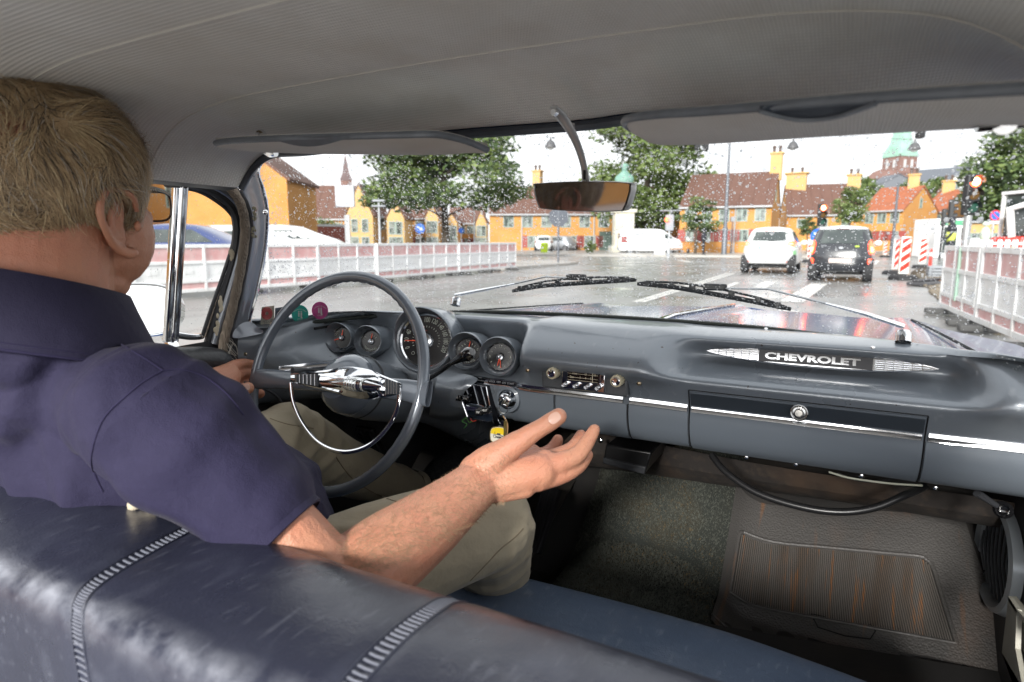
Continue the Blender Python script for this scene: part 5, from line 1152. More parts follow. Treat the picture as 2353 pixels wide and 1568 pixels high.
# black hose and wires
hosem = mat('hose_rubber', (.014, .014, .015), .32)
q = MB(); q.tube(smooth([at(1635, 1045, Y=1.16), at(1668, 1085, Y=1.14), at(1740, 1133, Y=1.12), at(1840, 1165, Y=1.11), at(1930, 1177, Y=1.11), at(2010, 1167, Y=1.12), at(2080, 1138, Y=1.14), at(2125, 1118, Y=1.18)], 6), .0062, 12); q.build('hose', hosem, car)
q = MB(); q.tube(smooth([at(1905, 1085, Y=1.16), at(1950, 1098, Y=1.15), at(2010, 1107, Y=1.15), at(2055, 1112, Y=1.15), at(2120, 1116, Y=1.16)], 5), .0018, 6); q.build('wire', mat('white_wire', (.45, .46, .38), .5), car)
q = MB(); q.tube(smooth([at(1925, 1088, Y=1.16), at(1980, 1106, Y=1.16), at(2040, 1104, Y=1.17), at(2060, 1098, Y=1.18)], 5), .0016, 6); q.build('wire', hosem, car)
for x, y in ((1716, 1048), (1830, 1064), (1980, 1090), (2150, 1118)):
    p = hit(x, y, dBV); p = at(x, y, Y=1.09) if p is None else p; screw(p+Vector((0, -.004, -.002)), (0, -1, -.2), .004, dash)
# carpet over the tunnel: surface and pile
carpm = mat('carpet_pile', (.026, .030, .026), .95, n=[(14, .5, 6, None, (.4, .7), (.035, .036, .028)), (3.2, .7, 5, None, (.56, .72), (.07, .05, .022))]); carpt = [carpm, mat('carpet_tuft_light', (.07, .075, .062), .95), mat('carpet_tuft_brown', (.10, .075, .04), .95)]
def onfloor(x, y, up=.004):
    p = hit(x, y, FB); 
    if p is None: p = at(x, y, Y=1.6)
    return Vector((p.x, p.y, zf(p.x, p.y)+up))
cp = [onfloor(1345, 1085), onfloor(1690, 1110), onfloor(1660, 1300), onfloor(1630, 1470), onfloor(1180, 1350), onfloor(1215, 1240)]
X0, X1 = -.13, .215
q = MB(); q.grid([[(lerp(X0+.0*Y, X1, i/16), Y, zf(lerp(X0, X1, i/16), Y)+.006) for i in range(17)] for Y in [.75+.86*j/30 for j in range(31)]]); cpt = q.build('carpet', carpm, car)
rnd = random.Random(21)
for k, (cnt, m_) in enumerate(((52000, carpt[1]), (9000, carpt[2]))):
    q = MB()
    for i in range(cnt):
        X = rnd.uniform(X0, X1); Y = rnd.uniform(.85, 1.6)
        if k == 1 and mnoise.noise(Vector((X*7, Y*5, 3))) < .12: continue
        z = zf(X, Y)+.005; a = rnd.uniform(0, 6.283); dx, dy = math.cos(a)*.0012, math.sin(a)*.0012; lx, ly = rnd.gauss(0, .0025), rnd.gauss(0, .0025); h = rnd.uniform(.002, .006)
        q.v += [(X-dx, Y-dy, z), (X+dx, Y+dy, z), (X+lx+dx*.5, Y+ly+dy*.5, z+h), (X+lx-dx*.5, Y+ly-dy*.5, z+h*.9)]; n_ = len(q.v); q.f.append((n_-4, n_-3, n_-2, n_-1))
    me = q.mesh('carpet_tufts'); o = link('carpet_tufts', me, m_, cpt, sm=False); o['kind'] = 'stuff'
# accelerator pedal and rubber heel mat, pedals
pedm = mat('pedal_rubber', (.016, .016, .018), .55)
q = MB(); pa, pb, pc, pd = at(1205, 1265, Y=1.16), at(1236, 1272, Y=1.16), at(1285, 1125, Y=1.34), at(1246, 1115, Y=1.34); q.slab([pa, pb, pc, pd], (0, .02, -.012)); ped = q.build('accelerator_pedal', pedm, car, bev=.002)
for i in range(6):
    t = (i+.5)/6; q = MB(); q.tube([pa.lerp(pb, t)+Vector((0, -.001, .001)), pd.lerp(pc, t)+Vector((0, -.001, .001))], .0016, 5); q.build('rib', pedm, ped)
for (x, y, w, h, Y) in ((845, 1010, .085, .10, 1.25), (850, 1100, .06, .045, 1.2)):
    c = at(x, y, Y=Y); q = MB(); q.box(c, (w, .015, h), Matrix.Rotation(.6, 3, 'X')); pp = q.build('pedal_pad', pedm, car, bev=.006)
    for i in range(6): q = MB(); q.box(c+Vector((w*((i+.5)/6-.5), -.011, -.002)), (.004, .006, h*.85), Matrix.Rotation(.6, 3, 'X')); q.build('rib', darkg, pp)
txt('PARK', .022, frame(at(850, 1100, Y=1.185), (1, 0, 0), (0, .5, .85)), 'lettering', mat('worn_grey', (.10, .10, .10), .6), pp, .001)
q = MB(); q.tube(smooth([at(1150, 965, Y=1.4), at(1130, 1040, Y=1.42), at(1110, 1100, Y=1.44)], 4), .008, 8); q.build('pedal_arm', darkg, car)
q = MB(); hm = [Vector((X, Y, zf(X, Y)+.004)) for X, Y in ((-.62, .95), (-.18, .95), (-.20, 1.5), (-.60, 1.5))]; q.slab(hm, (0, 0, .004)); hmo = q.build('heel_mat', mat('worn_floor_rubber', (.045, .040, .036), .6, n=(10, .6, 6, None, (.4, .7), (.09, .075, .06))), car, sm=False)
for i in range(26): q = MB(); X = -.42+i*.008; q.tube([(X, 1.0, zf(X, 1.0)+.010), (X, 1.28, zf(X, 1.28)+.010)], .0018, 5); q.build('rib', mat('worn_floor_rubber', (0, 0, 0)), hmo)
# ---- kick panel, vent ring, door edge
kick = mat('kick_vinyl', (.035, .035, .038), .7, bump=[('noise', 260, .3)])
KX = .70
q = MB(); q.grid([[(KX, .55, .2), (KX, 1.1, .2), (KX, 1.7, .2)], [(KX, .55, .75), (KX, 1.1, .75), (KX, 1.7, .75)]]); q.build('kick_panel', kick, car)
vc = at(2288, 1282, X=KX); ra_ = [at(x, y, X=KX-.01) for x, y in ((2288, 1160), (2288, 1408), (2246, 1240), (2335, 1300))]
def oval(off, sc, n=48):
    cx = (ra_[0]+ra_[1])/2; U = (ra_[0]-ra_[1])/2; V = (ra_[3]-ra_[2])/2; V = V - U*(V.dot(U)/U.length_squared)*.4
    return [cx+U*math.cos(2*math.pi*k/n)*sc+V*math.sin(2*math.pi*k/n)*sc+Vector((off, 0, 0)) for k in range(n)]
q = MB(); q.grid([oval(.008, 1.04), oval(-.006, 1.0), oval(-.010, .92), oval(-.004, .84), oval(.008, .80)], False, True); vr = q.build('vent_ring', mat('vent_metal', (.30, .33, .36), .3, .5, n=(9, .5, 5, None, (.6, .75), (.12, .06, .02))), car)
q = MB(); q.add(oval(.006, .84), [tuple(range(48))]); q.build('vent_cavity', blackm, vr)
cx = (ra_[0]+ra_[1])/2; U = (ra_[0]-ra_[1])/2; V = (ra_[3]-ra_[2])/2
for i in range(8):
    s = -.68+1.36*i/7; h = math.sqrt(max(0, .80**2-s*s)); q = MB(); q.tube(smooth([cx+V*s-U*h+Vector((.002, 0, 0)), cx+V*(s*.96)+Vector((-.004, 0, 0)), cx+V*s+U*h+Vector((.002, 0, 0))], 5), .0022, 6); q.build('vent_slat', mat('slat_grey', (.13, .14, .15), .35, .3), vr)
q = MB(); hk = at(2305, 1172, Y=1.12); q.lathe(hk, (-.3, -1, .1), [(.011, -.01), (.013, 0), (.009, .003), (.006, -.006), (0, -.008)], 24); q.build('drain_valve', mat('gloss_black', (.008, .008, .009)), car); q = MB(); q.tube([at(2245, 1133, Y=1.1), at(2290, 1162, Y=1.12)], [.006, .004], 8); q.build('lever', darkg, car)
# ---- bench seat
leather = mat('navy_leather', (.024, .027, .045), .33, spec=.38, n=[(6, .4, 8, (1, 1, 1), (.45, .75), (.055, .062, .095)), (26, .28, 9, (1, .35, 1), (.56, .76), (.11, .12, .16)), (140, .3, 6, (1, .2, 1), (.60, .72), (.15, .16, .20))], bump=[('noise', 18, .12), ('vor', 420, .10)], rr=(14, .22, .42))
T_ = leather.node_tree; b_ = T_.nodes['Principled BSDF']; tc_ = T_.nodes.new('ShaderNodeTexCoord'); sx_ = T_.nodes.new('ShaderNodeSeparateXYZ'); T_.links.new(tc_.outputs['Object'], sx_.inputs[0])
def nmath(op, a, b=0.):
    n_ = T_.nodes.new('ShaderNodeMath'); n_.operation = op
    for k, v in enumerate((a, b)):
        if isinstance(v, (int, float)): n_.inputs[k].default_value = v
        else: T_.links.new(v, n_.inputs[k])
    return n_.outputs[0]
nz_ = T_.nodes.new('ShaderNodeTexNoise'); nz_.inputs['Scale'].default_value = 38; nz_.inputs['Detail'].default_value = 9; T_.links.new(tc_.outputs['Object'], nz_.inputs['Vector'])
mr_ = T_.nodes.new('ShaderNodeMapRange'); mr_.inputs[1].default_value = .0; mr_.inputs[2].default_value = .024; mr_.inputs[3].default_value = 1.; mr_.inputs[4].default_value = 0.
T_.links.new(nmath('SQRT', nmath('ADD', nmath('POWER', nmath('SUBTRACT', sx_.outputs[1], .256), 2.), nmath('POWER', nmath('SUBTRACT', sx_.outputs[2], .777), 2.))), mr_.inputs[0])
wear_gleam_ = nmath('MULTIPLY', nmath('POWER', mr_.outputs[0], 1.6), nmath('MULTIPLY', nmath('SUBTRACT', nz_.outputs[0], .36), 2.0))
wm_ = T_.nodes.new('ShaderNodeMix'); wm_.data_type = 'RGBA'; wm_.clamp_factor = True; T_.links.new(wear_gleam_, wm_.inputs[0]); T_.links.new(b_.inputs['Base Color'].links[0].from_socket, wm_.inputs[6]); wm_.inputs[7].default_value = (.40, .42, .48, 1); T_.links.new(wm_.outputs[2], b_.inputs['Base Color'])   # top edge: rubbed vinyl plus the crest highlight, painted in as one pale tint
def seatpt(X, k):
    """k 0..: front face bottom -> over the top -> down the rear face"""
    P = [(.56, .44), (.52, .56), (.475, .68), (.448, .745), (.428, .768), (.395, .781), (.34, .787), (.280, .785), (.254, .777), (.242, .756), (.237, .70), (.232, .62), (.23, .50), (.23, .40)]
    i = min(len(P)-2, int(k)); t = k-i; g = lambda j: Vector((0, *P[max(0, min(len(P)-1, j))]))
    a, b, c, d = g(i-1), g(i), g(i+1), g(i+2); p = .5*((2*b)+(c-a)*t+(2*a-5*b+4*c-d)*t*t+(3*b-a-3*c+d)*t**3)
    Y, z = p.y, p.z
    crown = -.05*max(0, abs(X+.02)-.42)**2*3
    ch = -.0035*sum(math.exp(-((X-bx(b_, k))/.010)**2) for b_ in BANDS)
    wob = .004*math.sin(X*7+k)+.003*math.sin(X*17-k*2)
    return Vector((X, Y+(ch if k > 8 else 0)*-1+ (-.06*max(0, abs(X)-.35)**2*8), z+crown+(ch if k <= 9 else 0)+wob*.4))
leather.node_tree.nodes['Principled BSDF'].inputs['Coat Weight'].default_value = .12; leather.node_tree.nodes['Principled BSDF'].inputs['Coat Roughness'].default_value = .2
BANDS = (-.53, -.205, .115)
def bx(b, k): return b+(.07 if b < 0 else .022)*max(0, min(1.3, (k-4.5)/4))
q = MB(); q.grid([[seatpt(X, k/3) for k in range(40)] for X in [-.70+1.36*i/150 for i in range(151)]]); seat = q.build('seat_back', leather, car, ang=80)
SB = BVHTree.FromPolygons([Vector(v) for v in q.v], q.f)
stm = mat('stitch_thread', (.15, .16, .20), .5)
def band_x(b, k):  # seams slant a little towards the rear face
    return b+.018*(k-4)/4
for b in BANDS:
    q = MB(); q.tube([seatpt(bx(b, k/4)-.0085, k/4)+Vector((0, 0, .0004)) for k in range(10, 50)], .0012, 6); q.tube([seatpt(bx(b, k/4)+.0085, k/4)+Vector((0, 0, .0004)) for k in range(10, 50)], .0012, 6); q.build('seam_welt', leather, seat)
    for j in range(84):
        k = 3.2+j*.104; c = seatpt(bx(b, k), k); a_, b2 = seatpt(bx(b, k)-.0068, k), seatpt(bx(b, k)+.0068, k)
        t = (seatpt(bx(b, k), k+.05)-seatpt(bx(b, k), k-.05)).normalized(); nn = (b2-a_).cross(t).normalized()
        if nn.dot(Vector((0, -.6, 1))) < 0: nn = -nn
        q = MB(); q.tube([a_+nn*.0001, c+nn*.0009, b2+nn*.0001], .0013, 6, flat=.7); q.build('stitch', stm, seat)
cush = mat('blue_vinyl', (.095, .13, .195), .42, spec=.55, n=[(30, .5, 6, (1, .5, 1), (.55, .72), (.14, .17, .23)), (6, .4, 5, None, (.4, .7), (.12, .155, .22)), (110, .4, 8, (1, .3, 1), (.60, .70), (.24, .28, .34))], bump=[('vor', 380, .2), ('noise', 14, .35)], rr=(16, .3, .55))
edge = smooth([at(x, y, Z=.462) for x, y in ((1000, 1262), (1112, 1306), (1200, 1324), (1400, 1374), (1640, 1440), (1800, 1493), (2000, 1566), (2200, 1650))], 5)
edge = [Vector((-.68, edge[0].y-.02, .462)), Vector((-.4, edge[0].y-.005, .462))]+edge
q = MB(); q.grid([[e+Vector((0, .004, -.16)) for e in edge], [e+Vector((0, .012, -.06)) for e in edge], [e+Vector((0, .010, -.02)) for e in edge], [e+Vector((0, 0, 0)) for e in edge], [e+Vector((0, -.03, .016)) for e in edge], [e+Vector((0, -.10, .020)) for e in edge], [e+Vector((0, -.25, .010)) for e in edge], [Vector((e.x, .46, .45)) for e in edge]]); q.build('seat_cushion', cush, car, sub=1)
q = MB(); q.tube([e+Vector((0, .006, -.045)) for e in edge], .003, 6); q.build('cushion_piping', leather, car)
# torn stuffing on the seat top
q = MB(); c = (hit(325, 1172, SB) or at(325, 1172, Z=.785))-FW*.004
for dx, dz, r in ((-.012, .004, .007), (-.007, .008, .008), (-.009, .016, .0062), (-.006, .022, .0058), (.0, .005, .006), (.008, .003, .006), (.014, .001, .004)): q.ell(c+RT*dx+Vector((0, .004, dz)), (r, r*.6, r))
blob(q, .0015, 'torn_stuffing', mat('foam_cream', (.50, .44, .33), .9, bump=[('noise', 200, .6)]), seat, 2)
# ================================================================== PILLAR, DOOR, VISORS, MIRROR, WIPERS, BONNET
pillm = mat('pillar_enamel', (.13, .14, .16), .26, .35, coat=.5, n=[(2.2, .3, 4)])
Lp = [(612, 348), (580, 368), (562, 398), (548, 432), (566, 465), (578, 505), (577, 550), (566, 620), (550, 700), (536, 750), (528, 778)]
Lq = evenly(smooth([at(x, y, X=xs(y, -.60, -.68)) for x, y in Lp], 5), 41); Rq = evenly(smooth([at(x, y, X=xs(y, -.622, -.702)) for x, y in PR[:-1]]+[at(578, 752, X=-.70), at(592, 760, X=-.70)], 5), 41)
q = MB(); q.grid([[a+Vector((-.03, 0, -.004)), a, a.lerp(b, .12)+Vector((.006, -.006, 0)), a.lerp(b, .45)+Vector((.009, -.011, 0)), a.lerp(b, .68)+Vector((.004, -.008, 0)), a.lerp(b, .80)+Vector((.006, -.003, 0)), b+Vector((.004, -.002, 0)), b+Vector((-.012, .012, 0))] for a, b in zip(Lq, Rq)])
pil = q.build('windscreen_pillar', pillm, car, ang=70, sub=1)
q = MB(); q.tube([p+Vector((.001, .002, 0)) for p in Rq], .0035, 8); q.build('chrome_bead', chrome, pil)
q = MB(); q.tube([at(562, 398, X=-.586), at(585, 406, X=-.60)], .0008, 5); q.build('joint_line', gap, pil)
for x, y in ((574, 388), (556, 434), (610, 488)): screw(at(x, y, X=xs(y, -.585, -.665)), (.8, -.6, 0), .0052, pil)
glue = mat('old_glue', (.16, .145, .10), .9)
for x, y, h in ((585, 492, 24), (582, 535, 20)):
    q = MB(); rnd = random.Random(x)
    for k in range(16): c = at(x+rnd.gauss(0, 2.2)-(0), y+rnd.uniform(-h/1.5, h/1.5), X=xs(y, -.5895, -.6695)); q.ell(c, (.0015, .0022, .003), None, 6, 4)
    q.build('glue_mark', glue, pil)
# foot of the pillar over the dash
q = MB(); q.grid([[at(578, 735, X=-.68), at(590, 752, X=-.68), at(606, 760, X=-.67)], [at(545, 745, X=-.675), at(565, 768, X=-.67), at(606, 764, X=-.66)], [at(528, 778, X=-.675), at(548, 778, X=-.67), at(600, 768, X=-.66)]]); q.build('pillar_foot', pillm, pil, sub=2)
# woven welt round the door opening, frayed at the foot
wp_ = smooth([at(x, y, X=xs(y, -.604, -.684)) for x, y in ((150, 388), (330, 391), (400, 395), (455, 402), (505, 416), (537, 442), (556, 478), (563, 520), (560, 570), (549, 640), (533, 712), (519, 765), (513, 795), (517, 830), (520, 850))], 6)
n_ = len(wp_); q = MB(); q.tube(wp_, [.0088+.0006*math.sin(i*1.7) if i < n_*.8 else .0088+.0022*math.sin(i*2.1)*((i-n_*.8)/(n_*.2)) for i in range(n_)], 12); welt = q.build('door_welt', brown, car)
fray = mat('frayed_thread', (.36, .34, .30), .9); rnd = random.Random(5)
for i in range(22):
    b = wp_[int(n_*rnd.uniform(.80, .97))]+Vector((0, rnd.uniform(-.008, .008), rnd.uniform(-.01, .01))); q = MB(); pth = [b, b+Vector((.008, rnd.uniform(-.01, .014), -.012)), b+Vector((.012, rnd.uniform(-.016, .018), -rnd.uniform(.025, .045)))]
    q.tube(smooth(pth, 4), .0006, 4); q.build('loose_thread', fray, welt)
for x, y, s in ((508, 700, 1), (499, 745, 1.2), (532, 590, .8)):
    q = MB(); rnd = random.Random(x)
    for k in range(9): q.ell(at(x+rnd.gauss(0, 2), y+rnd.uniform(-18, 18)*s, X=-.66), (.002, .004, .006), None, 6, 4)
    blob(q, .0015, 'torn_foam', mat('foam_cream', (.5, .44, .33)), welt, 1)
# door: glass frame, vent window, padded top
DX = -.69
def dpt(x, y, X=None): return at(x, y, X=xs(y, -.645, -.715) if X is None else xs(y, -.63, -.70))
outer = smooth([dpt(x, y, -.65) for x, y in ((398, 414), (440, 416), (490, 428), (530, 452), (553, 482), (560, 525), (551, 590), (531, 660), (510, 730), (492, 790))], 6)
q = MB(); q.tube(outer, .0085, 10, flat=.8); door_ = q.build('door_frame', pillm, car)
q = MB(); q.tube([p+Vector((-.012, -.006, -.004)) for p in outer], .009, 8); q.build('frame_rubber', darkg, door_)
vent = smooth([dpt(x, y) for x, y in ((426, 428), (460, 436), (494, 454), (527, 480), (544, 508), (541, 550), (518, 625), (490, 705), (472, 760))], 6)+smooth([dpt(x, y) for x, y in ((468, 772), (440, 773), (404, 768))], 4)
q = MB(); q.tube(vent, .0048, 10); vw = q.build('vent_window', chrome, car)
q = MB(); q.tube([p+Vector((0, -.004, -.003)) for p in vent], .004, 8); q.build('vent_rubber', darkg, vw)
q = MB(); pts = [p for p in vent[::3]]; q.add([dpt(404, 425)]+pts+[dpt(398, 768)], [tuple(range(len(pts)+2))]); q.build('pane', thin_glass('side_glass', (.97, .985, .97), .8), vw, sm=False)
q = MB(); a, b = dpt(415, 412), dpt(392, 786); q.slab([a+Vector((.006, -.013, 0)), a+Vector((.006, .012, 0)), b+Vector((.006, .012, 0)), b+Vector((.006, -.013, 0))], (-.014, 0, 0)); q.build('vent_post', chrome, vw, bev=.004, seg=3)
q = MB(); q.tube([a+Vector((.008, -.001, 0)), b+Vector((.008, -.001, 0))], .0022, 8); q.tube([a+Vector((.008, .009, 0)), b+Vector((.008, .009, 0))], .0016, 8); q.build('post_ridge', chrome, vw)
q = MB(); q.add([dpt(150, 408), dpt(400, 418), dpt(386, 786), dpt(150, 786)], [(0, 1, 2, 3)]); q.build('door_glass', MATS['side_glass'], car, sm=False)
q = MB(); q.tube([dpt(120, 404), dpt(398, 414)], .006, 8); q.build('glass_top_channel', mat('car_blue', (.02, .06, .18)), door_)
rnd = random.Random(31); q = MB()
for i in range(1400):
    x, y = rnd.uniform(280, 545), rnd.uniform(425, 770)
    if x > 400 and (x-400)/150+(770-y)*0 > 1.0-(max(0, y-560))/420.: continue
    p = dpt(x, y)+Vector((-.001, 0, 0)); bead(q, p, Vector((-1, 0, 0)), .0004*math.exp(rnd.gauss(0, .5)), 1.3)
o = q.build('rain_drop', dropm, vw, ang=180, weld=False); o['kind'] = 'stuff'
q = MB(); sill = [at(x, y, X=-.69) for x, y in ((150, 800), (401, 806), (470, 806), (500, 812), (508, 830))]
sp = smooth(sill, 5); q.tube([p+Vector((0, 0, -.018)) for p in sp], [.028]*int(len(sp)*.8)+[.026, .022, .014, .006], 18, flat=.9); q.build('door_pad', mat('black_leather', (.03, .032, .036), .42, bump=[('vor', 160, .3)]), car)
q = MB(); q.grid([[(-.71, .1, .2), (-.71, .95, .2)], [(-.71, .1, .872), (-.71, .95, .884)]]); q.build('door_card', kick, car, sm=False)
q = MB(); q.grid([[(-.715, .9, .2), (-.715, 1.7, .2)], [(-.715, .9, .88), (-.715, 1.7, .78)]]); q.build('kick_panel', kick, car, sm=False)
q = MB(); q.tube(smooth([at(560, 880, X=-.64), at(590, 885, X=-.63), at(640, 915, X=-.63), at(655, 960, X=-.63)], 5), .003, 6); q.build('wire', darkg, car)
q = MB(); q.tube(smooth([at(672, 890, Y=1.2), at(676, 930, Y=1.2), at(673, 975, Y=1.2)], 5), .011, 8); q.build('cable_sleeve', brown, car)
# door mirror outside
mc = at(322, 712, X=-.88); vdir = (mc-CAM).normalized(); mn = Vector((.35, -.92, .20)).normalized(); mxx = Vector((0, 0, 1)).cross(mn).normalized(); myy = mn.cross(mxx).normalized()
def sq(c, rx, ry_, e, off, n=48): return [c+mxx*(rx*math.copysign(abs(math.cos(2*math.pi*k/n))**(2/e), math.cos(2*math.pi*k/n)))+myy*(ry_*math.copysign(abs(math.sin(2*math.pi*k/n))**(2/e), math.sin(2*math.pi*k/n)))+mn*off for k in range(n)]
q = MB(); q.grid([sq(mc, .084, .050, 2.8, .0), sq(mc, .088, .054, 2.8, .003), sq(mc, .090, .056, 2.8, -.002), sq(mc, .076, .046, 2.6, -.035), sq(mc, .02, .015, 2, -.055)], False, True); dm = q.build('door_mirror', chrome, car)
q = MB(); q.add(sq(mc, .084, .050, 2.8, .001), [tuple(range(48))]); q.build('mirror_glass', mat('mirror_silver', (.92, .93, .94), .03, 1.), dm, sm=False)
q = MB(); q.tube([mc-mn*.04, mc+Vector((.06, .03, -.09))], .012, 10); q.build('stem', chrome, dm)
# ---- sun visors
def visor(top, bot, nm, lab):
    n = 40; A = evenly(smooth(top, 5), n); B = evenly(smooth(bot, 5), n)
    q = MB(); rows = []
    for a, b in zip(A, B):
        d = (b-a); up = Vector((0, 0, 1)); up = (up-d*up.dot(d)/max(1e-9, d.length_squared)).normalized() if d.length > 1e-4 else up
        rows.append([a+up*.005, a-up*.001, a.lerp(b, .15)-up*.003, a.lerp(b, .5)-up*.004, a.lerp(b, .85)-up*.003, b-up*.001, b+up*.005, a.lerp(b, .5)+up*.009])
    q.grid(rows, False, True); v = q.build(nm, visorm, car, ang=50)
    q = MB(); q.tube([a+(a-b).normalized()*.001 if (a-b).length > 1e-4 else a for a, b in zip(A, B)], .0042, 8); q.build('visor_binding', binding, v)
    return v, A, B
vt = [at(x, y, Y=Y) for x, y, Y in ((496, 330, .600), (520, 325, .595), (600, 320, .59), (760, 315, .60), (900, 311, .61), (990, 309, .62), (1030, 314, .64), (1075, 326, .67), (1120, 345, .71))]
vb = [at(x, y, Y=Y) for x, y, Y in ((497, 334, .605), (530, 340, .64), (580, 347, .68), (700, 352, .715), (850, 354, .73), (950, 355, .735), (1030, 354, .735), (1080, 350, .73), (1121, 348, .715))]
v1, A, B = visor(vt, vb, 'sun_visor', '')
q = MB(); tabp = smooth([at(640, 321, Y=.592), at(690, 333, Y=.61), at(740, 332, Y=.61), at(800, 316, Y=.598)], 5); tabt = evenly([at(640, 319, Y=.590), at(800, 314, Y=.597)], len(tabp)); q.grid([[a+Vector((0, -.002, 0)), b+Vector((0, -.003, -.002))] for a, b in zip(tabt, tabp)]); q.build('pull_tab', binding, v1)
q = MB(); q.tube([at(590, 306, Y=.64), at(602, 311, Y=.65), at(612, 322, Y=.66)], [.004, .006, .004], 8); q.lathe(at(600, 311, Y=.645), (.2, -1, -.3), [(.008, -.002), (.007, .003), (0, .004)], 14); q.build('visor_bracket', chrome, v1)
q = MB(); q.tube([at(608, 347, Y=.70), at(620, 352, Y=.70), at(634, 353, Y=.70)], [.005, .0065, .005], 10); q.build('visor_clip', chrome, v1)
vt = [at(x, y, Y=Y) for x, y, Y in ((1450, 295, .68), (1436, 283, .66), (1450, 272, .63), (1520, 263, .60), (1600, 258, .585), (1750, 246, .56), (1902, 233, .54), (2100, 219, .52), (2353, 204, .50), (2560, 196, .48))]
vb = [at(x, y, Y=Y) for x, y, Y in ((1452, 297, .69), (1480, 315, .70), (1500, 328, .71), (1520, 332, .715), (1600, 331, .71), (1700, 325, .70), (1902, 312, .68), (2100, 301, .66), (2353, 288, .63), (2560, 280, .6))]
v2, A, B = visor(vt, vb, 'sun_visor', '')
q = MB(); ta = smooth([at(1748, 248, Y=.558), at(1800, 262, Y=.57), at(1850, 269, Y=.575), (at(1920, 262, Y=.565)), at(2012, 231, Y=.53)], 6); tb = evenly([at(1748, 245, Y=.556), at(2012, 227, Y=.528)], len(ta)); q.grid([[a+Vector((0, -.003, 0)), a.lerp(b, .6)+Vector((0, -.006, -.002)), b+Vector((0, -.004, -.003))] for a, b in zip(tb, ta)]); q.build('pull_tab', mat('dark_binding', (.035, .045, .06), .4), v2)
q = MB(); q.tube([p+Vector((0, -.005, -.003)) for p in ta], .0022, 6); q.build('tab_piping', binding, v2)
c = at(2310, 284, Y=.62); q = MB(); q.lathe(c, (-.2, -1, -.25), [(0, .006), (.003, .006), (.0035, .004), (.008, .004), (.0085, 0), (.0085, -.006)], 24); vbk = q.build('visor_bracket', chrome, v2); q = MB(); q.tube([c+Vector((-.018, 0, .001)), c+Vector((.05, .01, .004))], .0065, 10); q.build('bracket_rod', mat('gloss_black', (0, 0, 0)), v2)
# ---- interior mirror
Ym = .775
ml = lambda x, y, Y=Ym: at(x, y, Y=Y)
cm0 = at(1340, 451, Y=Ym); vm = (cm0-CAM).normalized(); tgt = Vector((-.80, -.60, -.03)).normalized(); mnn = (tgt-vm).normalized()     # tilted towards the driver
def mp(x, y):
    d = FW+RT*((x-1176.5)*.43518/FPX)+UPV*((784-y)*.43518/FPX); return CAM+d*((cm0-CAM).dot(mnn)/d.dot(mnn))
outl = smooth([mp(x, y) for x, y in ((1236, 422), (1340, 417), (1440, 420), (1452, 430), (1447, 455), (1438, 478), (1424, 485), (1340, 486), (1250, 480), (1238, 470), (1230, 445), (1229, 428))], 5, True)
cm = sum(outl, Vector())/len(outl)
q = MB(); q.grid([[cm+(p-cm)*.985+mnn*.0005 for p in outl], [p+mnn*.002 for p in outl], [cm+(p-cm)*1.03-mnn*.002 for p in outl], [cm+(p-cm)*1.0-mnn*.010 for p in outl], [cm+(p-cm)*.6-mnn*.018 for p in outl], [cm-mnn*.02]*len(outl)], False, True); rm = q.build('rear_view_mirror', mat('satin_alloy', (.50, .50, .50), .35, .5), car, ang=50)
me_ = bpy.data.meshes.new('mirror_glass'); g_ = MB(); fc = [cm+(p-cm)*.965+mnn*.0022 for p in outl]; g_.add(fc, [tuple(range(len(fc)))])
mg = g_.build('mirror_glass', mat('mirror_dim', (.42, .42, .46), .04, 1.), rm, sm=False)
q = MB(); armp = smooth([ml(1273, 247, .68), ml(1290, 268, .70), ml(1312, 302, .72), ml(1330, 342, .745), ml(1341, 380, .765), ml(1346, 414, .780)], 6)
q.tube(armp, [.0045, .0075, .0065, .0055, .005, .0045, .0055], 12, flat=.6); arm = q.build('mirror_arm', mat('satin_alloy', (.45, .45, .45)), rm)
q = MB(); q.slab([ml(1298, 283, .74), ml(1318, 283, .75), ml(1319, 305, .745), ml(1330, 345, .75)], (0, .004, 0)); q.build('arm_web', MATS['satin_alloy'], rm)
q = MB(); q.lathe(ml(1277, 259, .685), (-.1, -1, -.1), [(0, .006), (.0035, .006), (.004, 0)], 12); q.build('screw', chrome, rm)
q = MB(); q.slab([ml(1340, 391, .757), ml(1345, 391, .757), ml(1345, 413, .765), ml(1340, 413, .765)], (0, .002, 0)); q.build('arm_slot', gap, rm)
# ---- bonnet, cowl
blue_ = mat('car_blue', (.02, .06, .18), .22, .1, coat=.45)
T_ = blue_.node_tree
def hood(X, Y):
    z = .893-.098*(max(0, Y-1.2)/1.6)**1.1-.07*(abs(X)/.9)**2.4; z += .018*math.exp(-((X-.02)/.03)**2)*sst(1.3, 1.6, Y)
    z += .022*math.exp(-((abs(X)-.62)/.09)**2); return z
def cowl_y(X): return 1.225-.29*min(1.15, abs(X)/.70)**4.5*.95
q = MB(); q.grid([[Vector((X, lerp(cowl_y(X)+.01, 2.75, t), hood(X, lerp(max(1.2, cowl_y(X)), 2.75, t))-(.02 if t == 0 else 0))) for t in [j/30 for j in range(31)]] for X in [-.95+1.9*i/76 for i in range(77)]]); bonnet = q.build('bonnet', blue_, car, ang=60)
hBV = BVHTree.FromPolygons([Vector(v) for v in q.v], q.f)
q = MB(); q.grid([[Vector((X, 2.75, hood(X, 2.75))) for X in (-.95, 0, .95)], [Vector((X, 2.82, .6)) for X in (-.95, 0, .95)], [Vector((X, 2.85, .3)) for X in (-.95, 0, .95)]]); q.build('front_panel', blue_, car)
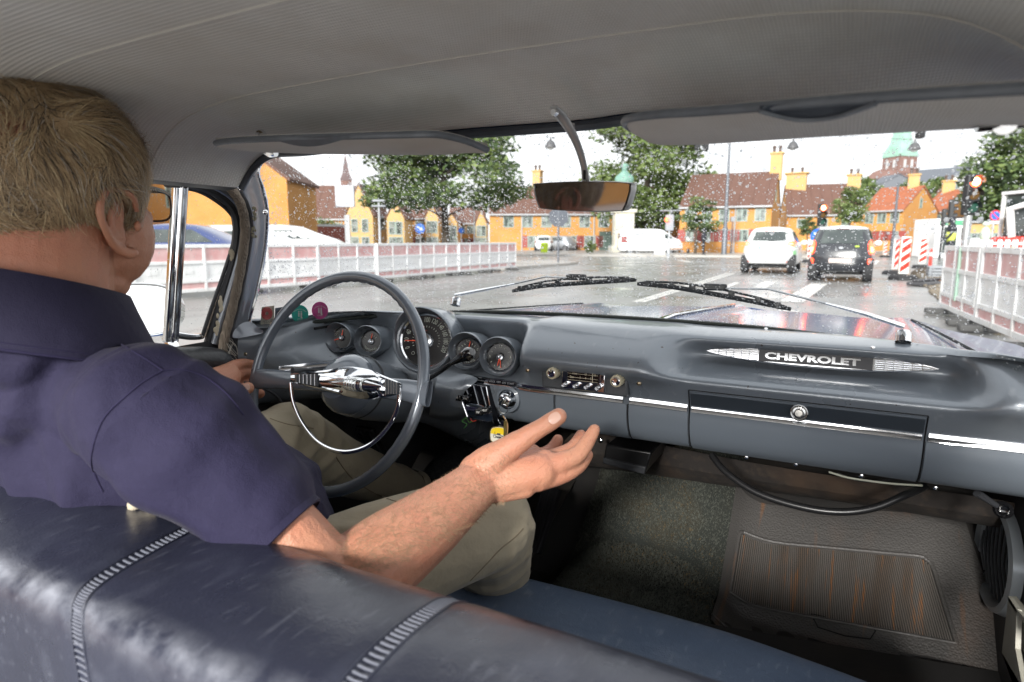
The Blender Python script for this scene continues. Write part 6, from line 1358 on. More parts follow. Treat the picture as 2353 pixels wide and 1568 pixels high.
q = MB(); q.tube([Vector((.02, Y, hood(.02, Y)+.003)) for Y in [1.3+.1*i for i in range(14)]], .008, 8, flat=.5); q.build('bonnet_spear', chrome, bonnet)
for s in (-1, 1):
    q = MB(); q.tube([Vector((s*.62, Y, hood(.62, Y)+.002)) for Y in [1.0+.1*i for i in range(17)]], .003, 6); q.build('bonnet_seam', gap, bonnet)
rnd = random.Random(77); q = MB()
for i in range(5200):
    X = rnd.uniform(-.5, .93); Y = cowl_y(X)+.02+abs(rnd.gauss(0, .55))
    if Y > 2.7: continue
    bead(q, Vector((X, Y, hood(X, Y))), Vector((0, 0, 1)), .0014*math.exp(rnd.gauss(0, .5)))
o = q.build('rain_drop', dropm, bonnet, ang=180, weld=False); o['kind'] = 'stuff'
q = MB(); q.tube([p+Vector((0, .012, -.002)) for p in basel], .006, 8, flat=.7); q.build('screen_moulding', chrome, car)
# ---- wipers
wr_ = mat('wiper_rubber', (.010, .010, .011), .35)
def wiper(blade, arm, pv):
    B = [hit(x, y, off=.006) for x, y in blade]
    B = [b if b is not None else at(x, y, Y=1.19) for b, (x, y) in zip(B, blade)]
    path = smooth(B, 8); q = MB(); q.tube(path, [.0022]+[.0030]*6+[.0022], 6, flat=1.6); w = q.build('wiper', wr_, car)
    a, b = path[0], path[-1]; n_ = len(path); off = lambda t: (Vector((0, .004, .010))*math.sin(math.pi*t)**.8)
    sup = [path[int(i*(n_-1)/20)]+off(i/20) for i in range(21)]
    q = MB(); q.tube(sup, .0022, 6); q.build('blade_frame', wr_, w)
    for t in (.12, .25, .38, .62, .75, .88):
        i = int(t*(n_-1)); q = MB(); q.box(path[i]+off(t)*.6, (.010, .008, .009)); q.build('claw', wr_, w)
    m_ = path[n_//2]+off(.5); q = MB(); q.box(m_+Vector((0, 0, .002)), (.040, .012, .012)); q.build('pivot_block', wr_, w, bev=.003)
    A = [hit(x, y, off=.016) or at(x, y, Y=1.22) for x, y in arm]
    q = MB(); q.tube([m_]+A[:2], [.003, .0035, .004], 8, flat=.5); q.build('arm_rod', steel, w)
    q = MB(); q.tube([A[1]]+A[2:], [.003, .0055, .007, .007], 10, flat=.6); q.build('wiper_arm', chrome, w)
    q = MB(); q.lathe(A[-1]+Vector((0, 0, -.012)), (0, .4, 1), [(.011, -.012), (.011, .002), (.008, .006), (0, .007)], 20); q.build('wiper_boss', chrome, w)
    return w
wiper([(1176, 675), (1240, 664), (1320, 658), (1400, 653), (1460, 650)], [(1250, 652), (1180, 667), (1110, 680), (1045, 692)], None)
wiper([(1463, 659), (1540, 666), (1640, 683), (1740, 702), (1816, 718)], [(1760, 683), (1890, 716), (1980, 740), (2068, 770)], None)
# ---- stickers on the glass
def sticker(pts, col, nm, lab=None):
    c = [hit(x, y, off=-.0012) for x, y in pts]; q = MB(); q.add(c, [tuple(range(len(c)))]); return q.build(nm, mat('sticker_%s' % nm, col, .5), windscreen, sm=False), c
def disc_sticker(x, y, rx, ry_, col, nm, year, lab):
    pts = [(x+rx*math.cos(2*math.pi*k/28), y+ry_*math.sin(2*math.pi*k/28)) for k in range(28)]; o, c = sticker(pts, col, nm); o['label'] = lab
    cc = sum(c, Vector())/28; ux = (c[0]-c[14]).normalized(); uy = (c[21]-c[7]).normalized(); rad = (c[0]-c[14]).length/2; wm = mat('sticker_white', (.75, .75, .73), .5); nn = ux.cross(uy).normalized()
    F = frame(cc+nn*.0012, -ux, uy)      # the print reads from outside: mirrored from in here
    F = Matrix.Translation(cc+nn*.0012) @ Matrix((( -ux.x, uy.x, nn.x), (-ux.y, uy.y, nn.y), (-ux.z, uy.z, nn.z))).to_4x4()
    txt('ji', rad*1.3, F @ Matrix.Translation((0, rad*.05, 0)) , 'lettering', wm, o, 0, bold=rad*.03); txt(year, rad*.33, F @ Matrix.Translation((0, -rad*.76, 0)), 'lettering', wm, o, 0)
    for i, ch in enumerate('Statens Bilinspektion'):
        a = R(150-120*i/20); txt(ch, rad*.26, F @ Matrix.Translation((math.cos(a)*rad*.80, math.sin(a)*rad*.80, 0)) @ Matrix.Rotation(a-math.pi/2, 4, 'Z'), 'lettering', wm, o, 0)
disc_sticker(689, 721, 19.5, 20.5, (.05, .48, .40), 'inspection_sticker_teal', '2000', 'round teal inspection sticker with white emblem')
disc_sticker(735, 713, 19, 20, (.62, .10, .32), 'inspection_sticker_pink', '2002', 'round pink inspection sticker with white emblem')
o, c = sticker([(601, 706), (630, 702), (630, 746), (598, 750)], (.62, .58, .48), 'service_sticker')
for k, r_ in enumerate((13, 9.5, 6)):
    pts = [hit(613+r_*math.cos(a/14*math.pi)*.9, 720+r_*math.sin(a/14*math.pi), off=-.002) for a in range(28)]; q = MB(); q.tube(pts+[pts[0]], .0011, 5); q.build('red_ring', mat('sticker_red', (.55, .06, .08), .5), o)
q2 = [hit(x, y, off=-.0022) for x, y in ((603, 740), (628, 736))]
txt('TZUЯ', .008, frame(q2[0].lerp(q2[1], .5), q2[1]-q2[0], (0, 0, 1)), 'lettering', mat('sticker_ink', (.05, .05, .06), .5), o, 0)
o, c = sticker([(632, 708), (664, 703), (664, 744), (630, 748)], (.16, .19, .24), 'service_card')
for j in range(5):
    a, b = hit(634, 716+j*6, off=-.002), hit(661, 712+j*6, off=-.002); q = MB(); q.tube([a, b], .0005, 4); q.build('print_line', MATS['sticker_ink'], o)
# ================================================================== LOOSE THINGS IN THE CABIN
# ribbed floor mat on the passenger side
rub = mat('mat_rubber', (.072, .068, .065), .5, n=[(4, .55, 7, (1, .35, 1), (.50, .70), (.15, .085, .05)), (18, .3, 5, None, (.4, .7), (.075, .072, .07)), (7, .5, 5, (6, .25, 1), (.64, .76), (.24, .10, .03))], bump=[('vor', 230, .5)], rr=(5, .38, .6))
ribm = mat('rib_rubber', (.12, .11, .10), .42, n=[(6, .6, 6, (5, .2, 1), (.45, .68), (.085, .055, .035)), (9, .8, 5, (11, .12, 1), (.58, .70), (.30, .12, .03))])
mt = thing('floor_mat', 'worn black ribbed rubber floor mat with rust stains in the passenger footwell', 'floor mat', (.45, 1.35, .3))
mi_ = Matrix.Translation(-mt.location)
def onf(x, y, up): return onfloor(x, y, up)
c_tl, c_tr, c_br, c_bl = onf(1692, 1124, .012), onf(2212, 1196, .012), onf(2345, 1590, .012), onf(1632, 1440, .012)
def mpt(u, v, up=.012):
    a = c_tl.lerp(c_tr, u); b = c_bl.lerp(c_br, u); p = a.lerp(b, v); return Vector((p.x, p.y, zf(p.x, p.y)+up+.006*math.exp(-((u)/.03)**2)))
def mk(q, name, m, par, **k):
    me = q.mesh(name); me.transform(mi_); return link(name, me, m, par, **k)
q = MB(); q.grid([[mpt(i/40, j/40) for i in range(41)] for j in range(41)]); mk(q, 'mat_sheet', rub, mt)
i_tl, i_tr, i_br, i_bl = [onf(x, y, .016) for x, y in ((1700, 1232), (2135, 1300), (2196, 1497), (1676, 1375))]
def ipt(u, v, up=.015):
    p = i_tl.lerp(i_tr, u).lerp(i_bl.lerp(i_br, u), v); return Vector((p.x, p.y, zf(p.x, p.y)+up))
q = MB(); loop = [ipt(0, 1), ipt(0, .5), ipt(0, .10), ipt(.012, .02), ipt(.03, -.01)]+[ipt(u, -.01) for u in (.2, .5, .8, .95)]+[ipt(.98, .03), ipt(1, .12), ipt(1, .5), ipt(1, 1)]; q.tube([p+Vector((0, 0, .002)) for p in smooth(loop, 4)], .0042, 8); mk(q, 'rim_bead', rub, mt)
q = MB(); q.tube([ipt(u/10, 1.0, .017) for u in range(11)], .0034, 8); mk(q, 'rim_bead', rub, mt)
q = MB(); q.grid([[ipt(i/30, .01+.98*j/20, .0142) for i in range(31)] for j in range(21)]); mk(q, 'ribbed_inset', mat('rib_groove', (.016, .015, .014), .7), mt)
for i in range(96):
    u = (i+.5)/96; v0 = .02+.05*max(0, (.03-u)/.03)+.10*max(0, (u-.96)/.04); q = MB(); q.tube([ipt(u, lerp(v0, .985, k/4), .0158) for k in range(5)], .00145, 5); mk(q, 'rib', ribm, mt)
q = MB(); q.tube([mpt(u/10, .965, .016) for u in range(11)], .002, 6); mk(q, 'rim_bead', rub, mt)
# outline of the bow tie emblem pressed in the mat
em = [(1862, 1428), (1893, 1434), (1896, 1442), (1990, 1458), (1998, 1452), (2010, 1468), (1998, 1486), (1940, 1478), (1878, 1458)]
q = MB(); pp_ = [onf(x, y, .0165) for x, y in em]; q.tube(pp_+[pp_[0]], .0013, 5); mk(q, 'emblem', gap, mt)
# coin pattern rubber below the mat
q = MB(); ca_ = [onf(x, y, .006) for x, y in ((1600, 1440), (2320, 1560), (2400, 1760), (1560, 1560))]; q.slab(ca_, (0, 0, .004)); coin = q.build('coin_rubber', mat('coin_rubber', (.028, .027, .027), .6, n=(6, .6, 6, None, (.5, .7), (.06, .05, .04))), car, sm=False)
rnd = random.Random(3)
for j in range(5):
    for i in range(9):
        x, y = 1660+i*72+j*22-20*j, 1452+i*12+j*30
        p = onf(x, y, .011); q = MB(); q.lathe(p, (0, 0, 1), [(.0185, 0), (.0175, .0018), (.0150, .0018), (0, .0012)], 20); q.build('coin', coin.data.materials[0], coin)
q = MB()
for i in range(170):
    x, y = rnd.uniform(1560, 2330), 0; y = 1450+(x-1600)*.16+abs(rnd.gauss(0, 28)); p = onf(x, y, .016); s = rnd.uniform(.0006, .0022); q.ell(p, (s*1.5, s, s*.5), None, 5, 3)
o = q.build('crumbs', mat('crumb_cream', (.42, .36, .28), .9), None); o['kind'] = 'stuff'
# key ring in the ignition
kt = thing('key_ring', 'bunch of keys with a yellow and white fob hanging from the ignition', 'keys', ic+Vector((0, -.02, -.01))); ki = Matrix.Translation(-kt.location)
def kb_(q, n, m, par=None, **k): me = q.mesh(n); me.transform(ki); return link(n, me, m, par or kt, **k)
ky = .985
def ring(x, y, r, tilt, th=.0006):
    c = at(x, y, Y=ky); q = MB(); q.tube([c+Vector((math.cos(a)*r*math.cos(tilt), math.cos(a)*r*math.sin(tilt), math.sin(a)*r)) for a in [2*math.pi*k/24 for k in range(24)]], th, 6, closed=True); return q
kb_(ring(1157, 940, .0085, .3), 'ring', chrome); kb_(ring(1153, 964, .0095, -.2, .0008), 'ring', chrome); kb_(ring(1148, 984, .004, .6), 'ring', chrome)
for dx, m_, w in ((0, chrome, .0035), (6, mat('brass', (.45, .34, .12), .3, .9), .0030)):
    a, b = at(1155+dx, 968, Y=ky-.002-dx*.0005), at(1154+dx, 1005, Y=ky-.002-dx*.0005); q = MB(); q.slab([a+Vector((-w, 0, 0)), a+Vector((w, 0, 0)), b+Vector((w, 0, 0)), b+Vector((w*.3, 0, -.003)), b+Vector((-w, 0, 0))], (0, .0015, 0)); kb_(q, 'key', m_, sm=False)
q = MB(); q.tube(smooth([at(1156, 955, Y=ky), at(1166, 975, Y=ky-.002), at(1166, 1005, Y=ky), at(1176, 1018, Y=ky)], 5), .0015, 6); kb_(q, 'leather_cord', mat('tan_cord', (.32, .19, .09), .7))
fx = [(1130, 984), (1148, 981), (1160, 985), (1164, 1000), (1160, 1015), (1146, 1018), (1130, 1014), (1126, 1000)]
fp = smooth([at(x, y, Y=ky-.004) for x, y in fx], 4, True); q = MB(); q.slab(fp, (0, .003, 0)); fob = kb_(q, 'fob', mat('fob_cream', (.62, .60, .50), .35), sm=False)
cf = sum(fp, Vector())/len(fp); q = MB(); up_ = [p+Vector((0, -.0003, 0)) for p in fp if p.z > cf.z-.001]; up_ = [cf+(p-cf)*.9 for p in up_]; up_.sort(key=lambda p: math.atan2(p.z-cf.z, p.x-cf.x)); q.add([p+Vector((0, -.0006, 0)) for p in up_], [tuple(range(len(up_)))]); kb_(q, 'fob_yellow', mat('fob_yellow', (.70, .50, .02), .35), fob, sm=False)
q = MB(); q.tube([p+Vector((0, -.0003, 0)) for p in fp]+[fp[0]], .0009, 5); kb_(q, 'fob_edge', mat('bronze_edge', (.22, .17, .09), .35, .8), fob)
M = ki @ frame(cf+Vector((0, -.0012, -.0045)), (1, 0, 0), (0, 0, 1)); txt('A&M', .0060, M, 'lettering', mat('sticker_ink', (.05, .05, .06)), fob, 0, bold=.0002)
q = MB()
for s in (-1, 1): c = cf+Vector((s*.0078, -.001, -.0038)); q.tube([c+Vector((math.cos(a)*.0026, 0, math.sin(a)*.0026)) for a in [2*math.pi*k/14 for k in range(14)]], .0004, 4, closed=True)
q.tube([cf+Vector((-.010, -.001, .0005)), cf+Vector((.010, -.001, -.0005))], .0005, 4); q.box(cf+Vector((.001, -.001, .002)), (.007, .0006, .003)); q.box(cf+Vector((-.007, -.001, .0035)), (.0008, .0006, .004)); kb_(q, 'car_drawing', MATS['sticker_ink'], fob)
q = MB(); q.slab([at(1160, 1016, Y=ky+.004), at(1172, 1004, Y=ky+.004), at(1196, 1022, Y=ky+.004), at(1196, 1050, Y=ky+.004), at(1140, 1050, Y=ky+.004), at(1140, 1024, Y=ky+.004)], (0, .0012, 0)); kb_(q, 'paper_tag', mat('paper_tag', (.58, .56, .50), .8), sm=False)
# grey map box with papers at the door
mb_ = thing('map_box', 'grey plastic map box holding white papers beside the vent ring', 'box', at(2335, 1480, X=.66)); bi = Matrix.Translation(-mb_.location)
plast = mat('putty_plastic', (.33, .32, .27), .5, n=(20, .3, 4))
pl = [at(x, y, X=.64) for x, y in ((2317, 1372), (2302, 1500), (2345, 1580), (2420, 1700), (2420, 1440), (2340, 1372))]
q = MB(); q.slab(pl[:1]+pl[1:4]+[at(2372, 1700, X=.64), at(2333, 1490, X=.64), at(2336, 1400, X=.64)], (.006, 0, 0)); me = q.mesh('front_plate'); me.transform(bi); link('front_plate', me, plast, mb_, sm=False)
q = MB(); q.slab([at(2317, 1370, X=.64), at(2336, 1371, X=.66), at(2420, 1478, X=.66), at(2420, 1500, X=.64), at(2336, 1400, X=.64)], (0, 0, -.006)); me = q.mesh('rim'); me.transform(bi); link('rim', me, plast, mb_, sm=False)
for k in range(3):
    q = MB(); q.slab([at(2332+k*3, 1396+k*4, X=.655+.003*k), at(2370, 1430, X=.655+.003*k), at(2440, 1600, X=.655+.003*k), at(2338+k*2, 1480+k*3, X=.655+.003*k)], (.0006, 0, 0)); me = q.mesh('paper'); me.transform(bi); link('paper', me, mat('paper_white', (.74, .74, .73), .7), mb_, sm=False)
# ================================================================== THE DRIVER
skin = mat('skin', (.50, .235, .145), .42, spec=.45, sss=.12, n=[(16, .42, 7, None, (.42, .66), (.50, .165, .105)), (120, .35, 3, None, (.55, .72), (.40, .17, .11)), (5, .35, 3, None, (.4, .7), (.56, .31, .22))], bump=[('noise', 55, .45), ('noise', 220, .4), ('vor', 800, .3)])
HC = Vector((-.462, .435, 1.133))
HR = Matrix.Rotation(R(25), 3, 'Z') @ Matrix.Rotation(R(-3), 3, 'X'); HRi = HR.inverted()
def H(x, y, z): return HC+HR @ Vector((x, y, z))
q = MB()
# head
q.ell(H(0, -.008, .032), (.080, .103, .096)); q.ell(H(0, .040, -.005), (.069, .066, .10)); q.ell(H(0, .030, -.055), (.068, .060, .062)); q.ell(H(.034, .036, -.045), (.046, .058, .068)); q.ell(H(-.030, .034, -.045), (.042, .055, .065)); q.ell(H(0, .060, -.098), (.042, .038, .028)); q.ell(H(0, .03, -.105), (.060, .055, .035))
q.ell(H(0, .100, .022), (.055, .014, .014)); q.tube([H(0, .104, .02), H(0, .120, -.010), H(0, .132, -.030)], [.008, .011, .015], 10); q.ell(H(.012, .116, -.032), (.010, .012, .009)); q.ell(H(-.012, .116, -.032), (.010, .012, .009))
q.ell(H(0, .103, -.062), (.024, .010, .006)); q.ell(H(0, .101, -.071), (.021, .010, .006)); q.ell(H(0, .098, -.098), (.018, .014, .014))
for s in (-1, 1): q.ell(H(s*.032, .088, .004), (.014, .012, .011)); q.ell(H(s*.045, .080, -.020), (.022, .020, .018))
# neck, torso core, shoulders
q.tube([H(0, -.01, -.03), H(0, -.025, -.09), H(0, -.03, -.15), H(0, -.01, -.21)], [.066, .068, .068, .055], 20)
q.tube([Vector((-.43, .45, .90)), Vector((-.42, .52, .72)), Vector((-.41, .56, .58))], [.09, .11, .11], 16)
EL = at(780, 1372, d=.68); WR = at(1104, 1107, d=.862); SH = at(345, 962, d=.69)
q.tube(smooth([SH, SH.lerp(EL, .5)+Vector((.01, 0, .01)), EL], 4), [.044, .042, .044], 16)
q.tube(smooth([EL, EL.lerp(WR, .22)+Vector((0, 0, .004)), EL.lerp(WR, .6), WR.lerp(EL, .08), WR], 5), [.048, .052, .049, .043, .036, .033, .033], 20, flat=1.)
SL = Vector((-.60, .46, .90)); ELl = Vector((-.70, .66, .76)); WRl = at(455, 905, d=1.13)
q.tube(smooth([SL, ELl, WRl], 5), [.035, .04, .042, .035, .03], 14)
q.tube([SL, Vector((-.44, .46, .90)), SH], [.03, .04, .03], 12)
body_q = q
# right hand (palm up, thumb on the near side)
def fing(q, pts, rads, n=12):
    P = [at(x, y, d=d) for x, y, d in pts]; q.tube(smooth(P, 5), rads, n); q.ell(P[0], rads[0]); q.ell(P[-1], rads[-1]*1.0)
    return P
q = MB(); palm = [((1100, 1108, .862), (1240, 1083, .875), .031, .025), ((1100, 1102, .87), (1235, 1066, .90), .030, .023), ((1095, 1095, .88), (1218, 1052, .925), .027, .021), ((1105, 1128, .862), (1205, 1118, .868), .020, .017)]
for (a, b, r0, r1) in palm: A_, B_ = at(*a[:2], d=a[2]), at(*b[:2], d=b[2]); q.tube([A_, A_.lerp(B_, .5), B_], [r0, (r0+r1)/2*1.04, r1], 14); q.ell(A_, r0); q.ell(B_, r1)
fing(q, [(1098, 1088, .862), (1145, 1048, .855), (1188, 1018, .85)], [.028, .026, .0185, .0165])
th = fing(q, [(1185, 1022, .85), (1222, 996, .848), (1252, 978, .847), (1284, 957, .846)], [.0160, .0150, .0132, .0125, .0128, .0115])
idx = fing(q, [(1236, 1080, .875), (1290, 1062, .882), (1326, 1046, .89), (1348, 1018, .90), (1366, 988, .905)], [.0185, .0165, .0142, .0130, .0120, .0105, .0088])
mdl = fing(q, [(1236, 1102, .872), (1285, 1092, .885), (1326, 1072, .90), (1350, 1046, .92)], [.0175, .0150, .0135, .0115, .009])
rg = fing(q, [(1225, 1064, .91), (1280, 1050, .925), (1318, 1030, .935), (1335, 1000, .945)], [.0165, .0145, .0130, .0115, .0088])
pk_ = fing(q, [(1212, 1052, .93), (1250, 1046, .95), (1272, 1030, .96), (1282, 1010, .965)], [.0150, .0130, .0115, .0105, .0085])
q.ell(at(1252, 1046, d=.885), (.012, .012, .008))
# left hand round the rim
L2 = MB()
A_, B_ = at(470, 905, d=1.15), at(522, 866, d=1.225); L2.tube([A_, A_.lerp(B_, .5), B_], [.03, .034, .026], 14); L2.ell(B_, .026)
A_, B_ = at(480, 925, d=1.16), at(528, 900, d=1.215); L2.tube([A_, B_], [.028, .026], 12); L2.ell(B_, .024)
fing(L2, [(512, 855, 1.225), (535, 842, 1.245), (560, 836, 1.28), (582, 838, 1.31)], [.0130, .0120, .0108, .0095])
fing(L2, [(520, 873, 1.23), (545, 862, 1.255), (568, 858, 1.29), (592, 862, 1.315)], [.0130, .0118, .0105, .0092])
fing(L2, [(525, 893, 1.235), (550, 888, 1.265), (575, 886, 1.295), (597, 888, 1.31)], [.0125, .0115, .0105, .009])
fing(L2, [(525, 912, 1.235), (555, 910, 1.265), (580, 907, 1.285), (598, 905, 1.29)], [.0120, .0112, .0105, .0098])
thl = fing(L2, [(518, 915, 1.215), (540, 903, 1.205), (558, 896, 1.205), (570, 892, 1.208)], [.0145, .0135, .0125, .0118])
allq = MB(); allq.v = list(body_q.v); allq.f = list(body_q.f)
for z in (q, L2): allq.add(z.v, z.f)
# right ear, as part of the same surface
EC = H(.078, -.002, -.030); eu = (HR @ Vector((.10, -.16, .97))).normalized(); eo = Vector((.78, -.60, -.05)).normalized()   # up, and outward/back the way the ear flares
ef = eo.cross(eu).normalized()      # across the ear
if ef.y < 0: ef = -ef
ew = Vector((.34, -.90, 0)).normalized()   # direction from ear root to helix rim
hx = [EC+eu*.012+Vector((0, .022, 0)), EC+eu*.030+Vector((.006, .014, 0)), EC+eu*.038+ew*.006+eo*.004, EC+eu*.030+ew*.022+eo*.006, EC+eu*.010+ew*.029+eo*.007, EC-eu*.012+ew*.022+eo*.006, EC-eu*.030+ew*.010+eo*.004, EC-eu*.040+Vector((.004, .006, 0)), EC-eu*.036+Vector((.002, .016, 0))]
allq.tube(smooth(hx, 5), [.0038, .0045, .005, .0052, .005, .0048, .0052, .0075, .0065], 10)
ah = [EC+eu*.022+ew*.006+eo*.001, EC+eu*.008+ew*.015+eo*.003, EC-eu*.010+ew*.013+eo*.003, EC-eu*.022+ew*.002+eo*.003]; allq.tube(smooth(ah, 4), .0040, 8)
allq.tube(smooth([EC+eu*.026+ew*.0, EC+eu*.0+ew*.008-eo*.004, EC-eu*.028+ew*.002], 4), [.008, .011, .008], 10, flat=.5)
allq.ell(EC+Vector((.006, .018, -.006)), (.005, .005, .008))
EC2 = H(-.080, -.002, -.018); allq.ell(EC2, (.008, .02, .034))
body = blob(allq, .0027, 'person', skin, None, 4); body['label'] = 'driver with ash blond hair, glasses, navy polo shirt and beige trousers, one palm raised'; body['category'] = 'person'
BB = BVHTree.FromPolygons([v.co.copy() for v in body.data.vertices], [tuple(p.vertices) for p in body.data.polygons])
# nails
nail = mat('nail', (.62, .39, .31), .22, spec=.6)
def nailon(x, y, rx, ry_, ang, B=BB):
    o = CAM; n = 22; c = hit(x, y, B)
    if c is None: return
    pts = []
    for k in range(n):
        a = 2*math.pi*k/n; u, v = math.copysign(abs(math.cos(a))**.75, math.cos(a))*rx, math.copysign(abs(math.sin(a))**.75, math.sin(a))*ry_; p = hit(x+u*math.cos(ang)-v*math.sin(ang), y+u*math.sin(ang)+v*math.cos(ang), B, -.0007)
        pts.append(p or c)
    ctr = hit(x, y, B, -.0013); q = MB(); q.add(pts+[ctr], [(k, (k+1) % n, n) for k in range(n)]); q.build('nail', nail, body, ang=180)
nailon(1274, 961, 15, 11, R(-35)); nailon(566, 890, 8, 7.5, R(-20))
crm = mat('skin_crease', (.34, .13, .08), .6)
for pts in (((1216, 968), (1226, 984), (1228, 1002)), ((1222, 964), (1233, 980), (1236, 998)), ((1306, 1032), (1312, 1042), (1311, 1054)), ((1338, 1018), (1347, 1026), (1350, 1034)), ((1078, 1072), (1092, 1102), (1108, 1140)), ((1086, 1064), (1101, 1094), (1118, 1134)), ((1236, 1040), (1228, 1056), (1214, 1068)), ((1262, 1052), (1246, 1072), (1222, 1088)), ((1258, 960), (1262, 972), (1270, 978))):
    P = [hit(v.x, v.y, BB, .0002) for v in smooth([Vector((x, y, 0)) for x, y in pts], 4)]
    if all(p is not None for p in P): q = MB(); q.tube(P, [.0002, .00045, .00045, .0002], 5); q.build('skin_crease', crm, body)
# hair: scalp cap, then strands combed forward and down
hb = mat('hair_ash', (.36, .255, .145), .5, spec=.5, n=(40, .4, 3)); hbl = mat('hair_blond', (.62, .49, .29), .42, spec=.6); hdk = mat('hair_dark', (.075, .055, .035), .55); hgr = mat('hair_grey', (.50, .46, .40), .45)
CR = (.085, .109, .101); CC = H(0, -.010, .033)
def hairzone(p):
    l = HRi @ (p-HC); x, y, z = abs(l.x), l.y, l.z
    if z > .075: return y < .080
    if z > .02: return y < .070-.45*(.075-z)
    if z > .006: return y < .034
    if y > -.030: return .012 < y < .030 and z > -.028
    return z > -.086+.022*mnoise.noise(p*70)+.012*mnoise.noise(p*190)
def scalp(u, v): return CC+Vector((CR[0]*math.cos(v)*math.cos(u), CR[1]*math.cos(v)*math.sin(u), CR[2]*math.sin(v)))
bald = hit(12, 262, BB) or H(.005, -.075, .095)
q = MB(); fs = 0
for i in range(64):
    for j in range(40):
        u0, u1 = 2*math.pi*i/64, 2*math.pi*(i+1)/64; v0, v1 = -1.25+2.8*j/40, -1.25+2.8*(j+1)/40
        P = [scalp(u0, v0), scalp(u1, v0), scalp(u1, v1), scalp(u0, v1)]
        c = sum(P, Vector())/4
        if hairzone(c) and (c-bald).length > .030: q.add([CC+(p-CC)*1.015 for p in P], [(0, 1, 2, 3)])
cap = q.build('hair', mat('hair_ash', (0, 0, 0)), body, ang=180)
rnd = random.Random(9)
def flow(p, r_):
    l = p-HC
    d = Vector((l.x*2., .55, -.55)) if l.z > .05 else Vector((0, .35, -.9))
    if l.y < -.05: d = Vector((l.x*4+.25, .3, -.8))
    if l.z < -.035: d = Vector((.25, .45, -.55))
    d += Vector((mnoise.noise(p*24), mnoise.noise(p*24+Vector((5, 0, 0))), mnoise.noise(p*24+Vector((0, 9, 0)))))*1.5+Vector((rnd.gauss(0, .24), rnd.gauss(0, .24), rnd.gauss(0, .24)))
    return d
for mi__, (m_, cnt, w) in enumerate(((hb, 17000, .00030), (hbl, 9000, .0003), (hdk, 5200, .0003), (hgr, 6500, .0003))):
    q = MB()
    for i in range(cnt):
        u, v = rnd.uniform(-1.9, 1.9)-.3, math.asin(rnd.uniform(-.85, 1)); p = scalp(u, v)
        if not hairzone(p) : continue
        db = (p-bald).length
        if db < .03 and rnd.random() < .93: continue
        if m_ is hgr and not ((p-HC).y > .0 and (p-HC).z < .035) and rnd.random() < .75: continue
        cl = mnoise.noise(p*38)+.5*mnoise.noise(p*110)
        if m_ is hbl and cl < .05: continue
        if m_ is hdk and cl > .05: continue
        L_ = rnd.uniform(.03, .062)*(1 if (p-HC).z > -.03 else .55); lift = rnd.uniform(.001, .0085)*(1+1.2*mnoise.noise(p*26)); pts = []; lift += .009*(rnd.random() < .03); cur = p.copy(); d0 = flow(p, 1)
        for k in range(6):
            fly = .0; n = Vector(((cur-CC).x/CR[0]**2, (cur-CC).y/CR[1]**2, (cur-CC).z/CR[2]**2)).normalized(); d = d0*.4+flow(cur, 1)*.6; d = (d-n*d.dot(n)).normalized()
            e = CC+(cur-CC)*(1/math.sqrt(((cur-CC).x/CR[0])**2+((cur-CC).y/CR[1])**2+((cur-CC).z/CR[2])**2)); pts.append((e+n*(.0005+lift*math.sin(min(1, (k+.5)/4)*math.pi*.5)+(.002*rnd.random() if k == 5 else 0)), d, n)); cur = e+d*L_/5
        o = len(q.v)
        for k, (pt, d, n) in enumerate(pts):
            s = d.cross(n).normalized()*(w*(1 if k < 4 else .5)); q.v += [tuple(pt-s), tuple(pt+s)]
        for k in range(5): q.f.append((o+2*k, o+2*k+1, o+2*k+3, o+2*k+2))
    me = q.mesh('hair_strands'); o = link('hair_strands', me, m_, cap, sm=False); o['kind'] = 'stuff'
# arm hair
q = MB(); rnd = random.Random(12); armd = (WR-EL).normalized()
for i in range(2600):
    x, y = rnd.uniform(740, 1180), 0; t = (x-740)/440; y = lerp(1290, 1090, t)+rnd.uniform(-75, 85); p = hit(x, y, BB)
    if p is None or (p-CAM).length > 1.1 or p.y < .46 or rnd.random() < (t-.75)*3: continue
    loc, nn, _, _ = BB.find_nearest(p); d = (armd*.4+Vector((rnd.gauss(0, .35), rnd.gauss(0, .35), -.5))); d = (d-nn*d.dot(nn)).normalized(); L_ = rnd.uniform(.004, .010); s = d.cross(nn).normalized()*.00016
    a, b, c = p, p+d*L_*.5+nn*.0016, p+d*L_+nn*.0022; o = len(q.v); q.v += [tuple(a-s), tuple(a+s), tuple(b+s), tuple(b-s), tuple(c)]; q.f += [(o, o+1, o+2, o+3), (o+3, o+2, o+4)]
for v_ in range(900):      # outline hair standing off the lower edge
    x = rnd.uniform(760, 1160); t = (x-740)/440; y = lerp(1335, 1165, t)
    for k in range(30):
        p = hit(x, y-k*4, BB)
        if p is not None and (p-CAM).length < 1.0: break
    else: continue
    loc, nn, _, _ = BB.find_nearest(p); L_ = rnd.uniform(.003, .008); d = (nn*.5+armd*.5-UPV*.5).normalized(); s = RT*.00014; o = len(q.v); q.v += [tuple(p-s), tuple(p+s), tuple(p+d*L_)]; q.f.append((o, o+1, o+2))
me = q.mesh('arm_hair'); o = link('arm_hair', me, mat('hair_arm', (.30, .19, .11), .6), body, sm=False); o['kind'] = 'stuff'
# face details
q = MB(); 
for s in (-1, 1): q.ell(H(s*.032, .0935, .004), .0105)
q.build('eye', mat('eye_white', (.7, .68, .64), .1), body)
q = MB()
for s in (-1, 1): q.tube(smooth([H(s*.016, .110, .022), H(s*.032, .108, .029), H(s*.050, .098, .025)], 4), [.003, .004, .002], 6)
q.build('eyebrow', mat('hair_ash', (0, 0, 0)), body)
